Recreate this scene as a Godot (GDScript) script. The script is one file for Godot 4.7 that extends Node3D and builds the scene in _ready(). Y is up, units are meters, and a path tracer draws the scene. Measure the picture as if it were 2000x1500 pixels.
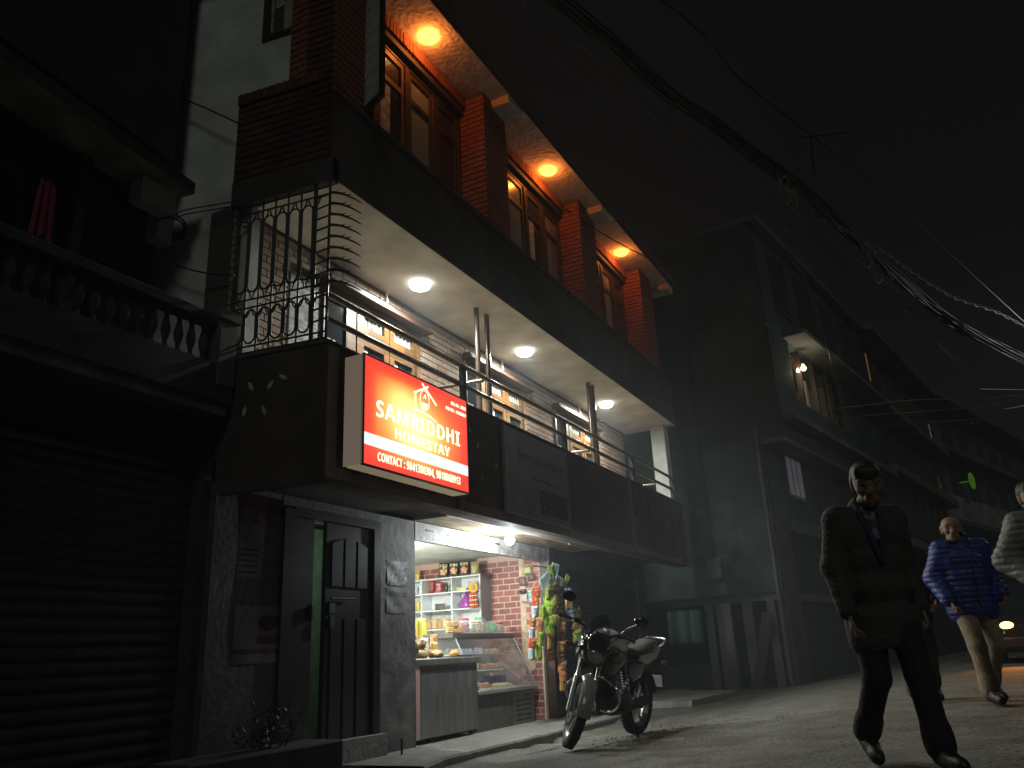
extends Node3D
# A night street: a brick homestay with a lit shop under its balcony, seen from across the kerb.

class MB:
	var v := PackedVector3Array()
	var n := PackedVector3Array()
	var uv := PackedVector2Array()
	var c := PackedColorArray()
	var col := Color.WHITE
	var coloured := false

	func pt(p: Vector3, nn: Vector3, t: Vector2) -> void:
		v.append(p)
		n.append(nn)
		uv.append(t)
		if coloured:
			c.append(col)

	# corners counter-clockwise seen from outside; written clockwise as the engine wants
	func tri(a: Vector3, b: Vector3, d: Vector3) -> void:
		var nn := (b - a).cross(d - a).normalized()
		pt(a, nn, Vector2.ZERO)
		pt(d, nn, Vector2.ZERO)
		pt(b, nn, Vector2.ZERO)

	func trin(a: Vector3, b: Vector3, d: Vector3, na: Vector3, nb: Vector3, nd: Vector3) -> void:
		pt(a, na, Vector2.ZERO)
		pt(d, nd, Vector2.ZERO)
		pt(b, nb, Vector2.ZERO)

	func quad(a: Vector3, b: Vector3, d: Vector3, e: Vector3) -> void:
		var nn := (d - a).cross(e - b).normalized()
		pt(a, nn, Vector2(0, 1))
		pt(d, nn, Vector2(1, 0))
		pt(b, nn, Vector2(1, 1))
		pt(a, nn, Vector2(0, 1))
		pt(e, nn, Vector2(0, 0))
		pt(d, nn, Vector2(1, 0))

	func quadn(a: Vector3, b: Vector3, d: Vector3, e: Vector3, na: Vector3, nb: Vector3, nd: Vector3, ne: Vector3) -> void:
		trin(a, b, d, na, nb, nd)
		trin(a, d, e, na, nd, ne)

	func quado(a: Vector3, b: Vector3, d: Vector3, e: Vector3, out: Vector3) -> void:
		if (d - a).cross(e - b).dot(out) < 0.0:
			quad(a, e, d, b)
		else:
			quad(a, b, d, e)

	func box(lo: Vector3, hi: Vector3) -> void:
		obox(Transform3D(Basis(), (lo + hi) / 2.0), (hi - lo).abs())

	func obox(t: Transform3D, s: Vector3) -> void:
		var h := s / 2.0
		for i in 3:
			var j := (i + 1) % 3
			var k := (i + 2) % 3
			for sg in [-1.0, 1.0]:
				var o := Vector3.ZERO
				o[i] = sg * h[i]
				var a := o
				a[j] = -h[j]
				a[k] = -h[k]
				var b := o
				b[j] = h[j]
				b[k] = -h[k]
				var d := o
				d[j] = h[j]
				d[k] = h[k]
				var e := o
				e[j] = -h[j]
				e[k] = h[k]
				quado(t * a, t * b, t * d, t * e, t.basis * o)

	# a box whose edges are cut by b
	func bev(t: Transform3D, s: Vector3, b: float) -> void:
		var h := s / 2.0
		for i in 3:
			var j := (i + 1) % 3
			var k := (i + 2) % 3
			for sg in [-1.0, 1.0]:
				var q := []
				for w in [[-1, -1], [1, -1], [1, 1], [-1, 1]]:
					var p := Vector3.ZERO
					p[i] = sg * h[i]
					p[j] = w[0] * (h[j] - b)
					p[k] = w[1] * (h[k] - b)
					q.append(t * p)
				var o := Vector3.ZERO
				o[i] = sg
				quado(q[0], q[1], q[2], q[3], t.basis * o)
				for sj in [-1.0, 1.0]:
					var e := []
					for w in [[0, -1], [0, 1], [1, 1], [1, -1]]:
						var p := Vector3.ZERO
						p[i] = sg * (h[i] if w[0] == 0 else h[i] - b)
						p[j] = sj * (h[j] - b if w[0] == 0 else h[j])
						p[k] = w[1] * (h[k] - b)
						e.append(t * p)
					var oo := Vector3.ZERO
					oo[i] = sg
					oo[j] = sj
					quado(e[0], e[1], e[2], e[3], t.basis * oo)
		for sx in [-1.0, 1.0]:
			for sy in [-1.0, 1.0]:
				for sz in [-1.0, 1.0]:
					var sn := Vector3(sx, sy, sz)
					var a := t * (sn * (h - Vector3(0, b, b)))
					var p2 := t * (sn * (h - Vector3(b, 0, b)))
					var d := t * (sn * (h - Vector3(b, b, 0)))
					if (p2 - a).cross(d - a).dot(t.basis * sn) < 0.0:
						tri(a, d, p2)
					else:
						tri(a, p2, d)

	func bbox(lo: Vector3, hi: Vector3, b: float) -> void:
		bev(Transform3D(Basis(), (lo + hi) / 2.0), (hi - lo).abs(), b)

	func tube(p: Array, r0: float, sides := 8, r1 := -1.0, caps := true) -> void:
		if r1 < 0.0:
			r1 = r0
		var m := p.size()
		var rings := []
		var norms := []
		var side := Vector3.ZERO
		for i in m:
			var d: Vector3 = (p[mini(i + 1, m - 1)] - p[maxi(i - 1, 0)]).normalized()
			if side == Vector3.ZERO:
				side = d.cross(Vector3.UP if absf(d.y) < 0.9 else Vector3.RIGHT).normalized()
			side = (side - d * side.dot(d)).normalized()
			var up := side.cross(d)
			var r := lerpf(r0, r1, float(i) / float(m - 1))
			var ring := PackedVector3Array()
			var nr := PackedVector3Array()
			for s in sides:
				var a := TAU * s / sides
				var o := side * cos(a) + up * sin(a)
				nr.append(o)
				ring.append(p[i] + o * r)
			rings.append(ring)
			norms.append(nr)
		for i in m - 1:
			for s in sides:
				var s2 := (s + 1) % sides
				quadn(rings[i][s], rings[i + 1][s], rings[i + 1][s2], rings[i][s2], norms[i][s], norms[i + 1][s], norms[i + 1][s2], norms[i][s2])
		if caps:
			for s in range(1, sides - 1):
				tri(rings[0][0], rings[0][s], rings[0][s + 1])
				tri(rings[m - 1][0], rings[m - 1][s + 1], rings[m - 1][s])

	# profile points (radius, height) turned about the local y axis
	func lathe(prof: Array, t: Transform3D, sides := 16, arc := TAU) -> void:
		var m := prof.size()
		var nn := []
		for i in m:
			var d: Vector2 = prof[mini(i + 1, m - 1)] - prof[maxi(i - 1, 0)]
			nn.append(Vector2(d.y, -d.x).normalized())
		for i in m - 1:
			var p: Vector2 = prof[i]
			var q: Vector2 = prof[i + 1]
			var f := (q - p)
			var fl := Vector2(f.y, -f.x).normalized()
			var n0: Vector2 = nn[i] if nn[i].dot(fl) > 0.75 else fl
			var n1: Vector2 = nn[i + 1] if nn[i + 1].dot(fl) > 0.75 else fl
			for s in sides:
				var a := arc * s / sides
				var b := arc * (s + 1) / sides
				var ca := Vector3(cos(a), 0, -sin(a))
				var cb := Vector3(cos(b), 0, -sin(b))
				var y := Vector3.UP
				quadn(t * (ca * p.x + y * p.y), t * (cb * p.x + y * p.y), t * (cb * q.x + y * q.y), t * (ca * q.x + y * q.y),
					(t.basis * (ca * n0.x + y * n0.y)).normalized(), (t.basis * (cb * n0.x + y * n0.y)).normalized(), (t.basis * (cb * n1.x + y * n1.y)).normalized(), (t.basis * (ca * n1.x + y * n1.y)).normalized())

	func ball(t: Transform3D, r: Vector3, rings := 8, segs := 12) -> void:
		for i in rings:
			for s in segs:
				var q := []
				var nr := []
				for w in [[0, 0], [0, 1], [1, 1], [1, 0]]:
					var th: float = PI * (i + w[0]) / rings
					var ph: float = TAU * (s + w[1]) / segs
					var d := Vector3(sin(th) * cos(ph), cos(th), -sin(th) * sin(ph))
					q.append(t * (d * r))
					nr.append((t.basis * (d / r)).normalized())
				if i < rings - 1:
					trin(q[0], q[3], q[2], nr[0], nr[3], nr[2])
				if i > 0:
					trin(q[0], q[2], q[1], nr[0], nr[2], nr[1])

	# polygon in the local xy plane (counter-clockwise), pushed out along local z by depth
	func prism(poly: PackedVector2Array, t: Transform3D, depth: float) -> void:
		if Geometry2D.is_polygon_clockwise(poly):
			poly.reverse()
		var ix := Geometry2D.triangulate_polygon(poly)
		for i in range(0, ix.size(), 3):
			var a := poly[ix[i]]
			var b := poly[ix[i + 1]]
			var d := poly[ix[i + 2]]
			if (b - a).cross(d - a) < 0:
				var w := b
				b = d
				d = w
			tri(t * Vector3(a.x, a.y, depth), t * Vector3(b.x, b.y, depth), t * Vector3(d.x, d.y, depth))
			tri(t * Vector3(a.x, a.y, 0), t * Vector3(d.x, d.y, 0), t * Vector3(b.x, b.y, 0))
		for i in poly.size():
			var a := poly[i]
			var b := poly[(i + 1) % poly.size()]
			quad(t * Vector3(a.x, a.y, 0), t * Vector3(b.x, b.y, 0), t * Vector3(b.x, b.y, depth), t * Vector3(a.x, a.y, depth))

	# rings of points joined by smooth skin; every ring has the same count
	func loft(rings: Array, closed_ends := true) -> void:
		var m := rings.size()
		var k: int = rings[0].size()
		var nr := []
		for i in m:
			var row := PackedVector3Array()
			for s in k:
				var du: Vector3 = rings[i][(s + 1) % k] - rings[i][(s + k - 1) % k]
				var dv: Vector3 = rings[mini(i + 1, m - 1)][s] - rings[maxi(i - 1, 0)][s]
				row.append(du.cross(dv).normalized())
			nr.append(row)
		for i in m - 1:
			for s in k:
				var s2 := (s + 1) % k
				quadn(rings[i][s], rings[i][s2], rings[i + 1][s2], rings[i + 1][s], nr[i][s], nr[i][s2], nr[i + 1][s2], nr[i + 1][s])
		if closed_ends:
			for s in range(1, k - 1):
				tri(rings[0][0], rings[0][s + 1], rings[0][s])
				tri(rings[m - 1][0], rings[m - 1][s], rings[m - 1][s + 1])

	# a filled foil bag: crimped at both ends, swollen in the middle
	func pouch(t: Transform3D, w: float, h: float, fat: float, seed_: int) -> void:
		var rng := RandomNumberGenerator.new()
		rng.seed = seed_
		var nu := 8
		var nv := 10
		var cr := rng.randf_range(0.5, 1.0)
		for sg in [1.0, -1.0]:
			var g := []
			for j in nv + 1:
				var row := []
				for i in nu + 1:
					var x := float(i) / nu * 2.0 - 1.0
					var y := float(j) / nv * 2.0 - 1.0
					var e := clampf((1.0 - absf(y)) / 0.35, 0, 1)
					var b := sqrt(maxf(0.0, 1.0 - x * x)) * sin(e * PI / 2.0)
					var wr := 1.0 - 0.08 * e
					row.append(t * Vector3(x * w / 2 * wr, y * h / 2, sg * (b * fat / 2 + 0.0008) + rng.randf_range(-1, 1) * 0.07 * fat * b + cr * 0.04 * fat * b * sin(x * 9.0 + y * 5.0 * cr)))
				g.append(row)
			for j in nv:
				for i in nu:
					var q := [[j, i], [j, i + 1], [j + 1, i + 1], [j + 1, i]]
					if sg < 0:
						q.reverse()
					var nn: Vector3 = (g[q[2][0]][q[2][1]] - g[q[0][0]][q[0][1]]).cross(g[q[3][0]][q[3][1]] - g[q[1][0]][q[1][1]]).normalized()
					for k in [0, 2, 1, 0, 3, 2]:
						pt(g[q[k][0]][q[k][1]], nn, Vector2(float(q[k][1]) / nu, 1.0 - float(q[k][0]) / nv))

	func mesh() -> ArrayMesh:
		var a := []
		a.resize(Mesh.ARRAY_MAX)
		a[Mesh.ARRAY_VERTEX] = v
		a[Mesh.ARRAY_NORMAL] = n
		a[Mesh.ARRAY_TEX_UV] = uv
		if coloured:
			a[Mesh.ARRAY_COLOR] = c
		var m := ArrayMesh.new()
		m.add_surface_from_arrays(Mesh.PRIMITIVE_TRIANGLES, a)
		return m


var mats := {}
var texs := {}
var rng := RandomNumberGenerator.new()
var names := {}

func numbered(called: String) -> String:
	var k: int = names.get(called, 0)
	names[called] = k + 1
	return called if k == 0 else "%s_%03d" % [called, k]

func tag(o: Node3D, label: String, category := "", group := "", kind := "") -> Node3D:
	if label:
		o.set_meta("label", label)
	if category:
		o.set_meta("category", category)
	if group:
		o.set_meta("group", group)
	if kind:
		o.set_meta("kind", kind)
	return o

# a thing: an empty node at its base whose children are its parts (written in world metres)
func thing(called: String, label: String, category: String, at := Vector3.ZERO, group := "", turn := 0.0) -> Node3D:
	var o := Node3D.new()
	o.name = numbered(called)
	add_child(o, true)
	o.position = at
	o.rotation.y = turn
	return tag(o, label, category, group)

# a part in world metres under a thing (or a part) whose transform it undoes
func part(called: String, m, mat: Material, parent: Node3D, kind := "", label := "") -> MeshInstance3D:
	var o := MeshInstance3D.new()
	o.name = called
	o.mesh = m.mesh() if m is MB else m
	o.material_override = mat
	parent.add_child(o, true)
	o.transform = parent.global_transform.affine_inverse()
	if kind:
		o.set_meta("kind", kind)
	if label:
		o.set_meta("label", label)
	return o

# a part written in its parent's own axes
func own(called: String, m, mat: Material, parent: Node3D) -> MeshInstance3D:
	var o := MeshInstance3D.new()
	o.name = called
	o.mesh = m.mesh() if m is MB else m
	o.material_override = mat
	parent.add_child(o, true)
	return o

# a thing that is one mesh, written in world metres; its origin is put at its base
func solo(called: String, m: MB, mat: Material, label: String, category: String, group := "") -> MeshInstance3D:
	var lo := Vector3.INF
	var hi := -Vector3.INF
	for p in m.v:
		lo = lo.min(p)
		hi = hi.max(p)
	var at := Vector3((lo.x + hi.x) / 2, lo.y, (lo.z + hi.z) / 2)
	for i in m.v.size():
		m.v[i] -= at
	var o := MeshInstance3D.new()
	o.name = numbered(called)
	o.mesh = m.mesh()
	o.material_override = mat
	add_child(o, true)
	o.position = at
	tag(o, label, category, group)
	return o

func struct(called: String, m: MB, mat: Material) -> MeshInstance3D:
	var o := MeshInstance3D.new()
	o.name = numbered(called)
	o.mesh = m.mesh()
	o.material_override = mat
	add_child(o, true)
	o.set_meta("kind", "structure")
	return o

func lin(r: float, g: float, b: float) -> Color:
	return Color(r, g, b).linear_to_srgb()

# grey multiplier between lo and hi from layered noise
func grey(key: String, seed_: int, freq: float, octaves: int, lo: float, hi: float, w := 256, h := 256, sharp := 1.0) -> ImageTexture:
	if texs.has(key):
		return texs[key]
	var f := FastNoiseLite.new()
	f.seed = seed_
	f.frequency = freq
	f.fractal_octaves = octaves
	f.noise_type = FastNoiseLite.TYPE_SIMPLEX_SMOOTH
	var im := f.get_seamless_image(w, h)
	im.convert(Image.FORMAT_L8)
	if w != 256 or h != 256:
		im.resize(256, 256, Image.INTERPOLATE_CUBIC)
	var d := im.get_data()
	for i in d.size():
		var x := clampf((d[i] / 255.0 - 0.5) * sharp + 0.5, 0, 1)
		d[i] = int(255.0 * lerpf(lo, hi, x))
	texs[key] = ImageTexture.create_from_image(Image.create_from_data(256, 256, false, Image.FORMAT_L8, d))
	return texs[key]

# material: linear base colour, roughness, options
func mk(key: String, base: Color, rough := 0.8, o := {}) -> StandardMaterial3D:
	if mats.has(key):
		return mats[key]
	var m := StandardMaterial3D.new()
	m.resource_name = key
	m.albedo_color = base.linear_to_srgb()
	m.roughness = rough
	m.metallic = o.get("metal", 0.0)
	m.metallic_specular = o.get("spec", 0.5)
	if o.has("tex"):
		m.albedo_texture = o.tex
	if o.has("bump"):
		m.heightmap_enabled = true
		m.heightmap_texture = o.bump
		m.heightmap_scale = o.get("depth", 0.2)
	if o.has("tex") or o.has("bump") or o.has("rtex"):
		if not o.get("uv", false):
			m.uv1_triplanar = true
			m.uv1_world_triplanar = o.get("world", true)
			m.uv1_scale = Vector3.ONE * o.get("scale", 1.0)
			if o.has("scale3"):
				m.uv1_scale = o.scale3
	if o.has("rtex"):
		m.roughness_texture = o.rtex
	if o.has("emit"):
		m.emission_enabled = true
		m.emission = o.emit
		m.emission_energy_multiplier = o.get("power", 1.0)
	if o.has("coat"):
		m.clearcoat_enabled = true
		m.clearcoat = o.coat
		m.clearcoat_roughness = 0.1
	if o.has("alpha"):
		m.transparency = BaseMaterial3D.TRANSPARENCY_ALPHA
		m.albedo_color.a = o.alpha
	if o.has("back"):
		m.backlight_enabled = true
		m.backlight = o.back
	if o.get("vc", false):
		m.vertex_color_use_as_albedo = true
	if o.has("rim"):
		m.rim_enabled = true
		m.rim = o.rim
	m.cull_mode = BaseMaterial3D.CULL_DISABLED if o.get("two", false) else BaseMaterial3D.CULL_BACK
	mats[key] = m
	return m

func tf(at: Vector3, rx := 0.0, ry := 0.0, rz := 0.0) -> Transform3D:
	return Transform3D(Basis.from_euler(Vector3(rx, ry, rz)), at)

# basis whose y axis runs along d
func along(d: Vector3, at: Vector3) -> Transform3D:
	var y := d.normalized()
	var x := y.cross(Vector3.UP if absf(y.y) < 0.9 else Vector3.RIGHT).normalized()
	return Transform3D(Basis(x, y, x.cross(y)), at)

# points of a hanging wire or bent bar, smoothed through the given ones
func curve(p: Array, step := 6) -> Array:
	var out := []
	for i in p.size() - 1:
		var a: Vector3 = p[maxi(i - 1, 0)]
		var d: Vector3 = p[mini(i + 2, p.size() - 1)]
		for s in step:
			out.append(p[i].cubic_interpolate(p[i + 1], a, d, float(s) / step))
	out.append(p[-1])
	return out

func lamp_light(parent: Node3D, at: Vector3, color: Color, energy: float, size := 0.04) -> OmniLight3D:
	var l := OmniLight3D.new()
	l.name = "light"
	l.light_color = color
	l.light_energy = energy
	l.light_size = size
	l.omni_range = 40.0
	l.omni_attenuation = 2.0
	l.shadow_enabled = true
	parent.add_child(l, true)
	l.position = parent.global_transform.affine_inverse() * at
	return l

func words(called: String, text: String, at: Vector3, height: float, width: float, mat: Material, parent: Node3D, bold := true, font := "Droid Sans", turn := 0.0) -> MeshInstance3D:
	var f := SystemFont.new()
	f.font_names = PackedStringArray([font])
	f.font_weight = 700 if bold else 400
	var t := TextMesh.new()
	t.text = text
	t.font = f
	t.font_size = 64
	t.pixel_size = 0.01
	t.depth = 0.004
	t.curve_step = 2.0
	var box := t.get_aabb()
	var o := MeshInstance3D.new()
	o.name = called
	o.mesh = t
	o.material_override = mat
	parent.add_child(o, true)
	var sc := Vector3(width / maxf(box.size.x, 0.01), height / maxf(box.size.y, 0.01), 1.0)
	var b := Basis(Vector3.UP, turn).scaled_local(sc)
	o.transform = parent.global_transform.affine_inverse() * Transform3D(b, at - b * Vector3(box.get_center().x, box.get_center().y, 0))
	return o

func _ready() -> void:
	rng.seed = 77
	# camera, night sky, faint town light, exposure
	var cam := Camera3D.new()
	cam.name = "camera"
	add_child(cam)
	cam.transform = Transform3D(Basis(Vector3(0.47218, -0.04576, 0.88031), Vector3(-0.26131, 0.94650, 0.18936), Vector3(-0.84188, -0.31945, 0.43496)).orthonormalized(), Vector3(0, 0.9, 0))
	cam.fov = 51.097
	cam.near = 0.05
	cam.far = 500.0
	cam.current = true
	var we := WorldEnvironment.new()
	we.name = "environment"
	var e := Environment.new()
	e.background_mode = Environment.BG_SKY
	var sm := ProceduralSkyMaterial.new()
	sm.sky_top_color = Color(0.045, 0.043, 0.042)
	sm.sky_horizon_color = Color(0.062, 0.062, 0.06)
	sm.ground_bottom_color = Color(0.03, 0.03, 0.03)
	sm.ground_horizon_color = Color(0.06, 0.06, 0.058)
	sm.sun_angle_max = 0.0
	var sky := Sky.new()
	sky.sky_material = sm
	e.sky = sky
	e.tonemap_mode = Environment.TONE_MAPPER_LINEAR
	e.tonemap_exposure = 1.0
	e.sdfgi_enabled = true
	e.ssao_enabled = true
	e.ssil_enabled = true
	if FOG > 0.0:
		e.fog_enabled = true
		e.fog_density = FOG
		e.fog_light_color = Color(0.8, 0.84, 0.88)
	we.environment = e
	add_child(we)
	var sun := DirectionalLight3D.new()
	sun.name = "town_light"
	sun.light_color = Color(0.96, 1.0, 0.95)
	sun.light_energy = 0.062
	sun.light_angular_distance = 12.0
	sun.shadow_enabled = true
	sun.sky_mode = DirectionalLight3D.SKY_MODE_LIGHT_ONLY
	add_child(sun)
	sun.look_at_from_position(Vector3.ZERO, Vector3(0.62, -0.68, -0.38), Vector3.UP)
	make_materials()
	var bm := MB.new()
	bm.bev(Transform3D(), Vector3.ONE, 0.05)
	brick_mesh = bm.mesh()
	build_ground()
	build_home()
	build_neighbour()
	build_street()
	build_lamps()
	build_glare_fog()
	build_sign()
	build_prints()
	build_wires()
	build_shop()
	build_planter()
	build_motorcycle()
	build_car()
	build_people()

const FOG := 0.002
const GLARE_FOG := [[Vector3(9.95, 4.2, -3.2), Vector3(13.9, 8.4, 4.4), 0.0045]]

var home: Node3D      # the homestay building
var brick_mesh: ArrayMesh
var brick_mats := []

func gh(x: float, z: float) -> float:
	# falls from the crown of the road towards the drain
	var near := clampf((12.2 - x) / 1.2, 0.0, 1.0)
	var low := -0.11 + clampf((z + 4.46) / 1.2, 0.0, 1.0) * 0.175
	var b := lerpf(clampf((z + 5.35) * 0.034, 0.0, 0.07), low, near) + 0.075 * clampf(z + 3.3, 0.0, 3.3) + 0.012 * clampf(x - 7.0, -2.5, 1.5) * clampf((z + 3.3) / 3.0, 0.0, 1.0)
	var w := 0.0
	# the open drain in front of the shop step
	if x > 6.0 and x < 11.6:
		var c := -4.24 + 0.03 * sin(x * 2.3) + 0.012 * sin(x * 7.0)
		var hw := 0.2 * clampf((11.6 - x) / 2.5, 0.0, 1.0) * clampf((x - 6.0) / 0.5, 0.0, 1.0)
		var d := absf(z - c)
		w = clampf((hw - d) / 0.05 + 0.5, 0.0, 1.0) * 0.15 * clampf(hw / 0.12, 0, 1)
	# broken hole beside it
	var e := Vector2((x - 7.78) / 0.30, (z + 3.86 - (x - 7.78) * 0.2) / 0.085).length()
	w = maxf(w, clampf((1.0 - e) * 2.2, 0, 1) * 0.09)
	# low mound of old concrete round the hole
	var q := Vector2((x - 7.7) / 0.75, (z + 3.86) / 0.27).length()
	b += 0.025 * clampf(1.0 - q, 0, 1)
	return b - w

func build_ground() -> void:
	var f := FastNoiseLite.new()
	f.seed = 4
	f.frequency = 0.9
	f.fractal_octaves = 4
	var xs := []
	var zs := []
	var x := -60.0
	while x < 140.0:
		xs.append(x)
		x += 0.05 if x > 5.5 and x < 11.0 else (0.12 if x > 3.5 and x < 17.0 else (0.5 if x > 1 and x < 30 else 4.0))
	var z := -40.0
	while z < 60.0:
		zs.append(z)
		z += 0.035 if z > -4.9 and z < -3.2 else (0.1 if z > -6.0 and z < 1.5 else (0.5 if z > -8 and z < 6 else 4.0))
	var m := MB.new()
	var h := []
	for i in xs.size():
		var row := PackedFloat32Array()
		for k in zs.size():
			var amp := 0.012 if zs[k] > -4.45 else 0.0
			row.append(gh(xs[i], zs[k]) + amp * f.get_noise_2d(xs[i] * 1.4, zs[k] * 1.4) - (0.012 if zs[k] < -4.5 else 0.0))
		h.append(row)
	var nrm := []
	for i in xs.size():
		var row := PackedVector3Array()
		for k in zs.size():
			var i0 := maxi(i - 1, 0)
			var i1 := mini(i + 1, xs.size() - 1)
			var k0 := maxi(k - 1, 0)
			var k1 := mini(k + 1, zs.size() - 1)
			row.append(Vector3(-(h[i1][k] - h[i0][k]) / (xs[i1] - xs[i0]), 1, -(h[i][k1] - h[i][k0]) / (zs[k1] - zs[k0])).normalized())
		nrm.append(row)
	for i in xs.size() - 1:
		for k in zs.size() - 1:
			m.quadn(Vector3(xs[i], h[i][k], zs[k]), Vector3(xs[i], h[i][k + 1], zs[k + 1]), Vector3(xs[i + 1], h[i + 1][k + 1], zs[k + 1]), Vector3(xs[i + 1], h[i + 1][k], zs[k]),
				nrm[i][k], nrm[i][k + 1], nrm[i + 1][k + 1], nrm[i + 1][k])
	struct("road", m, mats.road)
	# the concrete step along the shop front, its outer edge chipped
	var s := MB.new()
	var n := 46
	for i in n:
		var x0 := 6.35 + 5.6 * i / n
		var x1 := 6.35 + 5.6 * (i + 1) / n
		var e0 := -4.46 + 0.035 * f.get_noise_2d(x0 * 9, 3.0) + (0.25 * (6.9 - x0) if x0 < 6.9 else 0.0)
		var e1 := -4.46 + 0.035 * f.get_noise_2d(x1 * 9, 3.0) + (0.25 * (6.9 - x1) if x1 < 6.9 else 0.0)
		var y0 := 0.012 + 0.006 * f.get_noise_2d(x0 * 3, 9.0)
		var y1 := 0.012 + 0.006 * f.get_noise_2d(x1 * 3, 9.0)
		s.quad(Vector3(x0, 0.02, -5.36), Vector3(x0, y0 + 0.012, e0 - 0.02), Vector3(x1, y1 + 0.012, e1 - 0.02), Vector3(x1, 0.02, -5.36))
		s.quad(Vector3(x0, y0 + 0.012, e0 - 0.02), Vector3(x0, y0 - 0.008, e0), Vector3(x1, y1 - 0.008, e1), Vector3(x1, y1 + 0.012, e1 - 0.02))
		s.quad(Vector3(x0, y0 - 0.008, e0), Vector3(x0, -0.16, e0), Vector3(x1, -0.16, e1), Vector3(x1, y1 - 0.008, e1))
	struct("pavement", s, mats.concrete)
	# a low concrete ramp further along
	var r := MB.new()
	r.prism(PackedVector2Array([Vector2(12.3, 5.34), Vector2(15.6, 5.34), Vector2(15.2, 3.75), Vector2(14.9, 3.66), Vector2(12.5, 3.72)]), Transform3D(Basis(Vector3(1, 0, 0), Vector3(0, 0, -1), Vector3(0, 1, 0)), Vector3(0, -0.1, 0)), 0.24)
	struct("pavement_ramp", r, mats.concrete)
	# grit and small stones by the drain
	var g := MB.new()
	for i in 260:
		var p := Vector2(rng.randf_range(7.0, 11.5), rng.randf_range(-3.9, -1.6))
		if rng.randf() < 0.5:
			p = Vector2(rng.randfn(8.6, 0.7), rng.randfn(-3.0, 0.35))
		var rr := rng.randf_range(0.004, 0.014)
		g.ball(tf(Vector3(p.x, gh(p.x, p.y) + rr * 0.2, p.y), rng.randf(), rng.randf() * 6, rng.randf()), Vector3(rr, rr * 0.6, rr * 0.8), 4, 6)
	var st := solo("gravel", g, mats.stone, "loose grit and small stones scattered on the road beside the motorcycle", "gravel")
	st.set_meta("kind", "stuff")

# rows of bricks on a wall rectangle: returns [u0, u1, v0, v1]
func brick_rects(w: float, h: float, bw: float, bh: float, j: float, holes := [], jitter := 0.0) -> Array:
	var out := []
	var rows := int(h / (bh + j))
	for r in rows:
		var v0 := r * (bh + j)
		var u := -(bw + j) * (0.5 if r % 2 else 0.0) + rng.randf_range(-1, 1) * jitter
		while u < w:
			var a := maxf(u, 0.0)
			var b := minf(u + bw, w)
			u += bw + j
			if b - a < 0.03:
				continue
			var vm := v0 + bh / 2
			var keep := true
			for q in holes:
				if vm > q[2] and vm < q[3]:
					if a >= q[0] and b <= q[1]:
						keep = false
					elif b > q[0] and a < q[0]:
						b = q[0]
					elif a < q[1] and b > q[1]:
						a = q[1]
			if keep and b - a > 0.025:
				out.append([a, b, v0, v0 + bh])
	return out

# bricks as single parts under `wall`; t: origin with x = along, y = up, z = outwards
func lay(wall: Node3D, t: Transform3D, rects: Array, proud: float, pick: Array) -> void:
	for q in rects:
		var o := MeshInstance3D.new()
		o.name = "brick"
		o.mesh = brick_mesh
		o.material_override = pick[rng.randi() % pick.size()]
		wall.add_child(o, true)
		var d := proud + rng.randf_range(-0.0025, 0.0025)
		var b := t.basis.scaled_local(Vector3(q[1] - q[0], q[3] - q[2], 0.03))
		o.transform = wall.global_transform.affine_inverse() * Transform3D(b * Basis.from_euler(Vector3(0, 0, rng.randf_range(-0.006, 0.006))), t * Vector3((q[0] + q[1]) / 2, (q[2] + q[3]) / 2, d - 0.015))

# the same bricks joined into one mesh
func lay_joined(m: MB, t: Transform3D, rects: Array, proud: float) -> void:
	for q in rects:
		var d := proud + rng.randf_range(-0.003, 0.003)
		m.bev(t * tf(Vector3((q[0] + q[1]) / 2, (q[2] + q[3]) / 2, d - 0.015)), Vector3(q[1] - q[0], q[3] - q[2], 0.03), 0.004)

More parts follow.
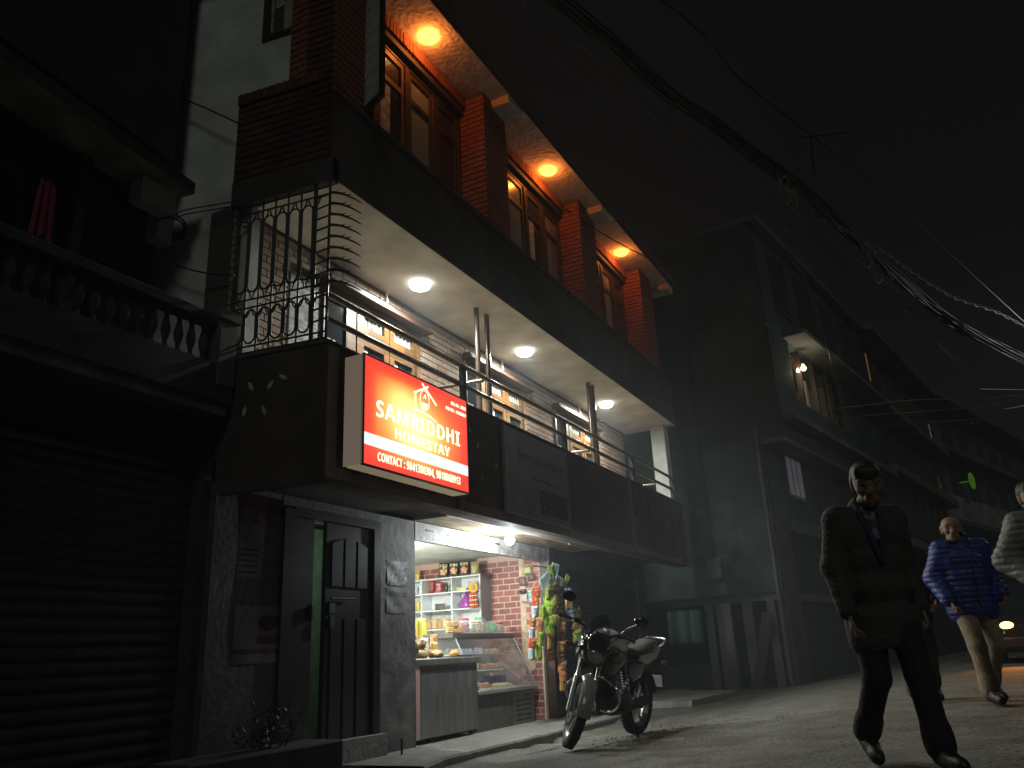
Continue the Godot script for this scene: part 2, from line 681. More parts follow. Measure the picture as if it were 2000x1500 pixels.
func make_materials() -> void:
	var mott := grey("mott", 1, 0.02, 5, 0.86, 1.0, 256, 256, 1.4)
	var fine := grey("fine", 2, 0.09, 4, 0.82, 1.0, 256, 256, 1.5)
	var stain := grey("stain", 3, 0.012, 5, 0.7, 1.0, 256, 256, 1.5)
	var grain := grey("grain", 5, 0.03, 4, 0.68, 1.0, 24, 256, 1.6)
	var bump := grey("bump", 7, 0.05, 5, 0.0, 1.0, 256, 256, 1.6)
	var streak := grey("streak", 9, 0.03, 4, 0.84, 1.0, 256, 20, 1.4)
	# road: grey concrete with brown dust
	var f := FastNoiseLite.new()
	f.seed = 21
	f.frequency = 0.012
	f.fractal_octaves = 5
	var g := FastNoiseLite.new()
	g.seed = 22
	g.frequency = 0.16
	g.fractal_octaves = 3
	var a := f.get_seamless_image(512, 512)
	var b := g.get_seamless_image(512, 512)
	a.convert(Image.FORMAT_L8)
	b.convert(Image.FORMAT_L8)
	var da := a.get_data()
	var db := b.get_data()
	var out := PackedByteArray()
	out.resize(512 * 512 * 3)
	for i in 512 * 512:
		var w := clampf((da[i] / 255.0 - 0.5) * 2.6 + 0.5, 0, 1)
		var k := 0.72 + 0.28 * clampf((db[i] / 255.0 - 0.5) * 2.2 + 0.5, 0, 1)
		var sp := 0.55 if db[i] < 70 else 1.0
		out[i * 3] = int(clampf((156 + 22 * w) * k * sp, 0, 255))
		out[i * 3 + 1] = int(clampf((148 + 28 * w) * k * sp, 0, 255))
		out[i * 3 + 2] = int(clampf((134 + 32 * w) * k * sp, 0, 255))
	var rt := ImageTexture.create_from_image(Image.create_from_data(512, 512, false, Image.FORMAT_RGB8, out))
	mk("road", Color(0.5, 0.5, 0.5), 0.85, {tex = rt, scale = 0.3, bump = bump, depth = 0.7})
	mk("concrete", Color(0.30, 0.29, 0.265), 0.88, {tex = mott, scale = 0.9, bump = bump, depth = 0.3})
	mk("stone", Color(0.2, 0.18, 0.15), 0.9)
	mk("plaster_dark", Color(0.075, 0.05, 0.045), 0.75, {tex = stain, scale = 0.5, bump = bump, depth = 0.15})
	mk("band", Color(0.075, 0.055, 0.052), 0.75, {tex = stain, scale = 0.4, bump = bump, depth = 0.15})
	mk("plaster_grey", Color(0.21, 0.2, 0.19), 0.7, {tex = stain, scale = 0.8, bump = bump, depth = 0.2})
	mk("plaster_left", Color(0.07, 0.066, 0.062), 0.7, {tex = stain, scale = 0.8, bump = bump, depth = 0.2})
	mk("plaster_white", Color(0.66, 0.67, 0.64), 0.85, {tex = mott, scale = 0.35, bump = bump, depth = 0.15})
	mk("soffit", Color(0.74, 0.66, 0.56), 0.85, {tex = mott, scale = 0.3, bump = bump, depth = 0.08})
	mk("eave", Color(0.78, 0.71, 0.62), 0.85, {tex = mott, scale = 0.8, bump = bump, depth = 0.35})
	mk("balcony_floor", Color(0.6, 0.55, 0.47), 0.7, {tex = mott, scale = 0.8})
	mk("slab_dark", Color(0.10, 0.075, 0.065), 0.8, {tex = mott, scale = 0.5})
	mk("lip", Color(0.2, 0.14, 0.12), 0.8, {tex = mott, scale = 0.5})
	mk("mortar", Color(0.10, 0.08, 0.07), 0.95, {tex = fine, scale = 2.0, bump = bump, depth = 0.2})
	for i in 5:
		var c: Color = [Color(0.40, 0.26, 0.20), Color(0.43, 0.31, 0.25), Color(0.37, 0.22, 0.16), Color(0.45, 0.34, 0.28), Color(0.40, 0.24, 0.18)][i]
		brick_mats.append(mk("brick%d" % i, c, 0.9, {tex = fine, scale = 3.0, bump = bump, depth = 0.25}))
	mk("brick_joined", Color(0.28, 0.09, 0.055), 0.9, {tex = mott, scale = 2.2, bump = bump, depth = 0.2})
	for i in 4:
		var c: Color = [Color(0.36, 0.115, 0.085), Color(0.30, 0.09, 0.07), Color(0.40, 0.14, 0.10), Color(0.27, 0.10, 0.08)][i]
		mk("paper_brick%d" % i, c, 0.6, {tex = fine, scale = 3.0})
	mk("paper_joint", Color(0.62, 0.42, 0.36), 0.6, {tex = fine, scale = 2.0})
	mk("orange_wood", Color(0.19, 0.085, 0.022), 0.5, {tex = grain, scale = 1.4})
	mk("dark_wood", Color(0.055, 0.026, 0.018), 0.45, {tex = grain, scale = 1.4})
	mk("door_wood", Color(0.022, 0.015, 0.013), 0.3, {tex = grain, scale = 1.1})
	mk("window_wood", Color(0.07, 0.04, 0.025), 0.5, {tex = grain, scale = 1.4})
	mk("glass", Color(0.8, 0.9, 0.9), 0.03, {alpha = 0.03})
	mk("dark_glass", Color(0.02, 0.025, 0.03), 0.06)
	mk("pane_grey", Color(0.2, 0.23, 0.22), 0.25)
	mk("iron", Color(0.025, 0.025, 0.028), 0.45, {metal = 0.3})
	mk("steel_pipe", Color(0.2, 0.15, 0.12), 0.22, {metal = 0.35, tex = mott, scale = 2.0})
	mk("chrome", Color(0.75, 0.75, 0.75), 0.12, {metal = 1.0})
	mk("counter_steel", Color(0.32, 0.32, 0.31), 0.42, {metal = 0.7, tex = streak, scale = 0.8})
	mk("fridge_grey", Color(0.19, 0.18, 0.17), 0.45, {metal = 0.5, tex = mott, scale = 1.2})
	mk("shutter", Color(0.035, 0.035, 0.035), 0.5, {metal = 0.4, tex = streak, scale = 0.9})
	mk("shutter_brown", Color(0.08, 0.055, 0.05), 0.5, {metal = 0.3, tex = streak, scale = 0.9})
	mk("black", Color(0.012, 0.012, 0.012), 0.6)
	mk("rubber", Color(0.018, 0.018, 0.018), 0.75, {bump = bump, depth = 0.1, scale = 6.0, world = false})
	mk("white_paint", Color(0.72, 0.73, 0.72), 0.5)
	mk("shelf_white", Color(0.72, 0.74, 0.74), 0.4)
	mk("shop_ceiling", Color(0.7, 0.72, 0.68), 0.8, {tex = mott, scale = 0.4})
	mk("shop_floor", Color(0.5, 0.46, 0.38), 0.5, {tex = mott, scale = 1.0})
	mk("green_wall", Color(0.26, 0.55, 0.40), 0.7, {tex = mott, scale = 1.0})
	mk("batten", Color(0.7, 0.7, 0.7), 0.35)
	mk("header", Color(0.32, 0.31, 0.29), 0.55, {tex = stain, scale = 1.6, bump = bump, depth = 0.1})
	mk("canopy_wood", Color(0.55, 0.38, 0.22), 0.5, {tex = grain, scale = 1.2})
	mk("pink", Color(0.62, 0.38, 0.36), 0.5)
	mk("curtain", Color(0.5, 0.46, 0.33), 0.9, {back = Color(0.5, 0.45, 0.3), tex = streak, scale = 2.0})
	mk("curtain_white", Color(0.6, 0.6, 0.58), 0.9, {tex = grain, scale = 2.0})
	mk("teal_wall", Color(0.035, 0.055, 0.055), 0.85, {tex = stain, scale = 0.25, bump = bump, depth = 0.15})
	mk("far_wall", Color(0.13, 0.125, 0.12), 0.85, {tex = stain, scale = 0.2})
	mk("far_wall_red", Color(0.10, 0.06, 0.055), 0.85, {tex = stain, scale = 0.2})
	mk("far_wall_green", Color(0.12, 0.135, 0.12), 0.85, {tex = stain, scale = 0.2})
	mk("neighbour_red", Color(0.11, 0.035, 0.025), 0.9, {tex = stain, scale = 0.6, bump = bump, depth = 0.2})
	mk("neighbour_grey", Color(0.10, 0.095, 0.08), 0.85, {tex = stain, scale = 0.4, bump = bump, depth = 0.15})
	mk("neighbour_dark", Color(0.035, 0.033, 0.033), 0.9, {tex = stain, scale = 0.6})
	mk("band_white", Color(0.4, 0.37, 0.31), 0.85, {tex = stain, scale = 0.6})
	mk("cable", Color(0.012, 0.012, 0.013), 0.45)
	mk("cable_grey", Color(0.1, 0.1, 0.1), 0.4)
	mk("leaf", Color(0.035, 0.06, 0.03), 0.35)
	mk("paper", Color(0.7, 0.7, 0.7), 0.6)
	mk("lamp_white", Color(0.9, 0.9, 0.9), 0.4, {emit = Color(0.95, 1.0, 0.98), power = 9.0})
	mk("lamp_orange", Color(0.9, 0.8, 0.6), 0.4, {emit = Color(1.0, 0.79, 0.36), power = 2.6})
	mk("bulb_white", Color(0.9, 0.9, 0.9), 0.4, {emit = Color(0.93, 0.98, 1.0), power = 7.0})
	mk("bulb_warm", Color(0.9, 0.9, 0.8), 0.4, {emit = Color(1.0, 0.9, 0.7), power = 3.0})

func sp(z: float, y: float, off := 0.0) -> Vector3:
	return Vector3(4.93 + 0.14 * (z + 4.3) + off, y, z)

# a skewed slab along the side face between z0 (front) and z1 (back), thickness inwards
func side_box(m: MB, z0: float, z1: float, y0: float, y1: float, off: float, thick: float) -> void:
	var p := [sp(z0, y0, off), sp(z1, y0, off), sp(z1, y0, off + thick), sp(z0, y0, off + thick)]
	var q := []
	for w in p:
		q.append(Vector3(w.x, y1, w.z))
	m.quado(p[0], p[1], q[1], q[0], Vector3(-1, 0, 0))
	m.quado(p[2], p[3], q[3], q[2], Vector3(1, 0, 0))
	m.quado(p[0], p[3], q[3], q[0], Vector3(0, 0, 1))
	m.quado(p[1], p[2], q[2], q[1], Vector3(0, 0, -1))
	m.quado(q[0], q[1], q[2], q[3], Vector3.UP)
	m.quado(p[0], p[1], p[2], p[3], Vector3.DOWN)

func shutter_door(parent: Node3D, called: String, x0: float, x1: float, y0: float, y1: float, z: float, pitch: float, mat: Material) -> void:
	var m := MB.new()
	m.box(Vector3(x0, y0, z - 0.04), Vector3(x1, y1, z - 0.03))
	var d := part(called, m, mat, parent)
	# one curled slat, shared
	var s := MB.new()
	var pr := []
	for i in 6:
		var t := float(i) / 5.0
		pr.append(Vector2(0.018 * sin(t * PI) , t * pitch * 0.94))
	var w := x1 - x0
	for i in 5:
		var a: Vector2 = pr[i]
		var b: Vector2 = pr[i + 1]
		s.quad(Vector3(-w / 2, a.y, a.x), Vector3(w / 2, a.y, a.x), Vector3(w / 2, b.y, b.x), Vector3(-w / 2, b.y, b.x))
	var sm := s.mesh()
	var n := int((y1 - y0) / pitch)
	for i in n:
		var o := own("slat", sm, mat, d)
		o.transform = d.global_transform.affine_inverse() * tf(Vector3((x0 + x1) / 2, y0 + i * pitch, z - 0.022 + rng.randf_range(-0.002, 0.002)))

func window_unit(x: float, i: int) -> void:
	var z := -5.37
	var w := part("balcony_door", boxes([[x + 0.52, 2.6, z - 0.02, x + 0.56, 4.7, z + 0.03], [x + 1.7, 2.6, z - 0.02, x + 1.76, 4.7, z + 0.035],
		[x - 0.04, 4.7, z - 0.02, x + 1.76, 4.8, z + 0.04], [x + 1.12, 2.6, z - 0.02, x + 1.14, 4.7, z + 0.012],
		[x + 0.36, 2.6, z - 0.02, x + 0.52, 4.7, z + 0.02]]), mats.orange_wood, home)
	for k in 2:
		var a := x + (0.56 if k == 0 else 1.14)
		var b := x + (1.12 if k == 0 else 1.7)
		var rails := [[a, 4.66, z - 0.03, b, 4.7, z + 0.022], [a + 0.09, 4.3, z - 0.03, b - 0.09, 4.53, z + 0.02], [a, 2.6, z - 0.03, b, 3.3, z + 0.022],
			[a, 3.3, z - 0.03, a + 0.09, 4.66, z + 0.022], [b - 0.09, 3.3, z - 0.03, b, 4.66, z + 0.022]]
		var leaf := part("door_leaf", boxes(rails), mats.orange_wood, w)
		part("pane", boxes([[a + 0.09, 4.53, z - 0.02, b - 0.09, 4.66, z - 0.012]]), mats.pane_grey, w)
		part("pane", boxes([[a + 0.09, 3.3, z - 0.02, b - 0.09, 4.3, z - 0.012]]), mats.dark_glass, w)
		var bars := MB.new()
		for j in 5:
			var bx := a + 0.09 + (b - a - 0.18) * (j + 0.5) / 5.0
			bars.tube([Vector3(bx, 4.52, z - 0.004), Vector3(bx, 4.67, z - 0.004)], 0.005, 6)
		part("bar", bars, mats.curtain_white, w)
		if k == 0 or i == 0:
			part("curtain", boxes([[a + 0.11, 3.4, z - 0.012, a + 0.2 + 0.06 * i, 4.29, z - 0.009]]), mats.curtain_white, w)
	var c := part("casement", boxes([[x - 0.04, 2.6, z - 0.01, x, 4.7, z + 0.03], [x, 4.64, z - 0.01, x + 0.36, 4.7, z + 0.03], [x + 0.33, 2.6, z - 0.01, x + 0.36, 4.64, z + 0.03]]), mats.dark_wood, home)
	part("pane", boxes([[x, 3.3, z, x + 0.33, 4.64, z + 0.006]]), mats.dark_glass, c)
	part("curtain", boxes([[x + 0.04, 3.3, z + 0.007, x + 0.1, 4.2, z + 0.009], [x + 0.13, 3.3, z + 0.007, x + 0.18, 4.2, z + 0.009]]), mats.curtain_white, c)
	# moulded board above
	var k := MB.new()
	k.bbox(Vector3(x - 0.1, 4.8, z), Vector3(x + 1.86, 4.84, z + 0.17), 0.006)
	k.bbox(Vector3(x - 0.06, 4.84, z), Vector3(x + 1.82, 4.9, z + 0.13), 0.006)
	part("cornice", k, mats.dark_wood, home)

func boxes(list: Array) -> MB:
	var m := MB.new()
	for b in list:
		m.box(Vector3(b[0], b[1], b[2]), Vector3(b[3], b[4], b[5]))
	return m

func build_home() -> void:
	home = thing("homestay_building", "brick and plaster homestay with a lit balcony, orange lit eaves and shop below", "building", Vector3(10, 0, -5.35))
	# ground floor walls
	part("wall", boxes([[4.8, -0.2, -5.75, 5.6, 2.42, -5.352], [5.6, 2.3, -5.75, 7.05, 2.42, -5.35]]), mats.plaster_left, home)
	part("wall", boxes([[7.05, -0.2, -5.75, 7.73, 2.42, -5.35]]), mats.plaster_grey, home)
	part("wall", boxes([[11.3, -0.2, -5.7, 11.9, 2.42, -5.35], [11.9, 2.15, -5.7, 15.15, 2.42, -5.35], [15.15, -0.2, -5.7, 15.5, 2.42, -5.33]]), mats.plaster_dark, home)
	part("post", boxes([[11.13, -0.12, -5.42, 11.3, 2.42, -5.27]]), mats.dark_wood, home)
	shutter_door(home, "roller_shutter", 11.9, 15.15, -0.05, 2.15, -5.37, 0.085, mats.shutter_brown)
	# shop room
	part("shop_floor", boxes([[7.6, -0.15, -8.9, 11.13, 0.0, -5.352]]), mats.shop_floor, home)
	part("shop_ceiling", boxes([[7.6, 2.365, -8.9, 11.13, 2.418, -5.4]]), mats.shop_ceiling, home)
	part("wall", boxes([[7.5, 0.0, -8.9, 7.73, 2.365, -5.752], [7.73, 0.0, -9.0, 11.13, 2.365, -8.8], [11.13, -0.15, -9.0, 11.28, 2.42, -5.425]]), mats.plaster_white, home)
	# stair room behind the door
	part("wall", boxes([[5.45, 0.0, -7.6, 7.5, 2.42, -7.5], [4.9, 0.0, -7.5, 5.5, 2.42, -5.755]]), mats.plaster_grey, home)
	part("passage_wall", boxes([[5.5, 0.0, -6.6, 7.48, 2.42, -6.5]]), mats.green_wall, home)
	# header over the shop, pierced plate with slots
	var hd := part("header", boxes([[7.73, 2.21, -5.42, 11.13, 2.42, -5.345]]), mats.header, home)
	for p in [[7.95, 2.33, 0.16], [8.42, 2.32, 0.2], [9.62, 2.33, 0.12]]:
		part("slot", boxes([[p[0], p[1], -5.346, p[0] + p[2], p[1] + 0.022, -5.34]]), mats.black, hd)
	var rv := MB.new()
	for i in 26:
		rv.ball(tf(Vector3(7.85 + 0.125 * i, 2.245, -5.344)), Vector3(0.008, 0.008, 0.005), 4, 6)
	part("rivets", rv, mats.black, hd, "stuff")
	# canopy strip under the balcony edge and the light batten on it
	part("canopy", boxes([[7.71, 2.43, -5.35, 12.1, 2.46, -4.92]]), mats.canopy_wood, home)
	part("canopy_edge", boxes([[7.69, 2.42, -5.35, 7.71, 2.5, -4.9], [11.1, 2.42, -4.92, 12.13, 2.5, -4.9]]), mats.white_paint, home)
	# balcony slab
	part("balcony_slab", boxes([[4.95, 2.464, -8.9, 15.3, 2.58, -4.42]]), mats.slab_dark, home)
	part("balcony_floor", boxes([[4.96, 2.581, -5.38, 15.3, 2.6, -4.42]]), mats.balcony_floor, home)
	part("slab_edge", boxes([[4.95, 2.335, -4.56, 15.32, 2.463, -4.425]]), mats.lip, home)
	# parapet: front, left return, frame strips, dusty coping
	part("parapet", boxes([[4.95, 2.335, -4.42, 15.35, 3.5, -4.31]]), mats.plaster_dark, home)
	var ret := MB.new()
	side_box(ret, -4.3, -5.36, 2.3, 3.5, 0.0, 0.11)
	part("parapet_return", ret, mats.plaster_dark, home)
	for x in [4.95, 7.0, 9.62, 12.25, 15.2]:
		part("pier_strip", boxes([[x, 2.34, -4.31, x + 0.13, 3.49, -4.297]]), mats.lip, home)
	for x in [5.1, 7.15, 9.77, 12.4]:
		part("panel_rail", boxes([[x, 2.34, -4.31, x + 1.85 if x < 6 else x + 2.45, 2.44, -4.3]]), mats.lip, home)
	var cop := MB.new()
	cop.bbox(Vector3(4.92, 3.5, -4.44), Vector3(15.38, 3.53, -4.29), 0.006)
	part("coping", cop, mats.neighbour_grey, home)
	var cs := MB.new()
	side_box(cs, -4.29, -5.36, 3.5, 3.53, -0.015, 0.14)
	part("coping", cs, mats.neighbour_grey, home)
	# pale leaf plates on the parapet: light through small holes, put in as colour
	for p in [[7.28, 3.25, 0.3], [7.45, 3.1, -0.4], [7.52, 2.75, 0.2], [7.85, 2.95, 0.8], [12.62, 3.33, 0.7], [12.95, 3.3, 0.6], [13.4, 3.18, 0.5], [13.65, 3.14, 0.9], [12.5, 2.9, 0.2], [6.9, 2.86, 0.4]]:
		part("hole_light_leaf", leaf_plate(tf(Vector3(p[0], p[1], -4.308), 0, 0, p[2]), 0.03, 0.085), mats.band_white, home)
	for p in [[-5.05, 3.22, 0.5], [-4.85, 3.2, -0.6], [-4.72, 3.25, 1.0], [-5.1, 3.0, -0.2], [-4.9, 2.98, 0.4]]:
		part("hole_light_plate", leaf_plate(Transform3D(Basis(Vector3(-0.14, 0, -1).normalized(), Vector3.UP, Vector3(1, 0, -0.14).normalized()) * Basis.from_euler(Vector3(0, PI, p[2])), sp(p[0], p[1], -0.003)), 0.04, 0.1), mats.curtain_white, home)  # pale plate painted as light showing through a hole in the side parapet
	# first floor brick wall
	var w1 := part("brick_wall", boxes([[4.8, 2.6, -5.7, 15.25, 5.13, -5.385]]), mats.mortar, home)
	var holes := []
	for x in [6.1, 9.0, 11.9]:
		holes.append([x - 0.06 - 4.8, x + 1.78 - 4.8, 0.0, 1.36])
	holes.append([0.76, 1.2, 0.0, 1.36])
	var t := Transform3D(Basis(), Vector3(4.8, 3.45, -5.385))
	var all := brick_rects(10.45, 1.68, 0.215, 0.066, 0.012, holes, 0.02)
	var near := []
	var rest := MB.new()
	var far := []
	for q in all:
		if q[0] > 3.0 and near.size() < 290:
			near.append(q)
		else:
			far.append(q)
	lay(w1, t, near, 0.014, brick_mats)
	lay_joined(rest, t, far, 0.014)
	part("brick_course", rest, brick_mats[1], w1, "stuff")
	part("door", boxes([[5.57, 2.6, -5.4, 5.99, 4.75, -5.36]]), mats.curtain_white, home)
	for i in 3:
		window_unit([6.1, 9.0, 11.9][i], i)
	for x in [7.16, 10.05, 12.95]:
		part("conduit", boxes([[x, 4.9, -5.36, x + 0.025, 5.13, -5.335]]), mats.white_paint, home)
	# upper slab with its pale soffit, and the plastered band in front
	part("soffit", boxes([[4.96, 5.13, -5.4, 15.45, 5.16, -4.31]]), mats.soffit, home)
	part("front_band", boxes([[4.94, 5.132, -4.6, 15.43, 6.06, -4.3]]), mats.band, home)
	part("upper_slab", boxes([[5.0, 5.162, -8.9, 15.3, 5.3, -4.6]]), mats.slab_dark, home)
	var sl := MB.new()
	side_box(sl, -4.3, -5.4, 5.1, 5.35, -0.012, 0.1)
	part("slab_end", sl, mats.band, home)
	part("sill", boxes([[4.93, 6.06, -4.8, 15.0, 6.1, -4.27]]), mats.slab_dark, home)
	# pillar at the far end of the balcony
	var pl := MB.new()
	pl.bbox(Vector3(15.22, 2.6, -4.78), Vector3(15.5, 5.13, -4.5), 0.008)
	part("pillar", pl, mats.plaster_white, home)
	# second floor: brick piers, recessed windows
	var piers := [[4.93, 5.42], [7.88, 8.5], [11.05, 11.75], [14.05, 14.78]]
	for p in piers:
		var c := part("brick_pier", boxes([[p[0] + 0.01, 6.1, -4.9, p[1] - 0.01, 8.1, -4.315]]), mats.mortar, home)
		var jm := MB.new()
		lay_joined(jm, Transform3D(Basis(), Vector3(p[0], 6.1, -4.315)), brick_rects(p[1] - p[0], 1.99, 0.215, 0.066, 0.012), 0.015)
		var tl := Transform3D(Basis(Vector3(0, 0, 1), Vector3.UP, Vector3(-1, 0, 0)), Vector3(p[0] + 0.01, 6.1, -4.9))
		lay_joined(jm, tl, brick_rects(0.585, 1.99, 0.215, 0.066, 0.012), 0.012)
		part("brick_course", jm, mats.brick_joined, c, "stuff")
	part("wall", boxes([[5.4, 6.1, -7.9, 5.44, 8.1, -4.92], [14.7, 6.1, -8.9, 15.0, 8.1, -4.92], [5.4, 6.1, -8.0, 14.7, 8.1, -7.9]]), mats.curtain_white, home)
	# soldier bricks under the eaves
	for s in [[5.42, 7.88], [8.5, 11.05], [11.75, 14.05]]:
		var c := part("lintel", boxes([[s[0], 7.83, -4.9, s[1], 8.1, -4.605]]), mats.band, home)
		var x: float = s[0]
		while x < s[1] - 0.05:
			var o := own("brick", brick_mesh, mats.brick_joined, c)
			o.transform = c.global_transform.affine_inverse() * Transform3D(Basis().scaled(Vector3(0.058, 0.17, 0.05)), Vector3(x + 0.034, 8.005, -4.595 + rng.randf_range(-0.003, 0.003)))
			x += 0.068
	# eaves: three bays and the beams between
	for e in [[4.6, 8.12], [8.55, 11.44], [11.87, 15.1]]:
		part("eave_soffit", boxes([[e[0], 8.1, -4.65, e[1], 8.23, -4.03]]), mats.eave, home)
	for e in [[8.12, 8.55], [11.44, 11.87], [15.1, 15.42]]:
		part("eave_beam", boxes([[e[0], 7.98, -4.65, e[1], 8.23, -4.04]]), mats.eave, home)
	part("roof", boxes([[4.5, 8.232, -9.0, 15.45, 8.36, -3.98], [4.5, 8.11, -4.028, 15.45, 8.232, -3.98]]), mats.band, home)
	# windows of the second floor
	upper_window(5.44, 7.86, 0)
	upper_window(8.52, 11.03, 1)
	upper_window(11.77, 14.03, 2)
	# brick side face and the white wall behind it
	var sb := MB.new()
	side_box(sb, -4.33, -5.4, 5.3, 6.25, 0.005, 0.2)
	side_box(sb, -4.33, -4.62, 6.25, 8.1, 0.005, 0.2)
	var sw := part("side_wall", sb, mats.mortar, home)
	var so := MB.new()
	var st := Transform3D(Basis(Vector3(0.14, 0, 1).normalized(), Vector3.UP, Vector3(-1, 0, 0.14).normalized()), sp(-5.4, 5.3, 0.005))
	lay_joined(so, st, brick_rects(1.08, 0.95, 0.215, 0.066, 0.012), 0.014)
	st = Transform3D(st.basis, sp(-4.62, 6.25, 0.005))
	lay_joined(so, st, brick_rects(0.3, 1.7, 0.215, 0.066, 0.012), 0.014)
	# soldier row that caps the lower brickwork
	for i in 14:
		so.bev(Transform3D(st.basis, sp(-5.36 + 0.072 * i, 6.29, -0.012)), Vector3(0.06, 0.12, 0.05), 0.004)
	part("brick_course", so, mats.neighbour_red, sw, "stuff")
	var ww := MB.new()
	side_box(ww, -4.6, -5.26, 6.25, 7.06, 0.1, 0.15)
	side_box(ww, -5.26, -12.0, 2.6, 10.5, 0.1, 0.15)
	side_box(ww, -4.5, -4.66, 7.06, 10.5, 0.1, 0.15)
	side_box(ww, -4.66, -5.26, 7.95, 10.5, 0.1, 0.15)
	part("white_side_wall", ww, mats.plaster_white, home)
	var wf := MB.new()
	for q in [[-4.66, -5.26, 7.06, 7.13], [-4.66, -4.73, 7.13, 7.95], [-5.19, -5.26, 7.13, 7.95], [-4.73, -5.19, 7.88, 7.95]]:
		side_box(wf, q[0], q[1], q[2], q[3], 0.085, 0.08)
	var win := part("side_window", wf, mats.dark_wood, home)
	var pn := MB.new()
	side_box(pn, -4.73, -5.19, 7.13, 7.88, 0.12, 0.01)
	part("pane", pn, mats.glass, win)
	var cu := MB.new()
	side_box(cu, -4.72, -5.1, 7.1, 7.9, 0.2, 0.01)
	part("curtain", cu, mats.curtain, win)
	# back of the house
	part("rear_wall", boxes([[4.9, 2.6, -9.1, 15.3, 10.0, -8.95], [15.16, 2.6, -9.0, 15.3, 5.1, -5.7]]), mats.plaster_dark, home)
	part("interior_wall", boxes([[5.445, 5.3, -6.6, 5.5, 8.09, -4.93], [5.5, 5.3, -6.7, 8.2, 8.09, -6.6]]), mats.curtain_white, home)
	railing()
	side_grille()
	entrance()

func leaf_plate(t: Transform3D, w: float, h: float) -> MB:
	var m := MB.new()
	var p := PackedVector2Array()
	for i in 7:
		var a := float(i) / 6.0
		p.append(Vector2(w / 2 * sin(a * PI), h * (a - 0.5)))
	for i in range(5, 0, -1):
		var a := float(i) / 6.0
		p.append(Vector2(-w / 2 * sin(a * PI), h * (a - 0.5)))
	m.prism(p, t, 0.004)
	return m

func upper_window(x0: float, x1: float, k: int) -> void:
	var z := -4.7
	var f := part("window_frame", boxes([[x0, 7.75, z - 0.05, x1, 7.83, z + 0.03]]), mats.window_wood, home)
	var w := (x1 - x0) / 4.0
	part("window_sill", boxes([[x0, 6.102, z - 0.05, x1, 6.16, z + 0.03]]), mats.window_wood, f)
	for i in 5:
		var x := x0 + w * i
		part("post", boxes([[maxf(x - 0.045, x0), 6.16, z - 0.05, minf(x + 0.045, x1), 7.75, z + 0.04]]), mats.window_wood, f)
	for i in 4:
		var a := x0 + w * i + 0.045
		var b := x0 + w * (i + 1) - 0.045
		if k == 0 and i == 0:
			a = x0 + 0.045
			part("curtain", boxes([[a + 0.2, 6.16, z - 0.14, b, 7.75, z - 0.13]]), mats.curtain, f)
			continue
		var s := part("sash", boxes([[a, 6.16, z - 0.03, a + 0.06, 7.75, z + 0.02], [b - 0.06, 6.16, z - 0.03, b, 7.75, z + 0.02],
			[a + 0.06, 6.16, z - 0.03, b - 0.06, 6.24, z + 0.02], [a + 0.06, 7.67, z - 0.03, b - 0.06, 7.75, z + 0.02], [a + 0.06, 7.3, z - 0.03, b - 0.06, 7.37, z + 0.02]]),
			mats.orange_wood if i == 1 else mats.window_wood, f)
		part("pane", boxes([[a + 0.06, 6.24, z - 0.008, b - 0.06, 7.67, z - 0.002]]), mats.dark_glass if (i + k) % 2 else mats.pane_grey, f)
		if (k == 1 and i == 2) or (k == 0 and i == 1):
			part("curtain", boxes([[a + 0.08, 6.24, z - 0.001, a + 0.26, 7.28, z + 0.002]]), mats.curtain_white, f)
	if k == 0:
		# the leaf that stands open towards the street
		var h := Vector3(5.43, 6.12, -4.42)
		var d := (Vector3(5.27, 6.12, -3.98) - h)
		var t := Transform3D(Basis(d.normalized(), Vector3.UP, d.normalized().cross(Vector3.UP)), h)
		var m := MB.new()
		var L := d.length()
		for q in [[0.0, 0.0, 0.05, 1.6], [L - 0.05, 0.0, L, 1.6], [0.05, 0.0, L - 0.05, 0.06], [0.05, 1.54, L - 0.05, 1.6]]:
			m.obox(t * tf(Vector3((q[0] + q[2]) / 2, (q[1] + q[3]) / 2, 0)), Vector3(q[2] - q[0], q[3] - q[1], 0.04))
		var o := part("open_sash", m, mats.dark_wood, home)
		var g := MB.new()
		g.obox(t * tf(Vector3(L / 2, 0.8, 0)), Vector3(L - 0.1, 1.48, 0.006))
		part("pane", g, mats.curtain_white, o)

func railing() -> void:
	var r := Node3D.new()
	r.name = "railing"
	home.add_child(r)
	for y in [3.99, 3.76]:
		var p := [Vector3(5.0, y, -4.37), Vector3(14.75, y, -4.37), Vector3(14.95, y - 0.03, -4.37), Vector3(15.18, y - 0.4, -4.37)]
		var m := MB.new()
		m.tube(p, 0.028, 10)
		part("rail", m, mats.steel_pipe, r)
	for x in [7.27, 9.96, 12.7]:
		part("post", boxes([[x - 0.03, 3.5, -4.4, x + 0.03, 3.99, -4.34]]), mats.iron, r)
	for x in [8.2, 8.46, 11.84, 12.02]:
		var m := MB.new()
		m.tube([Vector3(x, 2.6, -4.7), Vector3(x, 5.13, -4.7)], 0.034, 12)
		part("pole", m, mats.steel_pipe, r)
	for q in [[7.75, 3.96, 0.55], [10.9, 3.74, 0.5], [13.9, 3.7, 0.55]]:
		var m := MB.new()
		m.tube([Vector3(q[0], q[1], -4.38), Vector3(q[0] - 0.08, q[1], -4.38 - q[2])], 0.024, 8)
		part("brace", m, mats.steel_pipe, r)

